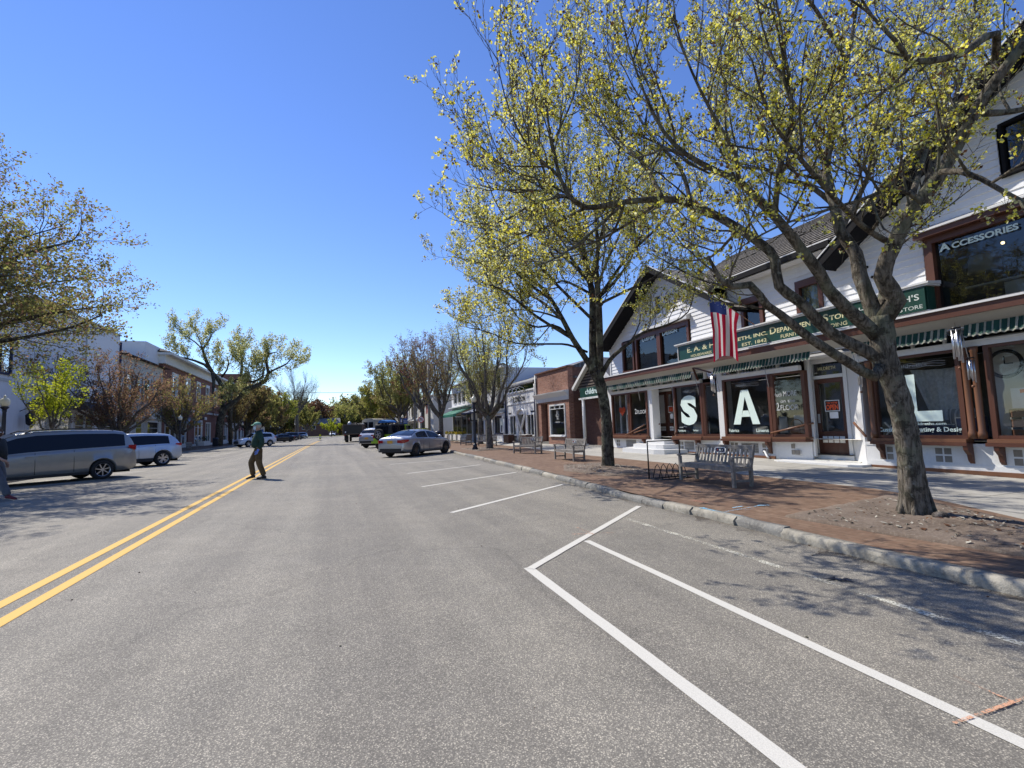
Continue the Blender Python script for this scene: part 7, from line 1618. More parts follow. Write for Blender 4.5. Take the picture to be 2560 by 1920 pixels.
        P = [[(xl - x0 - 0.03 + lx * t_ * 1.0, s * (halfw(xl + lx * t_) + 0.012) if t_ > 0.15 else s * (w_ * (0.97 - 0.05)), z_ ) for t_ in (0.0, 0.2, 0.6, 1.0)] for z_ in (zl, zl + lz * 0.5, zl + lz)]
        P2 = [[(-0.012 - x0 + 0.03 * (1 - u) , s * w_ * (0.58 + 0.36 * (1 - u)) , zl + lz * (0.12 + 0.76 * v) ) for u in (0, 0.5, 1)] for v in (0, 0.5, 1)]
        if spec.get('rearlamp', True): mb.grid([[(x - 0.014, y, z_) for x, y, z_ in rr_] for rr_ in P2], 'tail', False)
        mb.grid([[(p[0], p[1], p[2] - (0.35 * lz * (i == 0) * t2) + 0) for p, t2 in zip(row, (0, -0.2, -0.8, -1.6))] for i, row in enumerate(P)], 'tail', False); mb.build('tail_lamp', car, world_off=False)
        mb = MB(); w_ = halfw(L - 0.28); mb.ball((L - 0.26 - x0, s * w_ * 0.80, spec['head']), 0.17, 'headl', 10, (1.25, 0.75, 0.42)); mb.build('headlight', car, world_off=False)
    mb = MB(); mb.box(-0.045 - x0, -0.03 - x0, -0.16, 0.16, spec['plate'], spec['plate'] + 0.155, 'plate'); mb.build('licence_plate', car, world_off=False)
    if spec.get('rails'):
        for s in (1, -1):
            mb = MB(); a, b_ = spec['rails']; mb.tube([(a - x0, s * (wt + 0.02), tab('roof', a) + 0.0)] + [(a + (b_ - a) * t_ - x0, s * (wt + 0.0), tab('roof', a + (b_ - a) * t_) + 0.055) for t_ in (0.08, 0.35, 0.65, 0.92)] + [(b_ - x0, s * (wt + 0.02), tab('roof', b_))], 0.02, 'trim', 6); mb.build('roof_rail', car, world_off=False)
    if spec.get('fin'):
        mb = MB(); xf = spec['fin']; mb.prism([(xf - x0, -0.012, tab('roof', xf)), (xf - x0 + 0.16, -0.012, tab('roof', xf + 0.1) + 0.02), (xf - x0 + 0.02, -0.012, tab('roof', xf) + 0.09)], (0, 0.024, 0), paint_); mb.build('antenna_fin', car, world_off=False)
    return car

SEDAN = dict(L=4.69, W=1.85, xw=(0.98, 3.815), r=0.335, cabh=0.44, wt=0.56, spokes=10, rim='rimdark', sill=0.03,
    bot=[(0, 0.36), (0.25, 0.27), (0.9, 0.24), (4.0, 0.22), (4.5, 0.24), (4.69, 0.32)],
    belt=[(0, 0.62), (0.04, 0.86), (0.12, 0.98), (0.8, 0.985), (1.6, 0.97), (3.3, 0.92), (3.9, 0.86), (4.4, 0.72), (4.62, 0.58), (4.69, 0.5)],
    top=[(0, 0.66), (0.05, 0.94), (0.12, 1.045), (0.6, 1.06), (3.4, 1.0), (3.6, 0.97), (4.2, 0.86), (4.55, 0.68), (4.69, 0.52)],
    roof=[(0.62, 1.03), (1.0, 1.19), (1.4, 1.325), (1.8, 1.39), (2.2, 1.40), (2.6, 1.375), (2.95, 1.28), (3.55, 0.985)],
    glass_side=(1.18, 3.22), pillars=[(2.12, 2.22)], windshield=(2.72, 3.5), rearglass=(0.72, 1.52), rearbands=[(0.27, 0.46, 'trim')], seams=(1.62, 2.17, 3.2), handles=(1.75, 2.65),
    mirror=(3.02, 1.0), tail=(0.02, 0.72, 0.36, 0.19), head=0.66, plate=0.72, fin=1.5)
VAN = dict(L=5.1, W=1.97, xw=(1.08, 4.11), r=0.345, cabh=0.72, wt=0.66, spokes=7, sill=0.06, cat='minivan', handlemat='beige silver paint',
    bot=[(0, 0.40), (0.2, 0.30), (1.0, 0.25), (4.6, 0.24), (5.1, 0.32)],
    belt=[(0, 0.72), (0.03, 0.98), (0.1, 1.16), (1.2, 1.12), (3.0, 1.05), (4.0, 0.98), (4.6, 0.86), (5.0, 0.66), (5.1, 0.5)],
    top=[(0, 0.76), (0.04, 1.02), (0.1, 1.18), (3.8, 1.10), (4.2, 1.05), (4.7, 0.92), (5.0, 0.72), (5.1, 0.54)],
    roof=[(0.03, 1.10), (0.18, 1.45), (0.38, 1.68), (0.7, 1.74), (1.8, 1.77), (2.8, 1.75), (3.3, 1.66), (3.8, 1.42), (4.4, 1.02)],
    glass_side=(0.42, 4.05), pillars=[], windshield=(3.25, 4.35), rearglass=(0.08, 0.36), rearbands=[(0.40, 0.42, 'trim')], seams=(1.9, 2.9, 3.75), handles=(2.72, 3.05),
    mirror=(3.85, 1.12), tail=(0.02, 0.98, 0.34, 0.20), head=0.74, plate=0.86, rails=(0.7, 3.1))
SUV = dict(L=4.62, W=1.88, xw=(0.95, 3.65), r=0.37, cabh=0.56, wt=0.60, spokes=5, sill=0.13,
    bot=[(0, 0.45), (0.2, 0.34), (0.9, 0.28), (4.0, 0.28), (4.62, 0.36)],
    belt=[(0, 0.75), (0.03, 0.98), (0.1, 1.08), (1.0, 1.09), (3.0, 1.02), (3.6, 0.97), (4.2, 0.86), (4.52, 0.70), (4.62, 0.56)],
    top=[(0, 0.8), (0.04, 1.0), (0.12, 1.10), (3.2, 1.08), (3.6, 1.04), (4.2, 0.93), (4.52, 0.76), (4.62, 0.6)],
    roof=[(0.05, 1.04), (0.3, 1.40), (0.5, 1.56), (0.75, 1.61), (1.6, 1.65), (2.3, 1.64), (2.75, 1.54), (3.5, 1.03)],
    glass_side=(0.62, 3.2), pillars=[], windshield=(2.6, 3.45), rearglass=(0.16, 0.48), rearbands=[(0.44, 0.62, 'trim')], seams=(1.3, 2.02, 3.12), handles=(1.5, 2.55),
    mirror=(3.0, 1.12), tail=(0.02, 0.98, 0.40, 0.13), head=0.80, plate=0.74, rails=None, fin=0.8)
def head_rz(deg, left):      # deg measured from the street direction
    a = math.radians(deg); h = (math.sin(a), math.cos(a)) if not left else (-math.sin(a), -math.cos(a)); return math.atan2(h[1], h[0]), Vector((h[0], h[1], 0))
def park(spec, name, label, contact, deg, left, paint_, wheel='right', group=None):
    """contact: where the chosen rear wheel touches the road"""
    rz, h = head_rz(deg, left); side = Vector((-h.y, h.x, 0)); k = spec['W'] / 2 - 0.05; c = Vector(contact) + (side * k if wheel == 'right' else -side * k)
    return make_car(spec, name, label, (c.x, c.y, 0), rz, paint_, group)
CG = 'cars parked at an angle on the right side'; CL = 'cars parked along the left side'
park(SEDAN, 'parked_sedan', 'silver sedan with dark wheels and an orange plate, nearest car on the right side', on_ground(1040, 1141), 45, False, 'silver paint', 'right', CG)
park(VAN, 'parked_minivan', 'large beige silver minivan with dark windows and roof rails at the left edge', (-7.72, 21.6, 0), 50, True, 'beige silver paint', 'left', CL)
park(SUV, 'parked_crossover', 'silver blue crossover with five spoke wheels parked just behind the silver minivan', (-8.1, 29.6, 0), 50, True, 'silver blue paint', 'left', CL)
S2 = dict(SUV); S2['L'] = 4.7; S2['rim'] = 'rim'; S2['rearbands'] = [(0.42, 0.60, 'trim'), (0.40, 0.43, 'rim')]
park(S2, 'parked_crossover', 'silver crossover with red tail lamps half hidden behind the dark four by four', (2.55, 43.2, 0), 42, False, 'silver paint', 'left', CG)
park(SUV, 'parked_crossover', 'white crossover beyond the walking man in the green jacket', (-7.2, 66.4, 0), 50, True, 'white car paint', 'left', CL)
park(SEDAN, 'parked_sedan', 'black sedan behind the white crossover, first of the dark cars on the left', (-6.8, 92, 0), 50, True, 'black car paint', 'left', CL)
park(SUV, 'parked_crossover', 'charcoal sport utility car, second of the dark cars on the left', (-6.8, 106, 0), 50, True, 'charcoal paint', 'left', CL)
park(SEDAN, 'parked_sedan', 'dark sedan, third of the dark cars far along the left side', (-6.8, 121, 0), 50, True, 'charcoal paint', 'left', CL)
park(SUV, 'parked_crossover', 'pale silver sport utility car, farthest of the cars parked on the left', (-6.8, 138, 0), 50, True, 'silver paint', 'left', CL)
park(SUV, 'far_car', 'white sport utility car facing the street at its far end', (0.5, 191, 0), 175, False, 'white car paint', 'left', 'cars at the far end of the street')
park(VAN, 'far_car', 'white van standing side on at the far end of the street', (7.5, 193, 0), 110, False, 'white car paint', 'left', 'cars at the far end of the street')
park(SEDAN, 'far_car', 'dark blue car just right of the white van at the far end', (13.5, 195, 0), 100, False, 'navy car paint', 'left', 'cars at the far end of the street')

# four by four with a spare wheel on its back
def jeep(loc, deg):
    rz, h = head_rz(deg, False); car = thing('soft_top_four_by_four', 'lime green four by four, black soft top and spare wheel, behind the silver sedan', 'car', loc, rz, CG); W = 1.85
    mb = MB(); P = [(-0.75, 0.62), (-0.75, 1.08), (3.9 - 0.75 - 0.6, 1.08), (3.2, 1.05), (3.3, 0.95), (3.3, 0.6), (2.95, 0.6)]
    mb.prism([(-0.75, -0.78, 0.55), (-0.75, -0.78, 1.12), (1.9, -0.78, 1.12), (1.9, -0.78, 1.14), (3.2, -0.72, 1.10), (3.25, -0.72, 0.65), (-0.75, -0.78, 0.55)][:6], (0, 1.56, 0), 'lime paint', False); mb.build('body', car, world_off=False, bevel=0.03)
    mb = MB()
    for x in (0.0, 2.45):
        for s in (1, -1): mb.prism([(x - 0.55, s * 0.72, 0.62), (x - 0.42, s * 0.72, 0.88), (x + 0.42, s * 0.72, 0.88), (x + 0.55, s * 0.72, 0.62), (x + 0.50, s * 0.72, 0.62), (x + 0.40, s * 0.72, 0.83), (x - 0.40, s * 0.72, 0.83), (x - 0.50, s * 0.72, 0.62)], (0, s * 0.25, 0), 'trim')
    mb.build('fender', car, world_off=False)
    mb = MB(); mb.prism([(-0.72, -0.76, 1.125), (-0.62, -0.72, 1.84), (0.95, -0.70, 1.86), (1.0, -0.72, 1.125)], (0, 1.46, 0), 'trim'); mb.build('soft_top', car, world_off=False, bevel=0.05)
    mb = MB(); mb.prism([(1.003, -0.74, 1.145), (1.003, -0.70, 1.83), (1.65, -0.66, 1.80), (1.95, -0.70, 1.145)], (0, 1.44, 0), 'lime paint'); mb.build('door_frame', car, world_off=False)
    mb = MB()
    for s in (1, -1):
        y = s * 0.735
        mb.box(1.1, 1.62, y, y + s * 0.015, 1.22, 1.72, 'carglass'); mb.box(0.25, 0.9, s * 0.735, s * 0.752, 1.22, 1.72, 'carglass'); mb.box(-0.5, 0.12, s * 0.737, s * 0.754, 1.22, 1.72, 'carglass')
    mb.prism([(1.69, -0.62, 1.76), (1.98, -0.66, 1.16), (1.99, -0.66, 1.16), (1.70, -0.62, 1.77)], (0, 1.3, 0), 'carglass'); mb.box(-0.735, -0.70, -0.5, 0.5, 1.2, 1.7, 'carglass'); mb.build('window_glass', car, world_off=False)
    for x in (0, 2.45):
        for s in (1, -1): wheel_part(car, x, s * 0.78, 0.41, 0.27, 'rimdark', 5)
    # spare
    sp = MB(); n = 28; r = 0.40
    prof = [(0.25, -0.12), (0.37, -0.12), (0.40, -0.07), (0.40, 0.07), (0.37, 0.12), (0.25, 0.12)]
    sp.grid([[(-0.92 + px, 0.1 + pr * math.cos(6.28318 * k / n), 1.12 + pr * math.sin(6.28318 * k / n)) for k in range(n)] for pr, px in prof], 'tyre', True, close=True); t = sp.build('spare_wheel', car, world_off=False)
    sp = MB(); sp.poly([(-0.99, 0.1 + 0.26 * math.cos(6.28318 * k / n), 1.12 + 0.26 * math.sin(6.28318 * k / n)) for k in range(n)], 'under')
    for k in range(5):
        a = 6.283 * k / 5; sp.beam((-1.03, 0.1, 1.12), (-1.02, 0.1 + 0.25 * math.cos(a), 1.12 + 0.25 * math.sin(a)), 0.07, 0.04, 'rim', up=(-1, 0, 0))
    sp.grid([[(-1.04 , 0.1 + rr_ * math.cos(6.28318 * k / n), 1.12 + rr_ * math.sin(6.28318 * k / n)) for k in range(n)] for rr_ in (0.22, 0.26)], 'rim', True, close=True); sp.build('rim', t, world_off=False)
    mb = MB(); mb.box(-0.95, -0.76, -0.8, 0.8, 0.50, 0.66, 'lime paint'); mb.box(3.25, 3.45, -0.8, 0.8, 0.5, 0.66, 'trim'); mb.build('bumper', car, world_off=False)
    mb = MB(); mb.box(-0.5, 3.0, -0.5, 0.5, 0.4, 0.58, 'under'); mb.build('underbody', car, world_off=False)
    for s in (1, -1):
        mb = MB(); mb.box(-0.80, -0.752, s * 0.64, s * 0.76, 0.86, 1.06, 'tail'); mb.build('tail_lamp', car, world_off=False)
        mb = MB(); mb.box(1.9, 2.0, s * 0.8, s * 1.02, 1.15, 1.32, 'trim'); mb.build('mirror', car, world_off=False)
    for x in (-0.3, 0.8):
        mb = MB(); mb.tube([(x, -0.68, 1.87), (x, -0.66, 1.95), (x, 0.66, 1.95), (x, 0.68, 1.87)], 0.02, 'trim', 6); mb.build('roof_bar', car, world_off=False)
    return car, rz
loc = Vector((3.8, 36.7, 0)); car, rz = jeep(loc, 45)
MA['tarp'] = plain('blue tarpaulin', (0.02, 0.12, 0.34), 0.45, var=0.3, scale=3, bmp=0.4)
mb = MB(); R = random.Random(4); P = []
for i in range(7):
    P.append([((-0.55 + 1.1 * i / 6), 0.42 * math.cos(3.1416 * j / 8) * (1 - 0.15 * abs(i - 3) / 3 * R.random()), 0.02 + (0.20 + R.uniform(-.05, .04)) * math.sin(3.1416 * j / 8)) for j in range(9)])
mb.grid(P, 'tarp', True); mb.poly(P[0][::-1], 'tarp'); mb.poly(P[-1], 'tarp')
c = loc + Vector((-math.cos(rz) * 0.15, -math.sin(rz) * 0.15, 1.93)); o = mb.build('tarpaulin_bundle'); o.location = c; o.rotation_euler = (0, 0, rz); tag(o, 'blue tarpaulin bundle tied on the roof bars of the four by four', 'bundle')

# flatbed truck with a dark tailgate, and the cream box van in front of it
rz, h = head_rz(8, False); TK = thing('flatbed_truck', 'dark flatbed truck with a high black tailgate and stake sides, seen from behind', 'truck', (2.7, 70.3, 0), rz, CG)
def lb(mb, *a): mb.box(*a)
mb = MB(); mb.box(-1.6, 3.6, -1.2, 1.2, 1.0, 1.18, 'darkbrown'); mb.box(-1.4, 5.4, -0.45, 0.45, 0.6, 1.0, 'under'); mb.build('bed', TK, world_off=False)
mb = MB(); mb.box(-1.72, -1.62, -1.28, 1.28, 1.12, 2.28, 'black'); mb.build('tailgate', TK, world_off=False)
mb = MB()
for y0, y1, z0, z1 in ((-1.3, -1.18, 1.05, 2.36), (1.18, 1.3, 1.05, 2.36), (-1.18, 1.18, 2.26, 2.36), (-1.18, 1.18, 1.05, 1.13)): mb.box(-1.76, -1.725, y0, y1, z0, z1, 'soil')
mb.box(-1.735, -1.725, 0.85, 1.0, 1.25, 1.45, 'paper'); mb.build('tailgate_frame', TK, world_off=False)
mb = MB()
for s in (1, -1):
    for x in (-1.5, -0.3, 0.9, 2.1, 3.4): mb.box(x, x + 0.08, s * 1.16, s * 1.22, 1.18, 2.35, 'darkbrown')
    for zz in (1.4, 1.75, 2.1): mb.box(-1.6, 3.55, s * 1.13, s * 1.165, zz, zz + 0.16, 'brown')
mb.build('stake_sides', TK, world_off=False)
mb = MB(); mb.box(3.8, 5.6, -1.05, 1.05, 0.8, 2.5, 'cream car paint'); mb.build('cab', TK, world_off=False, bevel=0.12); mb = MB(); mb.box(3.78, 3.8, -0.8, 0.8, 1.6, 2.2, 'carglass'); mb.build('window_glass', TK, world_off=False)
for x in (0, 4.6):
    for s in (1, -1): wheel_part(TK, x, s * 0.95, 0.46, 0.4 if x == 0 else 0.26, 'rimdark', 5)
for s in (1, -1):
    mb = MB(); mb.box(-0.62, -0.60, s * 0.72, s * 1.2, 0.25, 0.95, 'trim'); mb.build('mud_flap', TK, world_off=False)
    mb = MB(); mb.box(-1.66, -1.62, s * 0.9, s * 1.15, 0.88, 1.0, 'tail'); mb.build('tail_lamp', TK, world_off=False)
def brush(label, off, n, seed, kind):
    mb = MB(); R = random.Random(seed)
    for i in range(n):
        p = Vector((off[0] + R.uniform(-.8, .8), off[1] + R.uniform(-.6, .6), R.uniform(1.3, 2.45))); q = p + Vector((R.uniform(-.5, .5), R.uniform(-.5, .5), R.uniform(0, .35))); mb.tube([p, (p + q) / 2 + Vector((0, 0, .08)), q], 0.035, kind, 5)
    o = mb.build('debris_load'); o.location = (2.7, 70.3, 0); o.rotation_euler = (0, 0, rz); o['label'] = label; o['category'] = 'load'
brush('heap of brushwood and boards piled on the flatbed truck', (0.4, 0.0), 70, 2, 'barkgrey')
t = thing('machine_hood', 'grey rounded machine hood sticking up over the left end of the truck tailgate', 'machine', (2.2, 70.0, 1.2)); mb = MB(); mb.ball((2.1, 69.6, 2.3), 0.42, 'galv', 12, (0.7, 0.7, 1.1)); mb.tube([(2.1, 69.6, 1.2), (2.1, 69.6, 2.2)], 0.2, 'galv', 10); mb.build('hood', t)
rz2, h2 = head_rz(35, False); BX = thing('box_van', 'cream old box van with a rounded roof standing beyond the flatbed truck', 'van', (5.6, 76.0, 0), rz2, CG)
mb = MB(); P = []
for x in (-1.3, -1.2, 4.0, 4.3): P.append([(x, y * (0.96 if x in (-1.3, 4.3) else 1), z_) for y, z_ in ((-1.1, 0.7), (-1.12, 2.5), (-1.0, 3.0), (-0.6, 3.2), (0, 3.26), (0.6, 3.2), (1.0, 3.0), (1.12, 2.5), (1.1, 0.7))])
mb.grid(P, 'cream car paint', True); mb.poly(P[0][::-1], 'cream car paint'); mb.poly(P[-1], 'cream car paint'); mb.build('body', BX, world_off=False)
mb = MB(); mb.box(-1.33, -1.31, -0.8, -0.1, 1.9, 2.7, 'carglass'); mb.box(-1.33, -1.31, 0.1, 0.8, 1.9, 2.7, 'carglass')
for x in (-0.6, 0.4, 1.4, 2.4): mb.box(x, x + 0.75, 1.125, 1.14, 1.9, 2.6, 'carglass'); mb.box(x, x + 0.75, -1.14, -1.125, 1.9, 2.6, 'carglass')
mb.build('window_glass', BX, world_off=False)
for x in (0, 3.2):
    for s in (1, -1): wheel_part(BX, x, s * 0.92, 0.42, 0.26, 'rimdark', 5)
# ---------------------------------------------------------------- benches, lamps, bins, signs
BZ = 0.84
def make_bench(label, loc, rz, L=1.8, group='teak benches along the right pavement'):
    t = thing('park_bench', label, 'bench', loc, rz, group); t.scale = (1, 0.9, BZ); W = dict(world_off=False); h = L / 2
    # local: x along the bench, y towards its back
    mb = MB()
    for i in range(6): mb.box(-h + 0.05, h - 0.05, 0.02 + i * 0.078, 0.02 + i * 0.078 + 0.062, 0.43, 0.452, 'teak')
    mb.build('seat', t, **W)
    mb = MB(); mb.box(-h + 0.06, h - 0.06, 0.0, 0.03, 0.35, 0.428, 'teak'); mb.box(-h + 0.06, h - 0.06, 0.44, 0.47, 0.35, 0.428, 'teak')
    for x in (-h + 0.03, h - 0.03): mb.beam((x, 0.03, 0.39), (x, 0.47, 0.39), 0.04, 0.07, 'teak'); mb.beam((x, 0.03, 0.14), (x, 0.47, 0.14), 0.04, 0.05, 'teak')
    mb.build('seat_rail', t, **W)
    mb = MB(); n = int(L / 0.105)
    for i in range(n):
        x = -h + 0.09 + (L - 0.18) * i / (n - 1); mb.beam((x, 0.49, 0.47), (x, 0.58, 0.84), 0.05, 0.018, 'teak', up=(0, 1, 0))
    mb.beam((-h + 0.04, 0.585, 0.865), (h - 0.04, 0.585, 0.865), 0.045, 0.085, 'teak'); mb.beam((-h + 0.04, 0.485, 0.475), (h - 0.04, 0.485, 0.475), 0.04, 0.05, 'teak'); mb.build('backrest', t, **W)
    for s in (-1, 1):
        x = s * (h - 0.03)
        mb = MB(); mb.beam((x, 0.03, 0.0), (x, 0.03, 0.63), 0.06, 0.06, 'teak', up=(0, 1, 0)); mb.build('leg', t, **W)
        mb = MB(); mb.beam((x, 0.48, 0.0), (x, 0.485, 0.46), 0.06, 0.06, 'teak', up=(0, 1, 0)); mb.beam((x, 0.485, 0.45), (x, 0.60, 0.93), 0.06, 0.055, 'teak', up=(0, 1, 0)); mb.build('leg', t, **W)
        mb = MB(); P = [(x, -0.03, 0.645), (x, 0.06, 0.665), (x, 0.25, 0.66), (x, 0.44, 0.635), (x, 0.53, 0.64)]
        for a, b_ in zip(P, P[1:]): mb.beam(a, b_, 0.075, 0.035, 'teak')
        mb.build('armrest', t, **W)
    return t
def notice(bench, x, label, loc, rz):
    t = thing('bench_notice', label, 'notice', loc, rz, 'notices tied to bench backs'); t.scale = (1, 0.9, BZ)
    mb = MB(); mb.box(x - 0.14, x + 0.14, 0.524, 0.53, 0.72, 0.85, 'paper'); mb.build('card', t, world_off=False)
    mb = MB(); mb.box(x - 0.125, x + 0.125, 0.5215, 0.5235, 0.735, 0.835, 'navy'); mb.box(x - 0.03, x + 0.03, 0.520, 0.521, 0.76, 0.81, 'signcream'); mb.box(x - 0.085, x - 0.06, 0.520, 0.521, 0.77, 0.80, 'redpaper'); mb.box(x + 0.06, x + 0.085, 0.520, 0.521, 0.77, 0.80, 'signcream'); mb.build('print', t, world_off=False)
# benches: their long side runs with the street and they face the road
fl = on_ground(1701, 1200, 0.113); fr_ = on_ground(1833, 1220, 0.113)
c = (fl + fr_) / 2; d = (fr_ - fl); L1 = d.length; rz = math.atan2(d.y, d.x)
B1 = make_bench('weathered grey teak bench nearest the camera, between the two big trees, with a notice', (c.x, c.y, 0.113), rz, max(1.5, min(1.9, L1 + 0.06)))
notice(B1, -0.05, 'small navy notice tied to the back of the nearest bench', (c.x, c.y, 0.113), rz)
fl = on_ground(1386, 1148, 0.113); fr_ = on_ground(1434, 1154, 0.113); c = (fl + fr_) / 2; d = (fr_ - fl); rz2_ = math.atan2(d.y, d.x)
B2 = make_bench('second nearest teak bench, in front of the small shop with the green gable', (c.x, c.y, 0.113), rz2_, 1.6); notice(B2, 0.0, 'small notice on the back of the second nearest bench', (c.x, c.y, 0.113), rz2_)
cc = on_ground(1310, 1134, 0.113)
B3 = make_bench('third nearest teak bench, slightly turned, before the brick shop', (cc.x, cc.y, 0.113), math.radians(-68), 1.5); notice(B3, 0.1, 'white and blue notice on the back of the third nearest bench', (cc.x, cc.y, 0.113), math.radians(-68))
for (px, py, ang, lab) in ((1209, 1115, -55, 'teak bench end on beside the near black street lamp'), (1158, 1112, -120, 'teak bench left of the near black street lamp, turned away'), (1107, 1104, -100, 'small teak bench behind the silver sedan'), (1020, 1090, -90, None)):
    if lab is None: continue
    g = on_ground(px, py, 0.113)
    if g.y > 60: g = Vector((9.0, 38.0, 0))
    dup(B2, (g.x, g.y, 0.113), math.radians(ang), lab)
g = Vector((-13.2, 58.0, 0.113)); dup(B2, g, math.radians(85), 'bench on the left pavement beside the far black street lamp')

def make_lamp(label, loc, group='black street lamps with frosted globes'):
    t = thing('street_lamp', label, 'street lamp', loc, 0, group); W = dict(world_off=False)
    mb = MB(); mb.lathe([(0.19, 0), (0.19, 0.07), (0.15, 0.11), (0.155, 0.113), (0.11, 0.22), (0.125, 0.27), (0.085, 0.36)], (0, 0, 0), 'postblack', 16); mb.build('base', t, **W)
    mb = MB(); n = 16; P = []
    for z_, r in ((0.36, 0.075), (0.6, 0.072), (1.6, 0.066), (2.5, 0.058), (2.56, 0.075), (2.60, 0.06)):
        P.append([((r * (1 + 0.09 * math.cos(8 * 6.28318 * k / (n * 2)))) * math.cos(6.28318 * k / (n * 2)), (r * (1 + 0.09 * math.cos(8 * 6.28318 * k / (n * 2)))) * math.sin(6.28318 * k / (n * 2)), z_) for k in range(n * 2)])
    mb.grid(P, 'postblack', True, close=True); mb.build('pole', t, **W)
    mb = MB(); mb.lathe([(0.06, 2.58), (0.085, 2.62), (0.13, 2.68), (0.145, 2.72), (0.10, 2.74)], (0, 0, 0), 'postblack', 16); mb.build('fitter', t, **W)
    mb = MB(); mb.lathe([(0.095, 2.74), (0.155, 2.82), (0.165, 2.95), (0.16, 3.0), (0.10, 3.06), (0.05, 3.10), (0.045, 3.12), (0.055, 3.15), (0.03, 3.19), (0.005, 3.2)], (0, 0, 0), 'globe', 16); mb.build('globe', t, **W)
    mb = MB(); mb.tube([(0, 0, 1.75), (-0.16, 0, 1.8), (-0.18, 0, 1.72)], 0.015, 'postblack', 6); mb.build('banner_hook', t, **W)
    return t
g = on_ground(1185, 1121, 0.113); L1_ = make_lamp('nearest black street lamp, on the right pavement between two benches', (7.7, 27.5, 0.11))
for (x, y, lab) in ((-12.6, 25.9, 'black street lamp behind the silver minivan at the left edge'), (-12.6, 50.5, 'black street lamp on the left pavement behind the silver blue crossover'), (-12.9, 84, 'black street lamp above the hood of the white crossover, left of the walking man'), (-13.0, 104, 'black street lamp right of the walking man over the black sedan'),
                  (-13.0, 121, 'street lamp over the second dark car on the left'), (-13.0, 140, 'farthest street lamp on the left side'), (8.4, 64, 'black street lamp beside the blue parking sign on the right')):
    dup(L1_, (x, y, 0.15), 0, lab)
# litter bins
def bin_(label, loc):
    t = thing('litter_bin', label, 'litter bin', loc, 0, 'dark slatted litter bins'); W = dict(world_off=False); mb = MB()
    for k in range(20):
        a = 6.283 * k / 20; mb.box(0.28 * math.cos(a) - 0.02, 0.28 * math.cos(a) + 0.02, 0.28 * math.sin(a) - 0.02, 0.28 * math.sin(a) + 0.02, 0.08, 0.85, 'postblack')
    mb.build('slats', t, **W); mb = MB(); mb.lathe([(0.25, 0.05), (0.25, 0.85)], (0, 0, 0), 'black', 16); mb.build('liner', t, **W)
    mb = MB(); mb.lathe([(0.31, 0.85), (0.32, 0.9), (0.30, 1.0), (0.16, 1.07)], (0, 0, 0), 'postblack', 16); mb.build('lid', t, **W); return t
bn = bin_('dark bin beside the gnarled old tree on the left pavement', (-13.0, 66.5, 0.15))
dup(bn, (8.3, 41.0, 0.15), 0, 'dark bin on the right pavement behind the nose of the silver sedan')
# bike rack with a tall hoop beside the nearest bench
g1 = on_ground(1623, 1197, 0.113); g2 = g1 + Vector((0.95, -1.05, 0)); t = thing('bicycle_rack', 'black tube bicycle rack with a tall rectangular hoop, left of the nearest bench', 'bicycle rack', g1)
H_ = 0.84; a = g1; 
mb = MB(); b_ = at_x(1698, 1116, g1.x + 0.9); b_ = Vector((g1.x + 0.9, b_.y, 0.113))
mb.tube([a, a + Vector((0, 0, H_)), Vector((b_.x, b_.y, 0.113 + H_)), b_], 0.017, 'black', 8); mb.build('hoop', t)
mb = MB(); mb.tube([a, b_], 0.018, 'black', 8)
d = (b_ - a).normalized(); s_ = Vector((-d.y, d.x, 0)) * -0.35; mb.tube([a + s_, b_ + s_], 0.018, 'black', 8); mb.tube([a, a + s_], 0.018, 'black', 6); mb.tube([b_, b_ + s_], 0.018, 'black', 6); mb.build('base_frame', t)
for k in range(5):
    p = a.lerp(b_, 0.12 + 0.19 * k); mb = MB(); mb.tube([p + Vector((0, 0, 0)), p + Vector((0, 0, 0.27)) + s_ * 0.3, p + Vector((0, 0, 0.33)) + s_ * 0.5, p + Vector((0, 0, 0.25)) + s_ * 0.72, p + s_], 0.009, 'black', 6); mb.build('wheel_loop', t)
# signs
def sign_post(name, label, x, y, w, z0, z1, mat, cat='sign', post='galv', zt=None):
    t = thing(name, label, cat, (x, y, 0.15)); mb = MB(); mb.tube([(x, y + 0.05, 0.15), (x, y + 0.05, zt or z1)], 0.035, post, 8); mb.build('post', t)
    mb = MB(); mb.box(x - w / 2, x + w / 2, y - 0.03, y, z0, z1, mat); mb.build('panel', t); return t
MA['signblue'] = plain('blue sign face', (0.012, 0.07, 0.28), 0.4, var=0.05); MA['signred'] = plain('red sign face', (0.45, 0.02, 0.02), 0.4, var=0.05)
XR = Vector((1, 0, 0))
t = sign_post('parking_sign', 'blue parking sign with a white P rising behind the four by four', 9.0, 67.5, 1.0, 1.85, 2.95, 'signblue')
mb = MB(); put_text(mb, 'P', (8.6, 67.46, 2.35), XR, UP, 'paper', 0.3, 0.45, 0.02, 0.01); put_text(mb, 'Route', (8.98, 67.46, 2.62), XR, UP, 'paper', 0.4, 0.12); put_text(mb, '2 HOUR', (8.98, 67.46, 2.42), XR, UP, 'paper', 0.42, 0.1) if False else None; mb.box(8.98, 9.4, 67.45, 67.46, 2.42, 2.48, 'paper'); mb.box(8.62, 9.35, 67.45, 67.46, 1.98, 2.06, 'paper'); mb.prism([(9.35, 67.45, 1.92), (9.45, 67.45, 2.02), (9.35, 67.45, 2.12)], (0, 0.01, 0), 'paper'); mb.build('lettering', t)
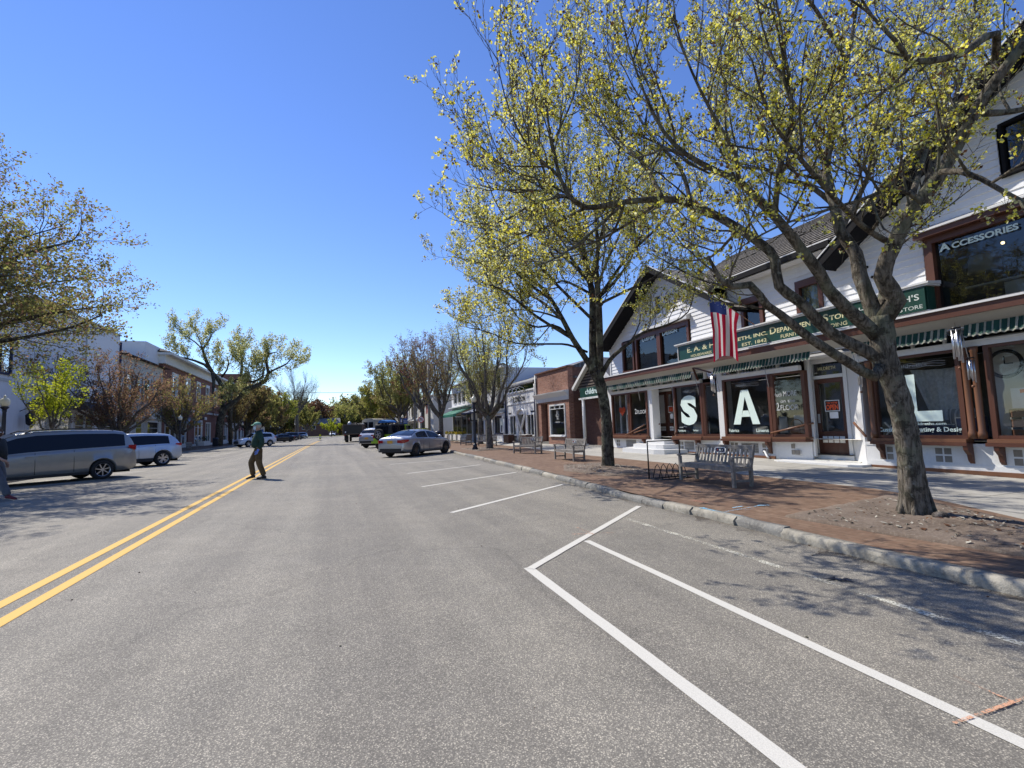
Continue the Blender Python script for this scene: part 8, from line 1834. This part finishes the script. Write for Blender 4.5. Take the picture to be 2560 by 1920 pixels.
t = sign_post('parking_sign', 'blue parking sign half hidden behind the walking man, left side', -10.6, 84, 1.2, 1.0, 2.2, 'signblue'); mb = MB(); put_text(mb, 'P', (-11.1, 83.96, 1.55), XR, UP, 'paper', 0.35, 0.5, 0.02, 0.01); mb.box(-10.7, -10.1, 83.95, 83.96, 1.75, 1.82, 'paper'); mb.box(-10.7, -10.1, 83.95, 83.96, 1.58, 1.64, 'paper'); mb.build('lettering', t)
t = thing('turning_sign', 'round red ringed no turning sign on a grey pole left of the awning shop', 'sign', (9.4, 56, 0.15)); mb = MB(); mb.tube([(9.4, 56.05, 0.15), (9.4, 56.05, 3.3)], 0.035, 'galv', 8); mb.build('post', t)
n = 28; mb = MB(); mb.prism([(9.4 + 0.36 * math.cos(6.283 * k / n), 56, 2.5 + 0.36 * math.sin(6.283 * k / n)) for k in range(n)], (0, 0.02, 0), 'signred'); mb.build('ring', t)
mb = MB(); mb.prism([(9.4 + 0.29 * math.cos(6.283 * k / n), 55.985, 2.5 + 0.29 * math.sin(6.283 * k / n)) for k in range(n)], (0, 0.01, 0), 'paper'); mb.build('face', t)
mb = MB(); mb.tube([(9.28, 55.98, 2.32), (9.28, 55.98, 2.6), (9.4, 55.98, 2.68), (9.52, 55.98, 2.6), (9.52, 55.98, 2.4)], 0.03, 'black', 6); mb.beam((9.18, 55.97, 2.72), (9.62, 55.97, 2.28), 0.05, 0.01, 'signred', up=(0, 1, 0)); mb.build('symbol', t)
t = thing('crossing_marker', 'lime yellow pedestrian crossing marker standing on the centre line far ahead', 'road marker', (-2.1, 92, 0)); mb = MB(); mb.box(-2.25, -1.95, 91.95, 92.0, 0.25, 1.1, 'leafbright'); mb.build('panel', t); mb = MB(); mb.box(-2.2, -2.0, 91.94, 91.95, 0.45, 0.75, 'paper'); mb.build('print', t); mb = MB(); mb.box(-2.35, -1.85, 91.85, 92.1, 0.0, 0.06, 'black'); mb.build('foot', t)
MA['weathered'] = plain('weathered grey pole', (0.20, 0.195, 0.185), 0.8, var=0.2)
# poles and wires
t = thing('utility_pole', 'tall grey utility pole behind the silver sedan on the right', 'pole', (9.6, 52, 0.15)); mb = MB(); mb.tube([(9.6, 52, 0.15), (9.6, 52, 8.2)], 0.13, 'weathered', 10); mb.build('shaft', t)
t = thing('utility_pole', 'grey utility pole beside the blue parking sign', 'pole', (9.8, 63, 0.15)); mb = MB(); mb.tube([(9.8, 63, 0.15), (9.8, 63, 8.2)], 0.13, 'weathered', 10); mb.build('shaft', t)
t = thing('utility_pole', 'dark wooden pole just right of the gnarled old tree', 'pole', (-13.6, 79, 0.15)); mb = MB(); mb.tube([(-13.6, 79, 0.15), (-13.7, 79, 9.5)], 0.24, 'barkdark', 10); mb.build('shaft', t)
mb = MB(); mb.tube([(-12.6 + 24 * k / 16, 101, 9.4 - 0.35 * math.sin(3.1416 * k / 16)) for k in range(17)], 0.035, 'black', 5, smooth=True); tag(mb.build('overhead_wire'), 'upper thin black wire strung across the street under the sky', 'wire')
mb = MB(); mb.tube([(-12.6 + 24 * k / 16, 150, 8.0 - 0.3 * math.sin(3.1416 * k / 16)) for k in range(17)], 0.04, 'black', 5); tag(mb.build('overhead_wire'), 'lower thin wire strung across the street where it ends', 'wire')
for (x, lab) in ((-3.2, 'dark traffic signal hanging over the road end, left one'), (3.2, 'dark traffic signal hanging over the road end, right one')):
    t = thing('traffic_signal', lab, 'traffic signal', (x, 150, 5.2), 0, 'traffic signals hanging over the road end'); mb = MB(); mb.box(x - 0.25, x + 0.25, 149.9, 150.2, 5.3, 6.4, 'black'); mb.build('housing', t); mb = MB(); mb.tube([(x, 150.05, 6.4), (x, 150.05, 7.75)], 0.03, 'black', 5); mb.build('hanger', t)
# flags further along
make_flag(Vector((10.9, 62.2, 5.0)), Vector((12.3, 61.8, 3.9)), 0.95, 0.35, 1.3, 'small pale red and white flag on the far right hand shopfront', seed=3)
make_flag(Vector((-15.6, 104.0, 4.3)), Vector((-17.2, 104.4, 3.4)), 0.95, 0.3, 1.8, 'striped flag hanging over the far left pavement', seed=4)
# low hedge and pots on the left
for i, (x, y, lab) in enumerate(((-16.3, 76.5, 'white planter box with a dark shrub, nearer of two at the brick corner building'), (-16.3, 88.5, 'white planter box with a dark shrub, farther of two at the brick corner building'))):
    t = thing('shrub_planter', lab, 'planter', (x, y, 0.2), 0, 'shrub planters at the brick building'); mb = MB(); mb.box(x - 0.35, x + 0.35, y - 1.6, y + 1.6, 0.18, 0.75, 'offwhite'); mb.build('box', t)
    mb = MB(); R = random.Random(i)
    for k in range(220):
        p = Vector((x + R.uniform(-.3, .3), y + R.uniform(-1.5, 1.5), 0.75 + R.random() * 0.6)); q = p + Vector((R.uniform(-.1, .1), R.uniform(-.1, .1), R.uniform(0, .15))); w_ = Vector((R.uniform(-.06, .06), .05, .02)); mb.poly([p, p + w_, q + w_, q], 'evergreen')
    mb.build('shrub', t)
mb = MB(); R = random.Random(9)
for k in range(1500):
    x = R.uniform(9.6, 10.6); y = R.uniform(56.5, 63); z_ = R.uniform(0.15, 1.4); a = R.random() * 6.28; mb.poly([(x, y, z_), (x + .14 * math.cos(a), y + .14 * math.sin(a), z_ + .03), (x + .1 * math.cos(a), y + .1 * math.sin(a), z_ + .16), (x - .03, y, z_ + .12)], R.choice(['evergreen', 'leafgreen']))
t = thing('hedge', 'dark green shrubs at the foot of the grey end wall on the right', 'hedge', (10.1, 59, 0.15)); mb.build('leaves', t)
# ---------------------------------------------------------------- people
MA['skin'] = plain('skin', (0.42, 0.24, 0.17), 0.55, var=0.1, scale=20); MA['jacket'] = plain('dark green jacket', (0.009, 0.036, 0.027), 0.8, var=0.35, scale=9, bmp=0.5); MA['trousers'] = plain('olive brown trousers', (0.085, 0.058, 0.028), 0.85, var=0.3, scale=9, bmp=0.5)
MA['cap'] = plain('green cap', (0.16, 0.34, 0.25), 0.8, var=0.15); MA['mask'] = plain('pale blue mask', (0.50, 0.60, 0.66), 0.7, var=0.05); MA['glove'] = plain('blue glove', (0.10, 0.20, 0.62), 0.4, var=0.1); MA['shoe'] = plain('dark shoe', (0.02, 0.018, 0.018), 0.6); MA['hair'] = plain('grey hair', (0.35, 0.33, 0.30), 0.8)
MA['jacket2'] = plain('black jacket', (0.012, 0.014, 0.016), 0.8, var=0.3, bmp=0.4); MA['jeans'] = plain('grey trousers', (0.10, 0.105, 0.12), 0.85, var=0.3, bmp=0.4); MA['redshoe'] = plain('red shoe', (0.12, 0.012, 0.02), 0.6); MA['hairbrown'] = plain('brown hair', (0.10, 0.05, 0.03), 0.8)
def skinned(name, verts, edges, radii, mat, parent, sub=2):
    me = bpy.data.meshes.new(name); me.from_pydata([tuple(v) for v in verts], edges, []); me.update()
    o = bpy.data.objects.new(name, me); COL.objects.link(o)
    md = o.modifiers.new('s', 'SKIN'); md.use_smooth_shade = True
    for i, r in enumerate(radii):
        sv = me.skin_vertices[0].data[i]; sv.radius = r if hasattr(r, '__len__') else (r, r)
        sv.use_root = (i == 0)
    o.modifiers.new('d', 'SUBSURF').levels = sub
    dg = bpy.context.evaluated_depsgraph_get(); m2 = bpy.data.meshes.new_from_object(o.evaluated_get(dg)); m2.name = name
    bpy.data.objects.remove(o)
    m2.materials.clear(); m2.materials.append(MA[mat]); m2.polygons.foreach_set('use_smooth', [True] * len(m2.polygons)); m2.polygons.foreach_set('material_index', [0] * len(m2.polygons))
    return link(name, m2, parent)
def hand(pal, d, nrm, thumb, V, E, Rd, wrist):
    """palm and five curled fingers grown from the wrist vertex"""
    d, nrm, thumb = d.normalized(), nrm.normalized(), thumb.normalized()
    V.append(pal + d * 0.05); E.append((wrist, len(V) - 1)); Rd.append((0.038, 0.016)); p = len(V) - 1
    for k, (off, l) in enumerate(((0.030, 0.068), (0.010, 0.076), (-0.010, 0.072), (-0.029, 0.056))):
        V.append(pal + d * 0.095 + thumb * off); E.append((p, len(V) - 1)); Rd.append(0.0105)
        V.append(pal + d * (0.095 + l * 0.5) + thumb * off + nrm * 0.012); E.append((len(V) - 2, len(V) - 1)); Rd.append(0.0095)
        V.append(pal + d * (0.095 + l * 0.85) + thumb * off + nrm * 0.04); E.append((len(V) - 2, len(V) - 1)); Rd.append(0.008)
    V.append(pal + d * 0.045 + thumb * 0.045 + nrm * 0.01); E.append((p, len(V) - 1)); Rd.append(0.012)
    V.append(pal + d * 0.085 + thumb * 0.062 + nrm * 0.022); E.append((len(V) - 2, len(V) - 1)); Rd.append(0.010)
# local frame: +x = the way he faces, +y = his left, z up
def person(label, loc, rz, S, J, mats, cap=True, mask=True, gloves=True):
    P = thing('person', label, 'person', loc, rz); v = {k: Vector(a) for k, a in J.items()}
    # body: head, neck, arms with hands
    V = [v['chest'], v['neck'], v['jaw'], v['head'], v['crown'], v['pelvis']]; E = [(0, 1), (1, 2), (2, 3), (3, 4), (0, 5)]; Rd = [(0.10, 0.13), (0.058, 0.058), (0.075, 0.068), (0.098, 0.080), (0.07, 0.062), (0.12, 0.14)]
    for s in ('l', 'r'):
        b = len(V); V += [v['sh' + s], v['el' + s], v['wr' + s]]; E += [(0, b), (b, b + 1), (b + 1, b + 2)]; Rd += [0.055, 0.042, 0.028]
        dd = v['wr' + s] - v['el' + s]; hand(v['wr' + s], dd + Vector((0.02, 0, -0.1)), Vector((0.2, -1 if s == 'l' else 1, 0)), Vector((1, 0, 0)), V, E, Rd, b + 2)
        b = len(V); V += [v['hip' + s], v['kn' + s], v['an' + s]]; E += [(5, b), (b, b + 1), (b + 1, b + 2)]; Rd += [0.085, 0.058, 0.045]
    skinned('body', V, E, Rd, 'skin', P)
    hd = v['head']; f = (v['nose'] - hd); f.z = 0; f.normalize(); sd = Vector((-f.y, f.x, 0))
    mb = MB(); mb.ball(hd + f * 0.105 + Vector((0, 0, -0.015)), 0.02, 'skin', 8, (0.8, 0.8, 1.4)); mb.build('nose', P, world_off=False)
    for s in (1, -1):
        mb = MB(); mb.ball(hd + f * 0.085 + sd * 0.032 * s + Vector((0, 0, 0.01)), 0.014, 'paper', 8); mb.ball(hd + f * 0.096 + sd * 0.033 * s + Vector((0, 0, 0.01)), 0.007, 'black', 6); mb.build('eye', P, world_off=False)
        mb = MB(); mb.ball(hd + sd * 0.085 * s + Vector((0, 0, -0.01)), 0.03, 'skin', 8, (0.6, 0.35, 1.0)); mb.build('ear', P, world_off=False)
    mb = MB(); mb.ball(hd - f * 0.02 + Vector((0, 0, 0.0)), 0.105, mats['hair'], 14, (0.95, 0.88, 1.0) if cap else (1.02, 0.95, 1.1)); mb.build('hair', P, world_off=False)
    if cap:
        mb = MB(); rows = []
        for i in range(7):
            ph = i / 6 * 1.45; rows.append([hd + f * (0.118 * math.cos(a) * math.cos(ph)) + sd * (0.100 * math.sin(a) * math.cos(ph)) + Vector((0, 0, 0.045 + 0.085 * math.sin(ph))) for a in [6.283 * k / 20 for k in range(20)]])
        mb.grid(rows, 'cap', True, close=True)
        brim = [[hd + f * (0.10 + 0.09 * t * math.cos(a * 0.9)) + sd * (0.085 * math.sin(a) * (1 - 0.15 * t)) + Vector((0, 0, 0.052 - 0.018 * t - 0.012 * abs(math.sin(a)))) for a in [-1.5 + 3.0 * k / 12 for k in range(13)]] for t in (0, 0.5, 1)]
        mb.grid(brim, 'cap', True); mb.grid([[p - Vector((0, 0, 0.006)) for p in r_] for r_ in brim], 'cap', True); mb.build('cap', P, world_off=False)
    if mask:
        mb = MB(); rows = []
        for i in range(6):
            z_ = -0.015 - 0.10 * i / 5; bul = 0.012 * math.sin(3.14 * i / 5); rows.append([hd + f * ((0.112 + bul) * math.cos(a)) + sd * (0.088 * math.sin(a)) + Vector((0, 0, z_)) for a in [-1.25 + 2.5 * k / 10 for k in range(11)]])
        mb.grid(rows, 'mask', True); mb.build('face_mask', P, world_off=False)
    # clothing
    c = v['chest']; pv = v['pelvis']; V = [pv + Vector((0.01, 0, 0.0)), v['belly'], c, v['neck'] - Vector((0.0, 0, 0.05))]; E = [(0, 1), (1, 2), (2, 3)]; Rd = [(0.20, 0.215), (0.225, 0.215), (0.19, 0.215), (0.09, 0.10)]
    for s in ('l', 'r'):
        b = len(V); V += [v['sh' + s], (v['sh' + s] + v['el' + s]) / 2, v['el' + s], (v['wr' + s] * 0.9 + v['el' + s] * 0.1)]; E += [(2, b), (b, b + 1), (b + 1, b + 2), (b + 2, b + 3)]; Rd += [0.10, 0.095, 0.082, 0.060]
    skinned('jacket', V, E, Rd, mats['top'], P)
    mb = MB(); cn = v['neck'] - Vector((0, 0, 0.035)); rows = [[cn + f * (r_ * 1.05 * math.cos(a)) + sd * (r_ * math.sin(a)) + Vector((0, 0, z_ - 0.02 * math.cos(a))) for a in [6.283 * k / 16 for k in range(16)]] for r_, z_ in ((0.095, -0.02), (0.082, 0.035), (0.092, 0.02))]; mb.grid(rows, mats['top'], True, close=True); mb.build('collar', P, world_off=False)
    V = [pv + Vector((0, 0, -0.02)), pv + Vector((0, 0, 0.10))]; E = [(0, 1)]; Rd = [(0.150, 0.165), (0.13, 0.15)]
    for s in ('l', 'r'):
        b = len(V); kn, an, hp = v['kn' + s], v['an' + s], v['hip' + s]
        V += [hp + Vector((0, 0, -0.04)), hp.lerp(kn, 0.5), kn, kn.lerp(an, 0.55), an + Vector((0.0, 0, -0.01))]; E += [(0, b), (b, b + 1), (b + 1, b + 2), (b + 2, b + 3), (b + 3, b + 4)]; Rd += [(0.125, 0.105), (0.118, 0.105), 0.096, 0.088, (0.085, 0.08)]
    skinned('trousers', V, E, Rd, mats['legs'], P)
    for s in ('l', 'r'):
        an = v['an' + s]; to = v['toe' + s]; d = (to - an); mb = MB(); base_z = 0.0
        n = 12; rows = []
        for t_, w_, h_ in ((-0.28, 0.028, 0.07), (-0.15, 0.040, 0.10), (0.2, 0.043, 0.10), (0.55, 0.046, 0.075), (0.85, 0.042, 0.055), (1.0, 0.02, 0.035)):
            q = Vector((an.x, an.y, 0)) + Vector((d.x, d.y, 0)) * t_; sdv = Vector((-d.y, d.x, 0)).normalized(); pitch = v.get('pitch' + s, Vector((0, 0, 0))).x
            z0 = max(0.002, (1 - t_) * pitch)
            rows.append([q + sdv * (w_ * math.cos(a)) + Vector((0, 0, z0 + h_ * 0.5 + h_ * 0.5 * math.sin(a))) for a in [6.283 * k / n for k in range(n)]])
        mb.grid(rows, mats['shoe'], True, close=True); mb.poly(rows[0][::-1], mats['shoe']); mb.poly(rows[-1], mats['shoe']); mb.build('shoe', P, world_off=False)
        if gloves:
            Vh = [v['el' + s].lerp(v['wr' + s], 0.86), v['wr' + s]]; Eh = [(0, 1)]; Rh = [0.034, 0.031]; dd = v['wr' + s] - v['el' + s]; hand(v['wr' + s], dd + Vector((0.02, 0, -0.1)), Vector((0.2, -1 if s == 'l' else 1, 0)), Vector((1, 0, 0)), Vh, Eh, Rh, 1)
            Rh2 = Rh
            skinned('glove', Vh, Eh, [tuple(x * 1.12 for x in r) if hasattr(r, '__len__') else r * 1.16 for r in Rh2], 'glove', P)
    return P
# the walking man in the green jacket, facing left across the road
g = on_ground(645, 1197); J = dict(pelvis=(0.0, 0, 0.94), belly=(0.03, 0, 1.16), chest=(0.0, 0, 1.36), neck=(0.0, 0, 1.535), jaw=(0.03, 0, 1.60), head=(0.035, 0, 1.68), crown=(0.02, 0, 1.745), nose=(0.3, -0.02, 1.68),
    shl=(-0.01, 0.19, 1.44), ell=(-0.10, 0.27, 1.16), wrl=(0.02, 0.27, 0.92), shr=(-0.01, -0.19, 1.44), elr=(0.02, -0.26, 1.15), wrr=(-0.03, -0.24, 0.92),
    hipl=(0.0, 0.095, 0.90), knl=(-0.02, 0.10, 0.49), anl=(-0.17, 0.10, 0.10), hipr=(0.01, -0.095, 0.90), knr=(0.20, -0.10, 0.52), anr=(0.13, -0.09, 0.12),
    toel=(0.05, 0.12, 0.05), toer=(0.34, -0.11, 0.05), footl=(0, 0, 0), footr=(0, 0, 0), pitchr=(0.03, 0, 0))
mm = dict(hair='hair', top='jacket', legs='trousers', shoe='shoe')
person('man in green cap, face mask, dark green jacket and olive trousers on the yellow line', (g.x, g.y, 0.0), math.radians(190), 1, J, mm)
J2 = dict(J); J2.update(knl=(0.10, 0.10, 0.50), anl=(-0.15, 0.11, 0.16), knr=(0.22, -0.10, 0.55), anr=(0.42, -0.09, 0.10), toel=(0.05, 0.12, 0.05), toer=(0.62, -0.10, 0.06), pitchl=(0.07, 0, 0), head=(0.05, 0, 1.66), belly=(0.04, 0, 1.16), wrr=(0.3, -0.2, 1.02), elr=(0.08, -0.26, 1.15))
q = at_d(-14, 1180, 12.2)
person('person in black jacket, grey trousers and dark red shoes striding past the minivan', (q.x, q.y, 0), math.radians(-15), 1, J2, dict(hair='hairbrown', top='jacket2', legs='jeans', shoe='redshoe'), cap=False, mask=False, gloves=False)
